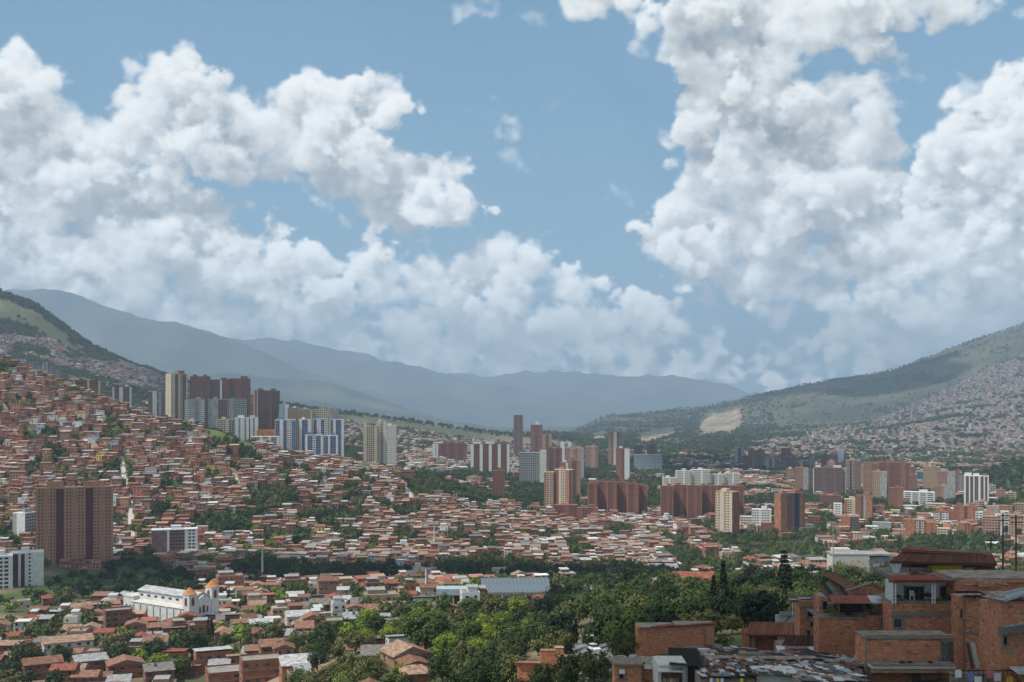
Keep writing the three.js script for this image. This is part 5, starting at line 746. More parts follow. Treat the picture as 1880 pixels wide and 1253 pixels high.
// --- tall house right of the balcony
{
  const d = 117, L = new Lot('tall_house', 'tall brick house with flat tin top right of the balcony house', 'house', 1800, 1262, d);
  L.wall(1752, 1062, 1900, 1098, 6, { d: d + 5, name: 'upper_wall' }); L.wall(1761, 1096, 1813, 1262, 2, { tone: 0.95 }); L.box('cement_band', CEMENT, 1760.6, 1161.5, 1813, 1164, 0.14, d - 0.08); L.box('drain_pipe', M.tinOld, 1771.5, 1100, 1773.2, 1230, 0.1, d - 0.12); L.window(1763.5, 1118, 1767.5, 1137, { glass: DARK });
  sheetRoof(L, 'roof_sheet', SHEET.dark, L.l(1760, 1097, d - 0.5), L.l(1808, 1097, d - 0.5), L.l(1764, 1087.5, d + 4.8), L.l(1806, 1087.5, d + 4.8), 6, { wave: 0.09 });
  sheetRoof(L, 'top_sheet', [SHEET.white, SHEET.tin], L.l(1762, 1075, d + 4.7), L.l(1840, 1074, d + 4.7), L.l(1757, 1063, d + 11.5), L.l(1832, 1063, d + 11.5), 7); L.wall(1797, 1069, 1838, 1078, 0.4, { d: d + 4.6, name: 'parapet_step' });
  L.box('dark_plank', DARK, 1838, 1066, 1880, 1068, 0.3, d + 6); sheetRoof(L, 'top_sheet', SHEET.old, L.l(1838, 1072, d + 4.8), L.l(1900, 1070, d + 4.8), L.l(1834, 1062, d + 11.5), L.l(1900, 1062, d + 11.5), 5);
  const U = new Lot('long_roof_house', 'long pale sheet-roofed house behind the tall house', 'house', 1830, 1100, 132); U.wall(1752, 1058, 1910, 1100, 4); sheetRoof(U, 'roof_sheet', [SHEET.tin, SHEET.white, SHEET.tin], U.l(1752, 1058.5, 131.5), U.l(1910, 1058, 131.5), U.l(1762, 1051.5, 136), U.l(1910, 1051.5, 136), 14);
}
// --- house at the right edge with the pale mono-pitch roof
{
  const d = 101, L = new Lot('corner_house', 'brick corner house with pale mono-pitch roof at the photo edge', 'house', 1850, 1265, d);
  L.wall(1839, 1097, 1910, 1265, 3.2, { tone: 1.0, holes: [[1843, 1168, 1850, 1186]] }); L.wall(1812, 1106, 1840, 1265, 1.6, { d: d + 3.4, name: 'side_wing', tone: 0.95, holes: [[1818, 1102, 1824, 1122], [1827, 1106, 1835.5, 1139]] }); L.window(1818, 1104, 1823.5, 1121, { d: d + 3.4, glass: DARK }); L.window(1827.5, 1107, 1835, 1138.5, { d: d + 3.4, glass: DARK, name: 'balcony_door' }); L.window(1826, 1167, 1830, 1180, { d: d + 3.4, glass: DARK }); L.window(1843.5, 1168.5, 1849.5, 1185, { glass: DARK });
  sheetRoof(L, 'roof_sheet', [SHEET.tin, SHEET.blue, SHEET.tin], L.l(1806, 1097, d + 2), L.l(1846, 1105, d - 1.2), L.l(1888, 1078, d + 4), L.l(1925, 1083, d - 1), 5); L.box('roof_edge', M.navy, 1838, 1102, 1912, 1104, 0.2, d - 0.4);
  sheetRoof(L, 'lean_to_sheet', SHEET.old, L.l(1828, 1166, d - 1.4), L.l(1915, 1158, d - 1.6), L.l(1840, 1154, d - 0.1), L.l(1915, 1141, d - 0.1), 6); sheetRoof(L, 'lean_to_sheet', SHEET.tin, L.l(1842, 1155.5, d - 0.3), L.l(1915, 1145, d - 0.3), L.l(1845, 1146, d + 0.2), L.l(1915, 1136, d + 0.2), 4);
  L.box('cement_band', CEMENT, 1811.6, 1215, 1840, 1219, 0.12, d + 3.3);
  sheetRoof(L, 'awning_sheet', SHEET.white, L.l(1868, 1240, d - 3), L.l(1915, 1236, d - 3), L.l(1856, 1226, d - 0.4), L.l(1915, 1224, d - 0.4), 4, { wave: 0.12 });
}
// --- leaning sheets, railing and washing between the two
{
  for (const [u, m, w, words] of [[1790, SHEET.old, 5, 'weathered corrugated sheet leaning on the tall house'], [1800, SHEET.white, 7, 'pale corrugated sheet leaning beside the weathered one']]) { const t = thing('roofing_sheet', words, 'sheet', at(u + 3, 1228, 114.5), 0), q = meshOf('corrugated_sheet', WAVE, m, t, -0.35, 1.28, -0.35); q.scale.set(w * 0.062, 0.05, 2.7); q.rotation.set(Math.PI / 2 - 0.24, 0, 0); q.rotation.z = 0; const e = box('edge_batten', M.tinOld, t, w * 0.062, 0.05, 0.05, -0.35, 0.03, 0.05); t.rotation.z = 0.12; }
  const r = thing('railing', 'dark iron railing across the bottom right yard', 'railing', at(1810, 1262, 100)), k = mpp(100); box('top_rail', DARK, r, 112 * k, 0.07, 0.07, 0.3, 30 * k, 0); for (let i = 0; i < 13; i++) box('baluster', DARK, r, 0.04, 30 * k, 0.04, 0.3 - 55 * k + i * 9 * k, 15 * k, 0);
  const y = thing('yard_wall', 'stained low yard wall behind the iron railing', 'wall', at(1800, 1262, 103)); box('wall_body', MORTAR, y, 5.6, 1.6, 0.4, 0, 0.4, 0); box('coping', CEMENT, y, 5.7, 0.1, 0.5, 0, 1.25, 0);
  const cols = [[0.72, 0.73, 0.78], [0.16, 0.24, 0.5], [0.75, 0.75, 0.76], [0.5, 0.16, 0.2], [0.6, 0.6, 0.66], [0.62, 0.42, 0.06]], names = ['white shirt', 'blue cloth', 'white sheet', 'red cloth', 'grey towel', 'ochre cloth'];
  cols.forEach((c, i) => { const u = 1760 + i * 18 + (i % 2) * 5, v = 1231 + (i % 3) * 6, t = thing('laundry', `${names[i]} hung over the bottom right railing`, 'laundry', at(u, v + 14, 99.8), 0, 'washing on the railing'), g = new THREE.PlaneGeometry(0.62, 0.72, 12, 12), q = g.attributes.position; for (let n = 0; n < q.count; n++) q.setZ(n, 0.06 * Math.sin(q.getX(n) * 16 + i) + 0.05 * noise2(q.getX(n) * 5 + i, q.getY(n) * 5)); g.computeVertexNormals(); meshOf('cloth', g, new THREE.MeshPhysicalMaterial({ color: new THREE.Color().setRGB(...c), roughness: 0.95, side: THREE.DoubleSide, transmission: 0.15 }), t, 0, 0.36, 0); box('peg', TIMBER, t, 0.03, 0.07, 0.05, 0.2, 0.72, 0.02); });
}
// --- pavilion with the hipped tile roof on top
{
  const d = 148, L = new Lot('pavilion', 'open dark pavilion under a hipped clay tile roof', 'pavilion', 1730, 1062, d);
  tileRoof(L, L.l(1633, 1033, d - 1), L.l(1832, 1037, d - 1), L.l(1655, 1016, d + 4), L.l(1824, 1021, d + 4), 0.30, [CLAY[1], CLAYDARK[1], CLAY[3]], 5);
  tileRoof(L, L.l(1654, 1010.5, d + 3.4), L.l(1806, 1019.5, d + 3.4), L.l(1664, 1003.5, d + 6.6), L.l(1800, 1016, d + 6.6), 0.30, [CLAY[2], CLAY[0], CLAY[2]], 9);
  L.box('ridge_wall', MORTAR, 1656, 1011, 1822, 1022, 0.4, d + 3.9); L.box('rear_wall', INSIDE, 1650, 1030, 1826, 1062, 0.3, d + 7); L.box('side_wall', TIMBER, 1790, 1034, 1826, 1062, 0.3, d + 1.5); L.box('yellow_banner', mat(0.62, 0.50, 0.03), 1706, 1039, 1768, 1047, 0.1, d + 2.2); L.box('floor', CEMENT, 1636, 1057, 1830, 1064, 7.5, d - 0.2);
  for (const u of [1640, 1671, 1708, 1768, 1826]) L.box('post', TIMBER, u, 1032, u + 2, 1060, 0.16, d);
  const t = thing('tarpaulin', 'pale tarpaulin hanging at the pavilion left corner', 'tarpaulin', at(1645, 1057, d - 0.6)), g = new THREE.PlaneGeometry(1.5, 1.75, 14, 14), q = g.attributes.position; for (let n = 0; n < q.count; n++) { const x = q.getX(n), y = q.getY(n), s = 1 - 0.55 * sstep(0.9, -0.9, y); q.setXYZ(n, x * s, y, 0.14 * Math.sin(x * 9 + y * 2) * s); } g.computeVertexNormals(); meshOf('cloth', g, mat(0.60, 0.61, 0.63, { side: THREE.DoubleSide }), t, 0.05, 0.95, 0); box('rope', TIMBER, t, 0.02, 0.3, 0.02, 0, 1.9, 0);
  const D = new Lot('junk_pile', 'heap of old sheets and planks on the roof before the pavilion', 'junk', 1720, 1062, 138); const r = rng(61); for (let i = 0; i < 16; i++) { const u = 1668 + r() * 105, q = meshOf('old_sheet', WAVE, [SHEET.old, SHEET.dark, SHEET.rust, SHEET.tin, SHEET.blue][Math.floor(r() * 5)], D.t); q.position.copy(D.l(u, 1060 - 8 * Math.sin((u - 1660) / 120 * 3.14) * r(), 136 + 3 * r())); q.scale.set(0.9 + r(), 0.05, 1.2 + 0.9 * r()); q.rotation.set((r() - .5) * 0.7, r() * 6, (r() - .5) * 0.7); } D.box('sub_roof', SHEET.old, 1640, 1060, 1755, 1066, 3.5, 136);
}
// --- tile porch, block tower house, dark tile roof, red-roofed shed
{
  const d = 152, L = new Lot('porch_house', 'orange house under a lean-to barrel tile roof', 'house', 1415, 1215, d); tileRoof(L, L.l(1368, 1167, d - 1), L.l(1467, 1168.5, d - 1), L.l(1377, 1144, d + 5), L.l(1470, 1144.5, d + 5), 0.33, [CLAY[0], CLAY[2], CLAY[0], CLAY[1]], 3); L.box('wall', mat(0.42, 0.155, 0.085, { wear: 1 }), 1376, 1167, 1466, 1215, 5, d + 0.4); L.window(1428, 1169, 1441, 1180, { d: d + 0.4, frame: M.white, glass: M.offwhite, panes: 3 }); L.box('corner_post', CEMENT, 1382, 1166, 1387, 1215, 0.3, d);
  const T = new Lot('block_house', 'narrow two-storey block house with open dark window', 'house', 1487, 1215, 142); T.wall(1469, 1104, 1504, 1215, 2.6, { holes: [[1482, 1119, 1497, 1134]], tone: 1.05 }); T.box('band', CEMENT, 1468.6, 1113, 1504, 1118, 0.12, 141.9); T.window(1482, 1120, 1496.5, 1133.5, { glass: DARK, d: 142 }); T.window(1482, 1158, 1488, 1166, { glass: DARK, d: 142 }); T.window(1488, 1143, 1493, 1151, { glass: DARK, d: 142 });
  const r = rng(12); for (let i = 0; i < 9; i++) { const q = meshOf('loose_sheet', WAVE, [SHEET.tin, SHEET.rust, SHEET.old, SHEET.white][i % 4], T.t); q.position.copy(T.l(1458 + i * 5.2, 1101 - (i % 3) * 2.4, 143 + (i % 4))); q.scale.set(0.9, 0.05, 1.8); q.rotation.set((r() - .5) * 0.5, r() * 3, (r() - .5) * 0.4); } T.box('porch_post', M.offwhite, 1455, 1106, 1456.5, 1132, 0.1, 143); T.box('eave_board', SHEET.rust, 1452, 1104, 1470, 1106, 0.3, 143);
  const W = new Lot('white_shed', 'pale walled lean-to left of the block house', 'shed', 1446, 1160, 160); W.box('wall', M.offwhite, 1425, 1130, 1469, 1160, 0.4, 160); sheetRoof(W, 'roof_sheet', SHEET.old, W.l(1424, 1131, 159.5), W.l(1469, 1131, 159.5), W.l(1440, 1124, 163), W.l(1470, 1124, 163), 4); W.box('diagonal_brace', TIMBER, 1446, 1130, 1447.5, 1146, 0.1, 159.8).rotation.z = -0.8;
  const K = new Lot('dark_tile_house', 'low house with blackened barrel tile roof', 'house', 1470, 1225, 136); tileRoof(K, K.l(1432, 1190, 135), K.l(1505, 1191, 135), K.l(1446, 1168.5, 140), K.l(1505, 1169, 140), 0.34, CLAYDARK, 8); K.box('wall', MORTAR, 1436, 1189, 1504, 1225, 4, 136); sheetRoof(K, 'eave_sheet', [SHEET.white, SHEET.pink, SHEET.pink, SHEET.pink], K.l(1422, 1197, 131), K.l(1502, 1198, 131), K.l(1432, 1187, 134.5), K.l(1502, 1188.5, 134.5), 5);
  const B = new Lot('long_brick_house', 'long windowless brick house with thin red roof', 'house', 1240, 1230, 190); B.wall(1171, 1152, 1312, 1240, 4, { tone: 1.12 }); B.box('pier', MORTAR, 1256.5, 1149, 1258, 1240, 0.1, 189.95); const e = B.l(1170, 1154, 189.5), f = B.l(1313, 1146, 189.5), g = B.l(1180, 1147.5, 193.5), h = B.l(1313, 1142, 193.5); sheetRoof(B, 'roof_sheet', [SHEET.tin, SHEET.tin, ...Array(12).fill(SHEET.red)], e, f, g, h, 14); B.wall(1240, 1148, 1312, 1153, 3.6, { d: 190.05, name: 'raised_wall' });
}
// --- brick boxes and terraces at the left of the shacks
{
  const lots = [['terrace_box', 'taller brick box with bare parapet', 993, 1020, 1196, 1262, 230], ['terrace_box', 'brick box behind the taller one with pale rim', 1019, 1035, 1190, 1240, 236], ['terrace_box', 'long brick terrace wall below the street', 1020, 1074, 1207, 1262, 226], ['terrace_box', 'low brick terrace with rooftop clutter', 1077, 1128, 1215, 1262, 205], ['terrace_box', 'brick hut with sagging tile roof by dark trees', 950, 993, 1219, 1264, 228]];
  lots.forEach(([n, words, a, b, v0, v1, d], i) => { const L = new Lot(n, words, 'house', (a + b) / 2, v1, d); L.wall(a, v0, b, v1, 2.2, { tone: 1.1, mortar: M.clay }); L.box('rim', i === 1 ? M.offwhite : M.clayPale, a - 0.4, v0 - 1, b + 0.4, v0 + 0.3, 0.4, d - 0.1); if (i === 4) tileRoof(L, L.l(a - 1, v0, d - 0.5), L.l(b + 1, v0 + 1, d - 0.5), L.l(a + 3, v0 - 4, d + 6), L.l(b, v0 - 5, d + 6), 0.36, CLAY, 31); if (i === 3) { L.window(1078, 1218, 1083, 1228, { d, glass: DARK }); for (const [u, k] of [[1090, 1], [1102, 2], [1116, 3]]) { const q = L.box('roof_batten', M.offwhite, u, 1213, u + 7, 1214.4, 0.2, d + k); q.rotation.z = 0.7; } } });
  const S = new Lot('white_roof_shack', 'shack of pale rippled sheets at the bottom edge', 'shack', 1105, 1262, 178), r = rng(3); S.box('wall', MORTAR, 1078, 1240, 1132, 1262, 4, 178); for (let i = 0; i < 12; i++) { const q = meshOf('roof_sheet', WAVE, [SHEET.white, SHEET.tin, SHEET.old, SHEET.white][i % 4], S.t); q.position.copy(S.l(1078 + (i % 6) * 9.5, 1238 + Math.floor(i / 6) * 8, 179 - Math.floor(i / 6) * 3)); q.scale.set(1.3, 0.09, 2.6); q.rotation.set(0.1 + (r() - .5) * 0.2, 1.3 + (r() - .5) * 0.5, (r() - .5) * 0.2); }
}
// --- shacks along the bottom: patched sheet roofs held down with bricks
{
  const r = rng(4242), tones = [SHEET.tin, SHEET.old, SHEET.rust, SHEET.old, SHEET.white, SHEET.dark, SHEET.tin, SHEET.blue, SHEET.rust];
  const LOOSE = new THREE.BoxGeometry(0.36, 0.15, 0.2), looseMats = [mat(0.30, 0.12, 0.08), mat(0.10, 0.07, 0.06), mat(0.38, 0.19, 0.12), mat(0.16, 0.10, 0.085), mat(0.55, 0.53, 0.5)]; let count = 0;
  const patched = (words, u0, u1, ve, vr, de, dr, rows, cols, o = {}) => {
    const L = new Lot('shack', words, 'shack', (u0 + u1) / 2, 1268, de); L.box('wall', o.wall ?? MORTAR, u0 + 2, ve + 1, u1 - 2, 1268, 3, de + 0.4);
    const el = L.l(u0, ve, de), er = L.l(u1, ve + (o.drop ?? 0), de), rl = L.l(u0 + (o.skew ?? 8), vr, dr), rr = L.l(u1 + (o.skew2 ?? o.skew ?? 8), vr + (o.drop ?? 0), dr), up = rl.clone().sub(el), slope = Math.atan2(up.y, -up.z);
    const deck = new THREE.BufferGeometry(); const low = (p) => [p.x, p.y - 0.12, p.z]; deck.setAttribute('position', new THREE.BufferAttribute(new Float32Array([...low(el), ...low(er), ...low(rr), ...low(el), ...low(rr), ...low(rl)]), 3)); deck.computeVertexNormals(); const dk = meshOf('roof_boards', deck, mat(0.09, 0.075, 0.065, { side: THREE.DoubleSide }), L.t);
    for (let j = 0; j < rows; j++) for (let i = 0; i < cols; i++) { const s = (i + 0.5 + (r() - .5) * 0.35) / cols, t = (j + 0.5 + (r() - .5) * 0.2) / rows, p = el.clone().lerp(er, s).lerp(rl.clone().lerp(rr, s), t), q = meshOf('roof_sheet', WAVE, (o.tones ?? tones)[Math.floor(r() * (o.tones ?? tones).length)], L.t, p.x, p.y + 0.04 + 0.05 * r() + (rows - j) * 0.012, p.z), w = el.distanceTo(er) / cols * (0.75 + 0.55 * r()), h = el.distanceTo(rl) / rows * (0.9 + 0.4 * r()); q.rotation.order = 'YXZ'; q.rotation.set(slope + (r() - .5) * 0.10, (r() - .5) * 0.5, (r() - .5) * 0.12); q.scale.set(w, 0.05, h); }
    const spots = []; for (let n = 0; n < Math.round((o.bricks ?? 0) * 0.62); n++) spots.push([r(), r()]); spots.sort((a, b) => a[0] - b[0]); for (let n = 0; n < spots.length; n++) { const [s, t] = spots[n], mi = Math.floor(r() * looseMats.length), p = el.clone().lerp(er, s).lerp(rl.clone().lerp(rr, s), t).add(L.p0); const b = thing('loose_brick', `${['red', 'blackened', 'orange', 'brown', 'pale'][mi]} loose brick, ${ordWord(n)} from left on ${o.short}`, 'brick', new THREE.Vector3(p.x, p.y + 0.16, p.z), r() * 3, 'loose bricks on the shack roofs'); const k = meshOf('brick_block', LOOSE, looseMats[mi], b); k.rotation.x = slope * 0.8; k.scale.setScalar(0.75 + 0.7 * r()); count++; }
    return L;
  };
  // dark brown shack with the pale front
  const A = new Lot('brown_roof_shack', 'shack with dark brown roof and pale awning front', 'shack', 1236, 1268, 108); A.box('wall', M.offwhite, 1208, 1222, 1263, 1268, 4, 108); A.box('opening', INSIDE, 1216, 1236, 1252, 1266, 0.15, 107.9); A.box('frame_post', M.offwhite, 1208, 1223, 1214, 1266, 0.2, 107.8); A.box('frame_post', M.offwhite, 1254, 1223, 1260, 1266, 0.2, 107.8);  // dark sheet set on the front wall imitates the shade inside
  sheetRoof(A, 'roof_sheet', SHEET.dark, A.l(1206, 1221, 107), A.l(1265, 1224, 107), A.l(1247, 1191, 124), A.l(1302, 1193, 124), 8); sheetRoof(A, 'awning_sheet', SHEET.white, A.l(1208, 1234.5, 106.4), A.l(1253, 1236, 106.4), A.l(1210, 1228, 107.7), A.l(1254, 1229, 107.7), 4); for (let i = 0; i < 5; i++) A.box('shelf_goods', [M.tan, M.brickPale, M.cream][i % 3], 1218 + i * 6, 1247, 1223 + i * 6, 1258, 0.3, 107.6); A.box('plank_side', TIMBER, 1263, 1224, 1284, 1268, 0.3, 109); for (let i = 0; i < 6; i++) A.box('plank', i % 2 ? M.tinOld : TIMBER, 1263.4 + i * 3.4, 1224, 1266.2 + i * 3.4, 1266, 0.06, 108.9);
  // brick hut with the draped window
  const H = new Lot('brick_hut', 'flat brick hut with cloth in its window', 'hut', 1165, 1268, 112); H.wall(1129, 1223, 1178, 1268, 2.5, { holes: [[1136, 1229, 1149, 1248]], tone: 1.15 }); H.wall(1178, 1222, 1207, 1268, 4, { d: 112.8, name: 'right_wall', tone: 1.0 }); H.box('roof_slab', CEMENT, 1127, 1219.5, 1180, 1223.5, 2.8, 111.6); H.window(1136, 1229.5, 1148.5, 1248, { glass: DARK, d: 112 }); const cl = H.box('window_cloth', mat(0.66, 0.67, 0.7), 1137, 1230, 1147.5, 1238, 0.05, 111.75); H.box('red_cloth', mat(0.45, 0.08, 0.13), 1145, 1238, 1148, 1247, 0.05, 111.74); H.box('white_sheet', M.white, 1183, 1221, 1204, 1229, 0.06, 112.2); H.wall(1128, 1206, 1146, 1220, 0.4, { d: 118, name: 'rear_stub' });
  patched('cluttered flat roof behind the brick hut', 1130, 1212, 1220, 1206, 113, 121, 2, 6, { bricks: 16, short: 'the roof behind the hut', skew: 12, tones: [SHEET.old, SHEET.rust, SHEET.dark, SHEET.tin] });
  patched('patched tin shack hung with bricks beside the brown roof', 1284, 1388, 1244, 1212, 103, 113, 5, 10, { bricks: 74, short: 'the patched tin shack', skew: 12, skew2: 10 });
  patched('shack with white board front and long tin strips', 1387, 1470, 1236, 1214, 104, 112, 4, 7, { bricks: 34, short: 'the white-fronted shack', skew: 6, drop: 6, wall: M.offwhite, tones: [SHEET.white, SHEET.tin, SHEET.old, SHEET.rust] });
  patched('shack of overlapping long tin strips by slab house', 1468, 1582, 1254, 1212, 99, 117, 6, 7, { bricks: 52, short: 'the tin-strip shack', skew: 4, skew2: 0, tones: [SHEET.tin, SHEET.white, SHEET.old, SHEET.rust, SHEET.old] });
  patched('dark flat sheet roof behind the tin strips', 1300, 1400, 1215, 1196, 115, 130, 3, 6, { bricks: 14, short: 'the dark flat roof', skew: 20, tones: [SHEET.old, SHEET.dark, SHEET.rust, SHEET.dark] });
  patched('brown patched roof under the blackened tile house', 1400, 1512, 1216, 1196, 114, 130, 3, 6, { bricks: 14, short: 'the brown patched roof', skew: 6, tones: [SHEET.dark, SHEET.dark, SHEET.rust, SHEET.old] });
  patched('grey patched roof at the foot of the terrace house', 1500, 1588, 1222, 1204, 112, 123, 3, 5, { bricks: 16, short: 'the grey patched roof', skew: 8, skew2: -6, tones: [SHEET.old, SHEET.tin, SHEET.old, SHEET.rust] });
  patched('far grey sheet roof below the long brick house', 1262, 1362, 1202, 1188, 132, 147, 2, 6, { bricks: 14, short: 'the far grey roof', skew: 20, tones: [SHEET.old, SHEET.tin, SHEET.dark, SHEET.white] });
  const Y = new Lot('chimney_box', 'yellowish plaster box with half-round sheet on the roofs', 'box', 1372, 1216, 118); Y.box('plaster_box', mat(0.44, 0.36, 0.22, { wear: 1 }), 1359, 1200, 1376, 1216, 1, 118); const cyl = meshOf('half_round_sheet', new THREE.CylinderGeometry(0.5, 0.5, 2.2, 14, 1, true, 0, Math.PI), SHEET.old, Y.t); cyl.position.copy(Y.l(1386, 1206, 118.6)); cyl.rotation.set(0, 0.3, Math.PI / 2);
  for (const [u, c] of [[1306, [0.7, 0.7, 0.72]], [1312, [0.16, 0.2, 0.42]], [1318, [0.7, 0.55, 0.06]], [1326, [0.7, 0.7, 0.7]], [1362, [0.68, 0.52, 0.05]]]) { const t = thing('laundry', `${c[0] < 0.3 ? 'navy' : c[2] < 0.2 ? (u < 1330 ? 'yellow' : 'lone yellow') : u < 1310 ? 'white' : 'second white'} garment drying under the patched shack eave`, 'laundry', at(u, 1262, 102.4)); const q = box('cloth', mat(...c), t, 0.26, 0.7, 0.04, 0, 0.45, 0); box('peg', TIMBER, t, 0.03, 0.07, 0.05, 0, 0.83, 0); }
}
// --- power poles and wires at the right
{
  const POLE = mat(0.13, 0.11, 0.095, { wear: 1 });
  const poles = [[1842, 943, 1056, 150, 'tall dark power pole'], [1866, 946, 1056, 146, 'dark power pole nearest the photo edge'], [1820, 988, 1050, 158, 'shorter power pole left of the tall one'], [1810, 1002, 1048, 162, 'short stub pole behind the pavilion eave'], [1530, 968, 1052, 330, 'slender grey lamp post before the tiled facade']];
  const tops = poles.map(([u, vt, vb, d, words], i) => { const p = at(u, vb, d), h = (vb - vt) * mpp(d), t = thing(i === 4 ? 'lamp_post' : 'power_pole', words, 'pole', p, 0.15, i === 4 ? undefined : 'power poles'); meshOf('shaft', new THREE.CylinderGeometry(i === 4 ? 0.12 : 0.10, i === 4 ? 0.2 : 0.15, h + 3, 10), i === 4 ? M.grey : POLE, t, 0, h / 2 - 1.5, 0); if (i < 3) { for (const k of [0.35, 1.0]) { box('cross_arm', POLE, t, 1.7, 0.1, 0.12, 0, h - k, 0.12); for (const s of [-0.7, -0.25, 0.25, 0.7]) box('insulator', M.grey, t, 0.07, 0.16, 0.07, s, h - k + 0.12, 0.12); } } if (i < 2) { const q = meshOf('transformer', new THREE.CylinderGeometry(0.28, 0.28, 0.8, 14), M.tinOld, t, 0.35, h - 2.2, 0.2); } if (i === 4) { box('lamp_arm', M.grey, t, 1.6, 0.1, 0.1, 0.7, h, 0); } return [p.x, p.y + h, p.z]; });
  const wire = (a, b, sag, words) => { const A = new THREE.Vector3(...a), B = new THREE.Vector3(...b), m = A.clone().lerp(B, 0.5); m.y -= sag; const w = meshOf('wire', new THREE.TubeGeometry(new THREE.QuadraticBezierCurve3(A, m, B), 16, 0.022, 5), DARK, scene); w.name = numbered('wire'); w.userData = { label: words, category: 'wire', group: 'overhead wires' }; };
  for (let k = 0; k < 3; k++) { const y = 0.3 + k * 0.5, dn = (p, q) => [p[0] + q, p[1] - y, p[2]]; const lv = ['top', 'middle', 'lowest'][k]; wire(dn(tops[0], 0.2), dn(tops[1], -0.2), 0.25, `${lv} black wire between the two tall power poles`); wire(dn(tops[2], 0.2), dn(tops[0], -0.2), 0.4, `${lv} black wire from the shorter pole to the tall pole`); wire(dn(tops[1], 0.2), [tops[1][0] + 14, tops[1][1] - 1 - y, tops[1][2] + 20], 0.8, `${lv} black wire leaving the edge pole to the right`); }
}
// --- facade of white and yellow tiles in the valley, car and van on the street
{
  const d = 640, L = new Lot('tiled_hall', 'hall with white and yellow chequered facade', 'building', 1564, 1062, d), r = rng(15); L.box('body', M.offwhite, 1531, 1021, 1597, 1062, 14, d); L.box('roof', M.tin, 1530, 1018, 1640, 1021, 15, d - 0.3); L.box('side_wing', M.grey, 1597, 1024, 1640, 1060, 14, d + 1); const tl = new THREE.BoxGeometry(1, 1, 0.12), tm = [M.offwhite, M.yellow, M.cream, M.paleblue, M.yellow]; for (let j = 0; j < 8; j++) for (let i = 0; i < 20; i++) { const q = L.l(1532.6 + i * 3.3, 1024 + j * 4, d - 0.08), m = meshOf('facade_tile', tl, j < 2 || r() < 0.4 ? tm[0] : tm[Math.floor(r() * tm.length)], L.t, q.x, q.y, q.z); m.scale.set(2.8 * mpp(d), 3.4 * mpp(d), 1); } L.box('tower', M.offwhite, 1531, 1008, 1562, 1021, 6, d + 10);
  landmarks.push([1564, 1038, 'the chequered hall']);
  const car = (label, u, v, col, turn) => { const g = ground(u, v, 120), t = thing('car', label, 'car', new THREE.Vector3(g.x, g.y + 0.4, g.z), turn), P2 = (pts, w) => { const s = new THREE.Shape(); pts.forEach(([x, y], i) => i ? s.lineTo(x, y) : s.moveTo(x, y)); s.closePath(); const e = new THREE.ExtrudeGeometry(s, { depth: w, bevelEnabled: true, bevelSize: 0.06, bevelThickness: 0.06, bevelSegments: 2 }); e.translate(0, 0, -w / 2); return e; }; meshOf('body', P2([[-2.1, 0.35], [2.1, 0.35], [2.1, 0.75], [1.2, 0.95], [-2.0, 0.95]], 1.6), mat(...col, { roughness: 0.3, clearcoat: 0.6 }), t); meshOf('cabin', P2([[-1.7, 0.95], [1.1, 0.95], [0.5, 1.48], [-1.3, 1.48]], 1.4), M.glass, t); meshOf('roof_panel', P2([[-1.3, 1.46], [0.5, 1.46], [0.4, 1.52], [-1.2, 1.52]], 1.35), mat(...col, { roughness: 0.3, clearcoat: 0.6 }), t); for (const sx of [-1.3, 1.3]) for (const sz of [-0.8, 0.8]) { const w = meshOf('wheel', new THREE.CylinderGeometry(0.33, 0.33, 0.22, 16).rotateX(Math.PI / 2), DARK, t, sx, 0.33, sz); meshOf('rim', new THREE.CylinderGeometry(0.18, 0.18, 0.25, 10).rotateX(Math.PI / 2), M.tin, w); } for (const sz of [-0.6, 0.6]) box('headlight', M.tinWhite, t, 0.1, 0.16, 0.32, 2.14, 0.66, sz); };
  car('white car parked on the street below the wood', 1090, 1199, [0.72, 0.73, 0.74], -1.2); car('pale car at the upper end of the street', 1082, 1180, [0.6, 0.6, 0.58], 1.9);
}
console.log('foreground done');
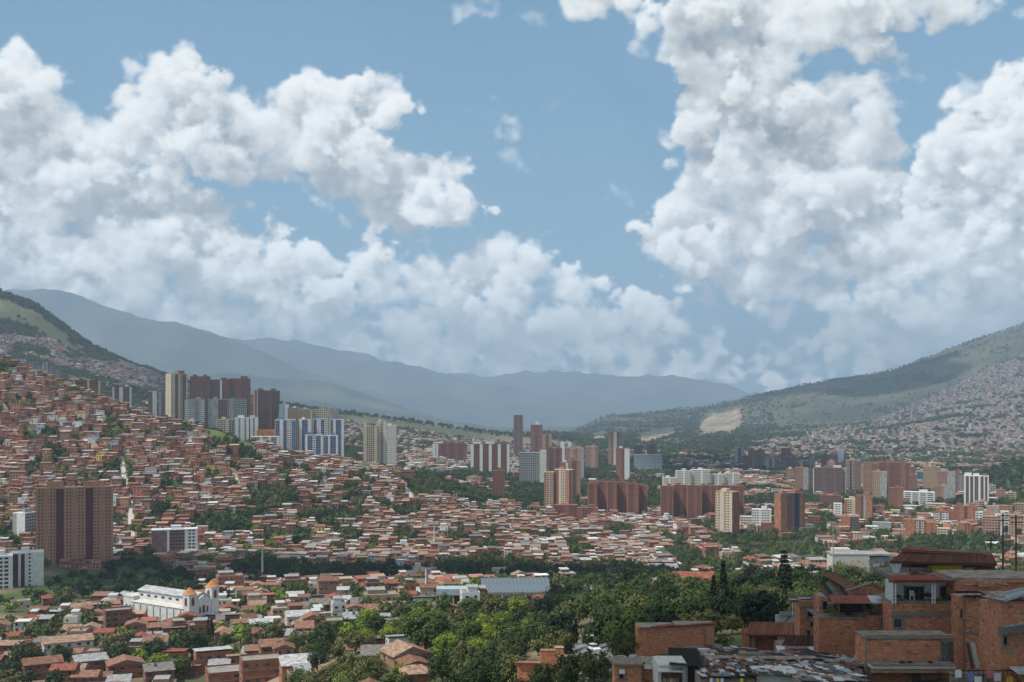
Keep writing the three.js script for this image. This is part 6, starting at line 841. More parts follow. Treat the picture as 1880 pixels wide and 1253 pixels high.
// ---------------------------------------------------------------- white church with two orange-capped towers
{
  const foot = ground(338, 1143), t = thing('church', 'white twin-towered church with orange pyramid roofs', 'church', new THREE.Vector3(foot.x - 6, foot.y, foot.z - 11), 1.0), W = M.white, yy = 0;
  landmarks.push([312, 1118, 'the white church']); footprints.push([foot.x - 8, foot.z - 12, 18], [foot.x - 30, foot.z - 24, 18]);
  box('nave', W, t, 11.5, 17, 46, 0, 5.5, -5);
  const rf = meshOf('nave_roof', PRISM, M.tinWhite, t, 0, 14, -5); rf.scale.set(12.8, 2.4, 47);
  box('aisle', W, t, 5, 11.5, 44, -8.2, 2.75, -6); box('aisle', W, t, 5, 11.5, 44, 8.2, 2.75, -6);
  const ar = box('aisle_roof', M.offwhite, t, 5.6, 0.25, 44.6, -8.3, 8.9, -6); ar.rotation.z = 0.16; const ar2 = box('aisle_roof', M.offwhite, t, 5.6, 0.25, 44.6, 8.3, 8.9, -6); ar2.rotation.z = -0.16;
  for (let i = 0; i < 7; i++) box('clerestory_window', M.glass, t, 0.2, 1.1, 2.4, -5.78, 11.9, -25 + i * 6);
  for (let i = 0; i < 8; i++) box('buttress', W, t, 0.7, 10.5, 0.8, -10.95, 2.6, -26 + i * 5.6);
  box('chancel', W, t, 19, 13.5, 9, 0, 3.7, -32); box('chancel_parapet', M.offwhite, t, 19.4, 0.9, 9.4, 0, 10.8, -32); for (const s of [-1, 1]) box('chancel_window', M.glass, t, 0.15, 1.4, 1.2, -9.55, 5.5, -32 + s * 1.8);
  box('facade', W, t, 11, 15, 1.2, 0, 4.6, 19.2); const ped = meshOf('pediment', PRISM, W, t, 0, 12.1, 19.2); ped.scale.set(11, 2.8, 1.2);
  const arch = (x, y, z, ry, w, h, nm) => { const s = new THREE.Shape(); s.moveTo(-w / 2, 0); s.lineTo(w / 2, 0); s.lineTo(w / 2, h - w / 2); s.absarc(0, h - w / 2, w / 2, 0, Math.PI); s.closePath(); const g = new THREE.ExtrudeGeometry(s, { depth: 0.2, bevelEnabled: false }); const m = meshOf(nm, g, M.clay, t, x, y, z); m.rotation.y = ry; const g2 = new THREE.ExtrudeGeometry(s, { depth: 0.1, bevelEnabled: false }); g2.scale(0.62, 0.72, 1); meshOf('louvre', g2, M.maroon, m, 0, h * 0.1, 0.16); };
  for (const x of [-2.6, 0, 2.6]) arch(x, 5.2, 19.75, 0, x ? 1.2 : 1.9, x ? 3.6 : 4.4, 'arched_window'); arch(0, 0, 19.76, 0, 2.6, 3.6, 'portal');
  for (const [s, h] of [[-1, 16.5], [1, 18.5]]) { const x = s * 8, z = 17.6; box('bell_tower', W, t, 5.2, h + 3, 5.2, x, h / 2 - 1.5, z); box('cornice', M.offwhite, t, 5.8, 0.4, 5.8, x, h, z); const p = meshOf('tower_roof', PYRAMID, M.orange, t, x, h + 2.1, z); p.scale.set(5.6, 3.8, 5.6); arch(x, h - 6.2, z + 2.55, 0, 1.9, 4.6, 'belfry_opening'); arch(x - 2.55, h - 6.2, z, -Math.PI / 2, 1.9, 4.6, 'belfry_opening'); arch(x + 2.55, h - 6.2, z, Math.PI / 2, 1.9, 4.6, 'belfry_opening'); }
}
// ---------------------------------------------------------------- warehouse with the blue-grey sheet roof
{
  const foot = ground(945, 1117), d = -foot.z, m = mpp(d), w = 128 * m, dp = 24, t = thing('warehouse', 'long warehouse with blue-grey sheet roof behind the bright trees', 'warehouse', new THREE.Vector3((951 - CX) / F * d, foot.y, foot.z - dp / 2), 0.06), h = 29 * m;
  landmarks.push([945, 1085, 'the blue-grey warehouse']); footprints.push([foot.x, foot.z - 12, 26], [foot.x + 22, foot.z - 12, 14], [foot.x - 22, foot.z - 12, 14]);
  box('wall', M.offwhite, t, w - 1, h + 4, dp - 1, 0, h / 2 - 2, 0); box('dark_opening', M.darkgrey, t, w * 0.86, h * 0.26, 0.3, w * 0.02, h * 0.62, dp / 2 - 0.42);  // dark grey strip on the wall imitates the shade of an opening
  const blueTin = mat(0.20, 0.26, 0.31, { wear: 1, roughness: 0.55 }), skew = 6 * m;
  for (let i = 0; i < 17; i++) { const q = box('roof_sheet', blueTin, t, w / 17 - 0.06, 0.16, dp * 0.55, -w / 2 + w * (i + 0.5) / 17 - 1.5, h + 2.3 + (i % 2) * 0.02, dp * 0.26); q.rotation.x = 0.36; }
  const bk = box('rear_roof', blueTin, t, w, 0.2, dp * 0.55, -1.5, h + 2.3, -dp * 0.26); bk.rotation.x = -0.36;
  const gut = box('gutter', M.tin, t, w + 0.6, 0.8, 0.4, 0, h - 0.1, dp / 2 + 0.4);
  for (let i = 0; i < 6; i++) box('pillar', M.white, t, 0.5, h, 0.5, -w / 2 + w * (i + 0.5) / 6, h / 2, dp / 2 + 0.1);
  const t2 = thing('annex', 'low annex with pale blue roof at the warehouse end', 'building', new THREE.Vector3(foot.x + 31, foot.y, foot.z - 8), 0.06); box('wall', M.grey, t2, 17, 9, 13, 0, 1.6, 0); const r2 = box('roof', M.paleblue, t2, 18, 0.3, 14.5, 0, 6.9, 0.2); r2.rotation.x = 0.16;
  const t3 = thing('canopy', 'concrete canopy on slim columns beside the warehouse', 'canopy', new THREE.Vector3((832 - CX) / F * (d - 4), foot.y, foot.z + 4), 0.05); box('canopy_slab', M.paleblue, t3, 15, 2.8, 9, 0, 8.6, 0); for (const x of [-6, 0, 6]) box('column', M.offwhite, t3, 0.6, 11, 0.6, x, 1.7, 4); box('rear_wall', M.brickDark, t3, 15, 9, 0.4, 0, 3, -4.4);
}
// ---------------------------------------------------------------- cable-car pylons
for (const [u, vt, vb, words] of [[481, 1004, 1064, 'white cable-car pylon on the dark wooded slope'], [782, 1046, 1106, 'white cable-car pylon near the white low house'], [797, 966, 1012, 'far cable-car pylon up among the hillside houses']]) {
  const foot = ground(u, vb), d = -foot.z, h = (vb - vt) * mpp(d), t = thing('cable_car_pylon', words, 'pylon', foot, 0.2, 'cable-car pylons'), g = new THREE.CylinderGeometry(0.42, 0.85, h + 2, 14); meshOf('shaft', g, M.white, t, 0, h / 2 - 1, 0); box('cross_arm', M.grey, t, 6, 0.35, 0.5, 0, h + 0.1, 0); for (const s of [-1, 1]) { box('sheave_bar', M.darkgrey, t, 0.4, 0.35, 3.2, s * 2.8, h + 0.35, 0); } box('ladder_cage', M.grey, t, 0.5, h * 0.9, 0.4, 0.75, h / 2, 0); landmarks.push([u, (vt + vb) / 2, words.replace('white ', 'the ').split(' on ')[0].split(' near ')[0].split(' up ')[0]]);
}
// ---------------------------------------------------------------- houses told apart by hand
houseAt('brick house with orange cap roof under the maroon-striped tower', 77, 105, 1099, 1114, { roof: 'clayRed', shape: 'hip', short: 'the orange-capped house' });
houseAt('cream flat house below the brick base of the white tower', 20, 54, 1106, 1119, { wall: 'cream', shape: 'flat', roof: 'slab' });
houseAt('long low house with orange tile roof', 112, 165, 1120, 1131, { roof: 'clayPale', short: 'the long tile-roofed house' });
houseAt('roofless brick house with torn upper wall', 191, 241, 1124, 1163, { wall: 'brickDark', shape: 'flat', roof: 'slab', short: 'the roofless brick house' });
houseAt('white-walled house with broad tile roof beside two round trees', 78, 168, 1181, 1212, { wall: 'offwhite', roof: 'clayPale', dp: 12, short: 'the broad white-walled house' });
houseAt('house with orange tile roof right under the white church', 269, 314, 1153, 1169, { roof: 'clay', wall: 'brickOrange' });
houseAt('brick house below the church portal', 314, 347, 1150, 1169, { wall: 'brick', shape: 'flat', roof: 'slab' });
houseAt('brick house with pale tin roof among the bottom rows', 356, 424, 1201, 1231, { wall: 'brickOrange', roof: 'tinWhite', shape: 'shed', short: 'the pale tin-roofed brick house' });
houseAt('brick house with orange roof and small square windows', 416, 452, 1209, 1231, { wall: 'brickOrange', roof: 'clayPale', shape: 'shed' });
houseAt('wide brick wall house along the bottom edge', 377, 482, 1237, 1262, { wall: 'brick', shape: 'flat', roof: 'slab', short: 'the wide brick wall' });
houseAt('house with long weathered tin roof at the bottom edge', 264, 318, 1233, 1258, { roof: 'tinOld', shape: 'shed', wall: 'brick' });
houseAt('dark brick house with rust roof near bottom left', 42, 112, 1221, 1249, { wall: 'brickDark', roof: 'rust', short: 'the rust-roofed dark house' });
houseAt('brick house with grey tin roof right of rust roof', 136, 196, 1216, 1240, { roof: 'tin', shape: 'shed', wall: 'brickDark' });
houseAt('pair of brick gables left of the bottom tin roof', 196, 262, 1223, 1248, { roof: 'clay', shape: 'gable', wall: 'brick' });
houseAt('cream two-storey house with tiled gable below dark slope', 432, 466, 1085, 1106, { wall: 'cream', roof: 'clay', short: 'the cream two-storey house' });
houseAt('cream house with orange gable beside the cream two-storey house', 466, 493, 1089, 1108, { wall: 'cream', roof: 'clayPale', shape: 'gable' });
houseAt('blank orange brick warehouse wall on the dark slope', 397, 446, 1060, 1085, { wall: 'brickOrange', shape: 'flat', roof: 'slab', short: 'the blank orange brick wall' });
houseAt('brick block with white middle bay in the dark band', 516, 562, 1067, 1088, { wall: 'brick', shape: 'flat', roof: 'slab', short: 'the white-bay brick block' });
houseAt('tan brick block with two pale concrete columns', 582, 622, 1068, 1098, { wall: 'brickPale', shape: 'gableX', roof: 'rust', short: 'the pale-column brick block' });
houseAt('tan office with dark glass and blue right end', 668, 730, 1095, 1121, { wall: 'tan', shape: 'flat', roof: 'slab', short: 'the tan office' });
houseAt('dark brick house behind the tan office', 669, 705, 1072, 1096, { wall: 'brickDark', shape: 'flat', roof: 'slab' });
houseAt('yellow house squeezed beside the tan office', 731, 748, 1090, 1111, { wall: 'yellow', shape: 'flat', roof: 'slab', short: 'the yellow house' });
houseAt('brick tower house behind the yellow house', 740, 763, 1075, 1109, { wall: 'brick', shape: 'flat', roof: 'slab' });
houseAt('white low house beside the cable-car pylon', 785, 813, 1102, 1113, { wall: 'white', shape: 'flat', roof: 'slab', short: 'the white low house' });
houseAt('white five-storey house with brick right side', 845, 880, 1091, 1130, { wall: 'white', shape: 'flat', roof: 'slab', dp: 9, short: 'the white five-storey house' });
houseAt('brick party wall joined to the white five-storey house', 879, 896, 1093, 1129, { wall: 'brick', shape: 'flat', roof: 'slab', dp: 9.5 });
houseAt('white stepped house left of the tan office', 608, 635, 1110, 1136, { wall: 'white', shape: 'flat', roof: 'slab' });
houseAt('white house with tile gable below the tan office', 635, 666, 1117, 1136, { wall: 'offwhite', roof: 'clay', shape: 'gable' });
houseAt('long tile-roofed house in front of the tan office', 666, 729, 1123, 1136, { wall: 'tan', roof: 'clay', short: 'the long tiled row' });
houseAt('house with pale blue roof right of the long tiled row', 730, 759, 1118, 1133, { wall: 'brick', roof: 'tin', shape: 'shed' });
houseAt('white hall with bright white roof among the trees', 523, 586, 1133, 1147, { wall: 'offwhite', roof: 'tinWhite', shape: 'gableX', short: 'the bright white roof' });
houseAt('brick house with sagging tile roof below the bright white roof', 475, 544, 1188, 1212, { wall: 'brick', roof: 'clay', short: 'the sagging tile roof' });
houseAt('long white tin roof house at bottom centre', 513, 586, 1222, 1250, { wall: 'brickOrange', roof: 'tinWhite', shape: 'shed' });
houseAt('tall brick house at the bottom left of centre', 440, 515, 1216, 1258, { wall: 'brick', shape: 'flat', roof: 'slab' });
houseAt('gabled house with salmon roof and green-white left wall', 706, 781, 1206, 1240, { wall: 'brickPale', roof: 'clayPale', shape: 'gable', dp: 11, yaw: 0.5, short: 'the salmon-roofed gable house' });
houseAt('house with salmon roof and solar heater below the gable house', 735, 790, 1238, 1262, { wall: 'brick', roof: 'clayPale', shape: 'hip' });
houseAt('red-roofed low house in the green right of the valley', 1364, 1390, 1027, 1036, { wall: 'clayRed', roof: 'clayRed', shape: 'hip', short: 'the red-roofed low house' });
houseAt('brick school with white balcony bands amid dark trees', 1234, 1312, 1066, 1084, { wall: 'brickDark', roof: 'clayRed', shape: 'gableX', short: 'the brick school' });
houseAt('tan house with orange roof left of the dark conifers', 1216, 1262, 1082, 1098, { wall: 'brick', roof: 'clay', shape: 'hip' });
houseAt('long white-roofed shed above the green meadow', 1190, 1246, 1044, 1055, { wall: 'brickOrange', roof: 'tinWhite', shape: 'shed', short: 'the long white-roofed shed' });
houseAt('brick house at the wood edge behind the foreground trees', 978, 1010, 1118, 1136, { wall: 'brickPale', roof: 'clay' });
// trees told apart by hand: kind, tone, u, v (crown middle), half width
for (const a of [
  ['dense', 'dark', 48, 1203, 36], ['broad', 'dark', 112, 1203, 26], ['broad', 'bright', 20, 1108, 16], ['broad', 'mid', 62, 1148, 22], ['airy', 'mid', 96, 1150, 20], ['airy', 'olive', 205, 1182, 40], ['broad', 'dark', 222, 1205, 26], ['broad', 'bright', 256, 1205, 24], ['broad', 'bright', 292, 1212, 26], ['broad', 'mid', 330, 1218, 28], ['dense', 'dark', 352, 1182, 30], ['broad', 'mid', 372, 1178, 20], ['cypress', 'pine', 386, 1164, 22], ['broad', 'olive', 118, 1092, 26], ['broad', 'mid', 192, 1112, 20], ['airy', 'bright', 225, 1122, 18],
  ['broad', 'bright', 405, 1150, 22], ['broad', 'bright', 442, 1160, 24], ['dense', 'mid', 470, 1160, 26], ['broad', 'olive', 500, 1162, 30], ['airy', 'bright', 520, 1120, 18], ['airy', 'bright', 478, 1118, 18], ['airy', 'bright', 455, 1132, 18], ['broad', 'bright', 430, 1188, 16], ['broad', 'olive', 545, 1176, 26], ['dense', 'dark', 590, 1170, 36], ['broad', 'mid', 570, 1196, 28], ['bare', 'bright', 585, 1195, 14], ['broad', 'mid', 632, 1150, 26], ['broad', 'mid', 660, 1142, 24], ['broad', 'dark', 690, 1146, 26], ['broad', 'olive', 652, 1176, 26], ['bare', 'brown', 676, 1182, 26],
  ['broad', 'bright', 716, 1160, 28], ['broad', 'olive', 640, 1228, 34], ['broad', 'olive', 680, 1222, 36], ['airy', 'olive', 610, 1240, 30], ['airy', 'mid', 664, 1248, 30], ['dense', 'mid', 782, 1160, 50], ['broad', 'mid', 752, 1140, 26], ['bare', 'brown', 840, 1180, 26], ['bare', 'brown', 862, 1190, 20], ['airy', 'brown', 848, 1126, 20], ['airy', 'lime', 845, 1156, 26], ['airy', 'bright', 905, 1158, 28], ['broad', 'lime', 880, 1160, 26], ['broad', 'bright', 955, 1160, 26], ['airy', 'lime', 925, 1166, 22], ['airy', 'lime', 862, 1150, 28], ['airy', 'lime', 892, 1146, 28], ['airy', 'bright', 918, 1140, 26], ['airy', 'lime', 940, 1152, 26], ['airy', 'bright', 972, 1148, 26], ['airy', 'olive', 932, 1112, 16], ['broad', 'olive', 975, 1118, 16],
  ['airy', 'mid', 1005, 1160, 16], ['dense', 'pine', 952, 1190, 22], ['broad', 'dark', 1000, 1188, 20], ['airy', 'brown', 1050, 1170, 18], ['dense', 'dark', 812, 1228, 30], ['dense', 'dark', 890, 1232, 44], ['dense', 'dark', 946, 1212, 28], ['broad', 'dark', 850, 1250, 36], ['broad', 'dark', 1000, 1246, 34], ['broad', 'dark', 1046, 1236, 24], ['broad', 'pine', 978, 1160, 14], ['palm', 'mid', 320, 1140, 9], ['palm', 'mid', 272, 1138, 8], ['palm', 'bright', 300, 1137, 8],
  ['broad', 'olive', 1060, 1120, 34], ['dense', 'mid', 1095, 1110, 40], ['dense', 'dark', 1125, 1150, 48], ['broad', 'mid', 1150, 1105, 34], ['dense', 'dark', 1180, 1118, 38], ['broad', 'dark', 1215, 1100, 32], ['dense', 'pine', 1240, 1130, 36], ['broad', 'dark', 1262, 1105, 30], ['dense', 'dark', 1285, 1125, 32], ['broad', 'olive', 1145, 1190, 34], ['broad', 'olive', 1150, 1218, 22], ['dense', 'dark', 1036, 1242, 20], ['dense', 'dark', 1010, 1246, 18], ['broad', 'dark', 1052, 1246, 14], ['dense', 'dark', 1092, 1168, 30], ['broad', 'pine', 1215, 1142, 30], ['broad', 'olive', 1262, 1076, 16], ['dense', 'pine', 1298, 1070, 22], ['broad', 'mid', 1060, 1075, 24],  // dark leaf tones here also stand in for partial shade on these trees
  ['broad', 'dark', 1352, 1068, 26], ['dense', 'dark', 1385, 1050, 24], ['broad', 'mid', 1362, 1094, 24], ['dense', 'dark', 1405, 1070, 26], ['broad', 'olive', 1345, 1140, 26], ['broad', 'olive', 1375, 1122, 24], ['airy', 'olive', 1410, 1120, 22], ['dense', 'pine', 1468, 1060, 26], ['broad', 'dark', 1490, 1085, 28], ['broad', 'mid', 1470, 1110, 22], ['broad', 'olive', 1545, 1050, 24], ['broad', 'olive', 1572, 1054, 26], ['dense', 'dark', 1605, 1050, 22], ['broad', 'mid', 1515, 1068, 24], ['broad', 'olive', 1330, 1172, 22], ['broad', 'dark', 1310, 1150, 20], ['airy', 'mid', 1500, 1058, 18],
]) treeAt(a[0], a[1], a[2], a[3], a[4]);
treeAt('cypress', 'pine', 1328, 1090, 52, { label: 'tall slim black cypress beside the dark conifer wood' }); treeAt('cypress', 'pine', 1310, 1108, 40, { label: 'shorter cypress at the foot of the tall black cypress' });
treeAt('araucaria', 'pine', 1440, 1075, 58, { label: 'tall tiered dark conifer above the tiled porch roof' });
{ // fill the woods
  const r = rng(606);
  for (const [cx, cy, a, b, tones] of WOODS) {
    const list = tones.split(' '), g = ground(cx, cy + b * 0.4); if (!g) continue; const d = -g.z, rad = (d < 1000 ? 5.2 : 5.8), area = Math.PI * a * b * mpp(d) * mpp(d) / 0.5, n = clamp(Math.round(area / (rad * rad * 4.6)), 3, 44);
    for (let i = 0; i < n; i++) { const q = r() * 6.28, s = Math.sqrt(r()), u = cx + Math.cos(q) * s * a, v = cy + Math.sin(q) * s * b; const rr = rad * (0.7 + 0.7 * r()); treeAt(r() < 0.5 ? 'dense' : 'broad', list[Math.floor(r() * list.length)], u, v, rr / mpp(d)); }
  }
}
// ---------------------------------------------------------------- streets and stairs climbing the hill, laid on the ground
function ribbon(name, pts, width, colour, lift = 0.35) {
  const P3 = []; for (let i = 0; i < pts.length - 1; i++) for (let k = 0; k < 8; k++) { const t = k / 8, a = pts[i], b = pts[i + 1], g = ground(lerp(a[0], b[0], t), lerp(a[1], b[1], t)); if (g) P3.push(g); }
  const p = [], n = P3.length; for (let i = 0; i < n; i++) { const a = P3[Math.max(0, i - 1)], b = P3[Math.min(n - 1, i + 1)], dx = b.x - a.x, dz = b.z - a.z, l = Math.hypot(dx, dz) || 1, w = width / 2; for (const s of [-1, 1]) { const x = P3[i].x - dz / l * w * s, z = P3[i].z + dx / l * w * s; p.push(x, groundY(x, z) + lift, z); } }
  const idx = []; for (let i = 0; i < n - 1; i++) { const a = i * 2; idx.push(a, a + 1, a + 2, a + 1, a + 3, a + 2); }
  const g = new THREE.BufferGeometry(); g.setAttribute('position', new THREE.BufferAttribute(new Float32Array(p), 3)); g.setIndex(idx); g.computeVertexNormals();
  const m = new THREE.Mesh(g, colour); m.name = numbered(name); m.userData.kind = 'structure'; m.receiveShadow = true; scene.add(m);
  for (const q of P3) footprints.push([q.x, q.z, width * 0.35]);
}
const CONCRETE = mat(0.46, 0.44, 0.40);
ribbon('stair_street', [[222, 838], [226, 868], [234, 900], [240, 935], [240, 965], [243, 998]], 5, CONCRETE);
ribbon('stair_street', [[355, 868], [364, 905], [362, 935]], 4, CONCRETE);
ribbon('street', [[738, 882], [750, 905], [757, 922]], 8, CONCRETE);
ribbon('street', [[936, 962], [938, 985], [934, 1006]], 6, CONCRETE);
ribbon('street', [[428, 870], [440, 892]], 4, CONCRETE);
ribbon('street', [[1068, 1168], [1074, 1190], [1082, 1212], [1086, 1236]], 9, mat(0.17, 0.17, 0.165));
ribbon('street', [[146, 790], [160, 815], [178, 842]], 4, CONCRETE);

// ---------------------------------------------------------------- houses by the thousand: sites first, then the largest as things and the rest as one mass
const sites = [];
{
  const r = rng(20250), pick = (list) => list[Math.floor(r() * list.length)];
  const wallOf = (town) => { const q = r(); return q < (town ? 0.60 : 0.88) ? pick(['brick', 'brick', 'brick', 'brickOrange', 'brickPale', 'brickDark', 'brickBrown']) : q < 0.935 ? pick(['cream', 'tan', 'offwhite']) : q < 0.97 ? 'white' : pick(['paleblue', 'yellow', 'green', 'pink', 'grey']); };
  const roofOf = (town) => { const q = r(); return town ? (q < 0.45 ? pick(['clay', 'clayPale', 'clayRed', 'clay']) : q < 0.72 ? pick(['rust', 'tinOld']) : q < 0.86 ? pick(['tin', 'tinWhite']) : 'slab') : (q < 0.24 ? pick(['tin', 'tin', 'tinWhite', 'tin', 'tin', 'tinOld']) : q < 0.72 ? pick(['tinOld', 'rust', 'tinOld']) : q < 0.84 ? pick(['clay', 'clayPale']) : 'slab'); };
  const tones = ['dark', 'mid', 'mid', 'olive', 'olive', 'bright'];
  // near valley
  for (let d = 425; d < 885; d += 10.8) for (let x = -260; x < 470; x += 11.5) {
    const X = x + (r() - 0.5) * 7, Z = -d + (r() - 0.5) * 6, [u, dd] = toUD(X, Z); if (u < -60 || u > 1960) continue; const v = seenY(u, dd); if (v > 1275) continue;
    const open = u < 700 ? 0.92 : u < 1000 ? (v > 1130 ? 0.05 : 0.8) : (v > 1075 ? 0.03 : 0.5), wood = inWood(u, v - 6, 1.05);
    const bush = fbm2(X / 55 + 9, Z / 55, 3);
    if (!wood && bush < 0.11 && r() < open) { const w = 6.8 + 4.4 * r(), dp = 7 + 3 * r(); if (taken(X, Z, w * 0.42)) continue; sites.push({ x: X, z: Z, yaw: 0.22 + 0.5 * fbm2(X / 160, Z / 160, 2) + (r() - 0.5) * 0.14, w, dp, h: (r() < 0.45 ? 3 : r() < 0.75 ? 5.4 : 8) * (0.92 + 0.16 * r()), wall: wallOf(true), roof: roofOf(true), seed: Math.floor(r() * 1e6), town: 1 }); footprints.push([X, Z, w * 0.45]); }
    else if (r() < 0.95 && !taken(X, Z, 1.6)) tree(r() < 0.4 ? 'dense' : r() < 0.7 ? 'broad' : 'airy', wood && v < 1090 ? pick(['dark', 'pine', 'dark']) : u > 1000 ? pick(['dark', 'dark', 'mid', 'pine', 'olive']) : pick(tones), X, Z, 3.0 + 3.4 * r());
  }
  // slope under the camera at the right, wooded
  for (let d = 150; d < 425; d += 11) for (let x = -130; x < 260; x += 10) { const X = x + (r() - 0.5) * 7, Z = -d + (r() - 0.5) * 7, [u, dd] = toUD(X, Z); if (u < 520 || u > 1960 || seenY(u, dd) > 1300) continue; if (u > 1040 && u < 1110 && dd < 420 && dd > 200) continue; if (u > 1180 && dd < 215) continue; if (u < 760 && r() < 0.58 && !taken(X, Z, 4)) { sites.push({ x: X, z: Z, yaw: 0.25 + (r() - 0.5) * 0.3, w: 7 + 3.5 * r(), dp: 7 + 3 * r(), h: r() < 0.6 ? 3.2 : 5.6, wall: wallOf(true), roof: roofOf(true), seed: Math.floor(r() * 1e6), town: 1 }); footprints.push([X, Z, 5]); } else if (!taken(X, Z, 2)) tree(r() < 0.5 ? 'dense' : r() < 0.8 ? 'broad' : 'airy', u < 880 ? pick(['mid', 'olive', 'dark', 'olive', 'bright']) : pick(['dark', 'dark', 'mid', 'pine', 'olive']), X, Z, 3.2 + 2.4 * r()); }
  // the hill
  for (let d = 885; d < 1450; d += 8.4) for (let x = -700; x < 130 + d * 0.1; x += 8.3) {
    const X = x + (r() - 0.5) * 3, Z = -d + (r() - 0.5) * 3.4, [u, dd] = toUD(X, Z); if (u < -90 || u > 1230) continue; const v = seenY(u, dd);
    if (inWood(u, v - 3) || GRASS.some((g) => inPoly(u, v, g))) { if (inWood(u, v - 3) ? r() < 0.8 : r() < 0.12) { if (!taken(X, Z, 1.2)) tree('small', pick(['dark', 'mid', 'dark', 'olive']), X, Z, inWood(u, v - 3) ? 3 + 2.8 * r() : 1.5 + r()); } continue; }
    const bush = fbm2(X / 48, Z / 48 + 7, 3);
    if (bush > 0.14 || r() < 0.08) { if (!taken(X, Z, 1.5)) tree('small', pick(tones), X, Z, 2.8 + 3 * r()); continue; }
    const w = 7.4 + 3.4 * r() + (r() < 0.06 ? 5 : 0), dp = 6.5 + 2.5 * r(); if (taken(X, Z, 3)) continue;
    sites.push({ x: X, z: Z, yaw: 0.08 + 0.5 * fbm2(X / 140, Z / 140, 2) + (r() - 0.5) * 0.07, w, dp, h: (r() < 0.2 ? 2.9 : r() < 0.6 ? 5.4 : r() < 0.9 ? 8 : 10.6) * (0.92 + 0.16 * r()), wall: wallOf(r() < 0.1), roof: roofOf(false), seed: Math.floor(r() * 1e6) });
  }
  // valley town at the right, between the trees
  for (let d = 890; d < 1560; d += 13) for (let x = 60; x < 760; x += 12) {
    const X = x + (r() - 0.5) * 7, Z = -d + (r() - 0.5) * 7, [u, dd] = toUD(X, Z); if (u < 1150 || u > 1960) continue; const v = seenY(u, dd), wood = inWood(u, v - 3), bush = fbm2(X / 70, Z / 70 + 3, 3);
    if (taken(X, Z, 4)) continue;
    if (!wood && bush < 0.03 && r() < 0.8) sites.push({ x: X, z: Z, yaw: 0.2 + 0.6 * fbm2(X / 150, Z / 150, 2), w: 8 + 7 * r(), dp: 8 + 4 * r(), h: r() < 0.5 ? 4 : r() < 0.8 ? 6.5 : 10, wall: wallOf(true), roof: roofOf(true), seed: Math.floor(r() * 1e6), town: 1 });
    else tree('small', pick(['dark', 'mid', 'olive', 'olive', 'mid', 'dark']), X, Z, 3 + 3 * r());
  }
  // middle distance: wooded, with low white and brick blocks
  for (let d = 1455; d < 3300; d *= 1.0085) for (let u = 10; u < 1960; u += 13000 / d * 1.25) {
    const U = u + (r() - 0.5) * 10, X = (U - CX) / F * d + (r() - 0.5) * 6, Z = -d + (r() - 0.5) * 8; if (U > 1060 && d < 1560) continue; const v = seenY(U, d), n = fbm2(X / 130 + 2, Z / 130, 4); if (taken(X, Z, 4)) continue;
    const white = (U > 740 && U < 950 && v > 832 && v < 872), ridge = d > 2400 && U < 1000;
    if (white ? r() < 0.45 : n < (ridge ? (U > 620 ? 0.14 : U < 300 && v < 712 ? 0.16 : -0.18) : U > 1230 ? -0.06 : -0.14) && r() < 0.85) sites.push({ x: X, z: Z, yaw: 0.3 * n * 6, w: 9 + 7 * r(), dp: 9 + 4 * r(), h: white ? 8 + 3 * r() : ridge ? 4 + 3 * r() : 4 + 6 * r(), wall: white ? pick(['white', 'offwhite', 'cream']) : wallOf(true), roof: roofOf(!ridge), seed: Math.floor(r() * 1e6), far: 1 });
    else if (r() < 0.9) tree('small', pick(['dark', 'dark', 'mid', 'mid', 'olive', d > 2000 && U > 1200 ? 'pine' : 'dark']), X, Z, (3.6 + 4 * r()) * (ridge ? 1.15 : 1));
  }
  // knoll at the right
  for (let i = 0; i < 420; i++) { const X = 905 + (r() - 0.5) * 330, Z = -1900 + (r() - 0.5) * 380; if (!taken(X, Z, 2)) tree('small', pick(['pine', 'dark', 'dark', 'mid']), X, Z, 4 + 4 * r()); }
}
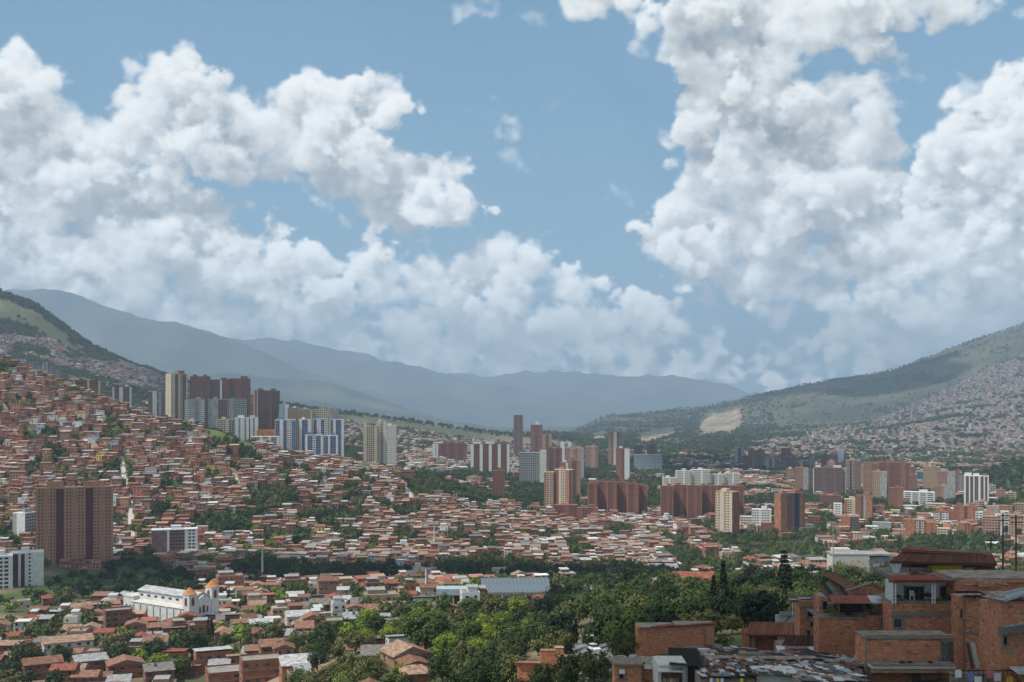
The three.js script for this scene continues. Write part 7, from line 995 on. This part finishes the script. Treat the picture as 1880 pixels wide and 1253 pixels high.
// mountain-side housing and woods far off
const far = new Mass();
{
  const r = rng(333), town = [[1380, 814], [1500, 794], [1600, 775], [1700, 733], [1760, 705], [1880, 650], [2010, 600], [2010, 900], [1380, 870]], left = [[-60, 612], [60, 622], [170, 650], [250, 672], [312, 700], [330, 715], [300, 722], [200, 710], [90, 700], [-60, 690]];
  const cols = [[0.24, 0.15, 0.12], [0.28, 0.19, 0.15], [0.32, 0.25, 0.22], [0.20, 0.13, 0.11], [0.36, 0.33, 0.31], [0.42, 0.41, 0.40], [0.29, 0.18, 0.135], [0.22, 0.16, 0.14]], roofs = [[0.34, 0.34, 0.34], [0.22, 0.21, 0.20], [0.27, 0.165, 0.125], [0.19, 0.145, 0.12], [0.46, 0.46, 0.46], [0.22, 0.17, 0.15]];
  for (let d = 2750; d < 8000; d *= 1.0042) for (let u = 1000; u < 1990; u += 12500 / d * 1.1) {
    const U = u + (r() - 0.5) * 5, X = (U - CX) / F * d, Z = -d + (r() - 0.5) * 10, v = seenY(U, d), n = fbm2(X / 240, Z / 240, 4); if (!inPoly(U, v, town)) { if (QUARRY.some((q) => inPoly(U, v, q) || inPoly(U, v + 8, q))) continue; if (r() < (U < 1420 ? 0.10 : 0.02) + 0.5 * sstep(U < 1420 ? -0.05 : 0.08, 0.3, n) && d > 3300) tree('small', r() < 0.5 ? 'dark' : 'olive', X, Z, 4 + 6 * r()); continue; }
    if (n > 0.2 || r() < 0.06) { if (r() < 0.8) tree('small', r() < 0.6 ? 'dark' : 'mid', X, Z, 5 + 5 * r()); continue; }
    far.box(X, groundY(X, Z) - 3, Z, 7 + 5 * r(), 6 + 4 * r() * r() + (r() < 0.008 ? 12 : 0), 8 + 4 * r(), r() * 1.2 - 0.6, cols[Math.floor(r() * cols.length)], roofs[Math.floor(r() * roofs.length)], (r() - 0.5) * 2);
  }
  for (let d = 2750; d < 3900; d *= 1.0042) for (let u = -60; u < 340; u += 12500 / d) {
    const U = u + (r() - 0.5) * 4, X = (U - CX) / F * d, Z = -d + (r() - 0.5) * 10, v = seenY(U, d), n = fbm2(X / 200 + 8, Z / 200, 4);
    if (!inPoly(U, v, left)) { const w = fbm2(X / 330 + 1, Z / 330, 4); if (r() < sstep(0.06, 0.24, w) * 0.8 + (v < seenY(U, 3700) + 10 ? 0.45 : 0)) tree('small', r() < 0.7 ? 'dark' : 'olive', X, Z, 5 + 6 * r()); continue; }
    if (n > 0.12) { tree('small', r() < 0.6 ? 'dark' : 'mid', X, Z, 5 + 4 * r()); continue; }
    far.box(X, groundY(X, Z) - 3, Z, 8 + 7 * r(), 6 + 5 * r(), 9 + 4 * r(), r() * 1.2 - 0.6, cols[Math.floor(r() * cols.length)], roofs[Math.floor(r() * roofs.length)], (r() - 0.5) * 2);
  }
  // trees along the ridges
  for (let u = 150; u < 1120; u += 2.2) for (let k = 0; k < 2; k++) { const d = 3560 + r() * 260, U = u + r() * 3, X = (U - CX) / F * d; if (r() < 0.55 + 0.4 * noise2(u / 40, 3)) tree('small', 'dark', X, -d, 4 + 6 * r()); }
  for (let u = 1030; u < 1960; u += 3.4) { const d = 7800 + r() * 400, U = u + r() * 3, X = (U - CX) / F * d; if (r() < 0.5 + 0.5 * noise2(u / 50, 8)) tree('small', r() < 0.5 ? 'dark' : 'olive', X, -d, 5 + 6 * r()); }
}
{
  const f = far.mesh('far_hillside_town', scene); f.userData.label = 'far dense town of tiny houses covering the mountain slopes'; f.userData.category = 'town';
  sites.sort((p, q) => q.w / -q.z - p.w / -p.z);
  const most = 292 - houseList.length, rest = new Mass(), lin = (k) => C[k], r = rng(88);
  sites.forEach((s, i) => {
    const shape = s.roof === 'slab' ? 'flat' : /clay|rust/.test(s.roof) ? (s.seed % 3 ? (s.seed % 2 ? 'gable' : 'gableX') : 'shed') : 'shed';
    if (i < most) { house({ ...s, shape }); return; }
    const y = groundY(s.x, s.z), sh = 0.66 + 0.46 * r(), wc = lin(s.wall).map((c) => c * sh), rs = 0.45 + 0.5 * r(), rc = lin(s.roof).map((c) => c * rs), cs = Math.cos(s.yaw), sn = Math.sin(s.yaw), off = (a, c) => [s.x + a * cs + c * sn, s.z - a * sn + c * cs];
    rest.box(s.x, y - 4, s.z, s.w, s.h + 4, s.dp, s.yaw, wc);
    if (shape === 'flat') { rest.box(s.x, y + s.h, s.z, s.w - 0.4, 0.3, s.dp - 0.4, s.yaw, lin('slab')); if (r() < 0.6) { const [a, b] = off((r() - .5) * s.w * .4, -s.dp * .2); rest.box(a, y + s.h, b, s.w * 0.5, 2.3, s.dp * 0.5, s.yaw, wc); rest.box(a, y + s.h + 2.3, b, s.w * 0.6, 0.15, s.dp * 0.65, s.yaw, lin('tin'), lin('tin'), 0.5); } }
    else if (shape === 'shed') rest.box(s.x, y + s.h, s.z, s.w + 0.8, 0.16, s.dp + 0.9, s.yaw, rc.map((c) => c * 0.8), rc, (r() < 0.4 ? 1 : -0.7) * s.dp * 0.09);
    else { const half = s.dp / 2 + 0.4, [a, b] = off(0, half / 2), [e, g] = off(0, -half / 2), rise = 0.9 + 0.5 * r(); rest.box(a, y + s.h, b, s.w + 0.7, 0.14, half, s.yaw, rc, rc, rise); rest.box(e, y + s.h, g, s.w + 0.7, 0.14, half, s.yaw + Math.PI, rc, rc, rise); }
    const fl = Math.max(1, Math.round(s.h / 2.6)), dark = [0.05, 0.045, 0.045], lightw = [0.5, 0.5, 0.48];
    if (-s.z < 1500) for (let k = 0; k < fl; k++) { const nw = Math.max(1, Math.round(s.w / 3)); for (let q = 0; q < nw; q++) if (r() < 0.72) { const [a, b] = off(-s.w / 2 + s.w * (q + 0.5) / nw, s.dp / 2); rest.box(a, y + k * 2.6 + 0.9, b, 0.9 + 0.7 * r(), 1.2 + (k === 0 && r() < 0.3 ? 0.8 : 0), 0.12, s.yaw, r() < 0.1 ? lightw : dark); } if (r() < 0.6) { const [a, b] = off(-s.w / 2, (r() - 0.5) * s.dp * 0.5); rest.box(a, y + k * 2.6 + 1, b, 0.12, 1.1, 1.1, s.yaw, dark); } if (k && r() < 0.4) rest.box(s.x, y + k * 2.6 - 0.1, s.z, s.w + 0.2, 0.22, s.dp + 0.2, s.yaw, lin('slab')); }
    else for (let k = 0; k < fl; k++) { const [a, b] = off(0, s.dp / 2); rest.box(a, y + k * 2.6 + 1, b, s.w * 0.7, 1, 0.12, s.yaw, dark); }
  });
  const h = rest.mesh('hillside_houses', scene); h.userData.label = 'thousands of small brick houses stacked up the hillside'; h.userData.category = 'houses';
  const nTree = treeSpecs.length; finishTrees(292);
  console.log('scatter done: sites', sites.length, 'trees', nTree, 'tris', rest.p.length / 9 + far.p.length / 9);
}
// ---------------------------------------------------------------- labels that tell houses and trees apart by the nearest named neighbour
{
  const marks = landmarks.filter((m) => m[2].startsWith('the ')).concat([[136, 970, 'the brown slab tower'], [228, 1040, 'the parking block'], [50, 1050, 'the maroon-striped tower'], [320, 1000, 'the white and purple block'], [1328, 1090, 'the tall black cypress'], [1440, 1075, 'the tall tiered conifer'], [1335, 950, 'the pale cream tower'], [1450, 945, 'the navy-strip tower'], [1240, 1180, 'the long brick house'], [1420, 1155, 'the porch tile roof'], [1080, 1200, 'the grey street'], [1030, 1215, 'the brick terrace boxes'], [832, 1092, 'the concrete canopy'], [1560, 1085, 'the orange awning']]);
  const name = (list, words) => {
    const sets = new Map();
    for (const o of list) {
      if (o.label) { o.t.userData.label = o.label; delete o.t.userData.group; continue; }
      const u = CX - F * o.x / o.z, v = HORIZON + F * (o.y - CAM_Y) / o.z; let best = null, bd = 1e9; for (const m of marks) { const k = Math.hypot(u - m[0], (v - m[1]) * 1.4); if (k < bd) { bd = k; best = m; } }
      const du = u - best[0], dv = v - best[1], dir = Math.abs(dv) * 1.4 > Math.abs(du) ? (dv > 0 ? 'below' : 'above') : du > 0 ? 'right of' : 'left of', key = best[2] + dir; (sets.get(key) ?? sets.set(key, []).get(key)).push({ o, bd, dir, m: best[2] });
    }
    for (const s of sets.values()) s.sort((a, b) => a.bd - b.bd).forEach((q, i) => { const n = i ? ordWord(i) : 'nearest'; q.o.t.userData.label = words(q.o, n, q.dir, q.m); });
  };
  name(houseList, (o, n, dir, m) => `${WALLWORD[o.wall]} house with ${ROOFWORD[o.roof]}, ${n} ${dir} ${m}`);
  name(treeList, (o, n, dir, m) => `${LEAFWORD[o.tone]} ${KINDWORD[o.kind]}, ${n} ${dir} ${m}`);
}
// ---------------------------------------------------------------- clouds overhead, out of the frame, whose shadows lie on the valley
{
  const CLOUD = new THREE.MeshPhysicalMaterial({ color: new THREE.Color(0.85, 0.85, 0.86), roughness: 1, specularIntensity: 0 });
  const cloud = (x, z, rx, rz, words, high = 2700) => {
    const r = rng(Math.round(x * 3 + z)), T = high / SUN.y, c = new THREE.Vector3(x + SUN.x * T, groundY(x, z) + high, z + SUN.z * T), list = [], n = 14;
    for (let i = 0; i < n; i++) { const g = new THREE.IcosahedronGeometry(1, 5), a = r() * 6.28, s = Math.sqrt(r()) * 0.72, q = g.attributes.position, k = 0.36 + 0.22 * r(); for (let j = 0; j < q.count; j++) { const X = q.getX(j), Y = q.getY(j), Z = q.getZ(j), m = 1 + 0.28 * fbm2(X * 1.6 + Y + i * 7, Z * 1.6 - Y + i, 4); q.setXYZ(j, X * m, Math.max(-0.35, Y * m), Z * m); } g.scale(rx * k, Math.min(rx, rz) * k * 0.8, rz * k); g.translate(Math.cos(a) * s * rx, (r() - 0.5) * 20, Math.sin(a) * s * rz); g.computeVertexNormals(); list.push(g); }
    const m = new THREE.Mesh(mergeGeometries(list), CLOUD); m.name = numbered('cloud'); m.position.copy(c); m.castShadow = true; m.userData = { kind: 'structure', label: words }; scene.add(m);
  };
  cloud(-190, -868, 360, 74, 'cumulus over the dark band of trees'); cloud(52, -140, 62, 96, 'cumulus over the foreground houses'); cloud(2390, -7300, 640, 760, 'cumulus over the right mountain', 3900); cloud(520, -2650, 260, 330, 'cumulus over the dark wood'); cloud(-820, -3450, 260, 230, 'cumulus over the left ridge', 3000);
}
renderer.render(scene, camera);
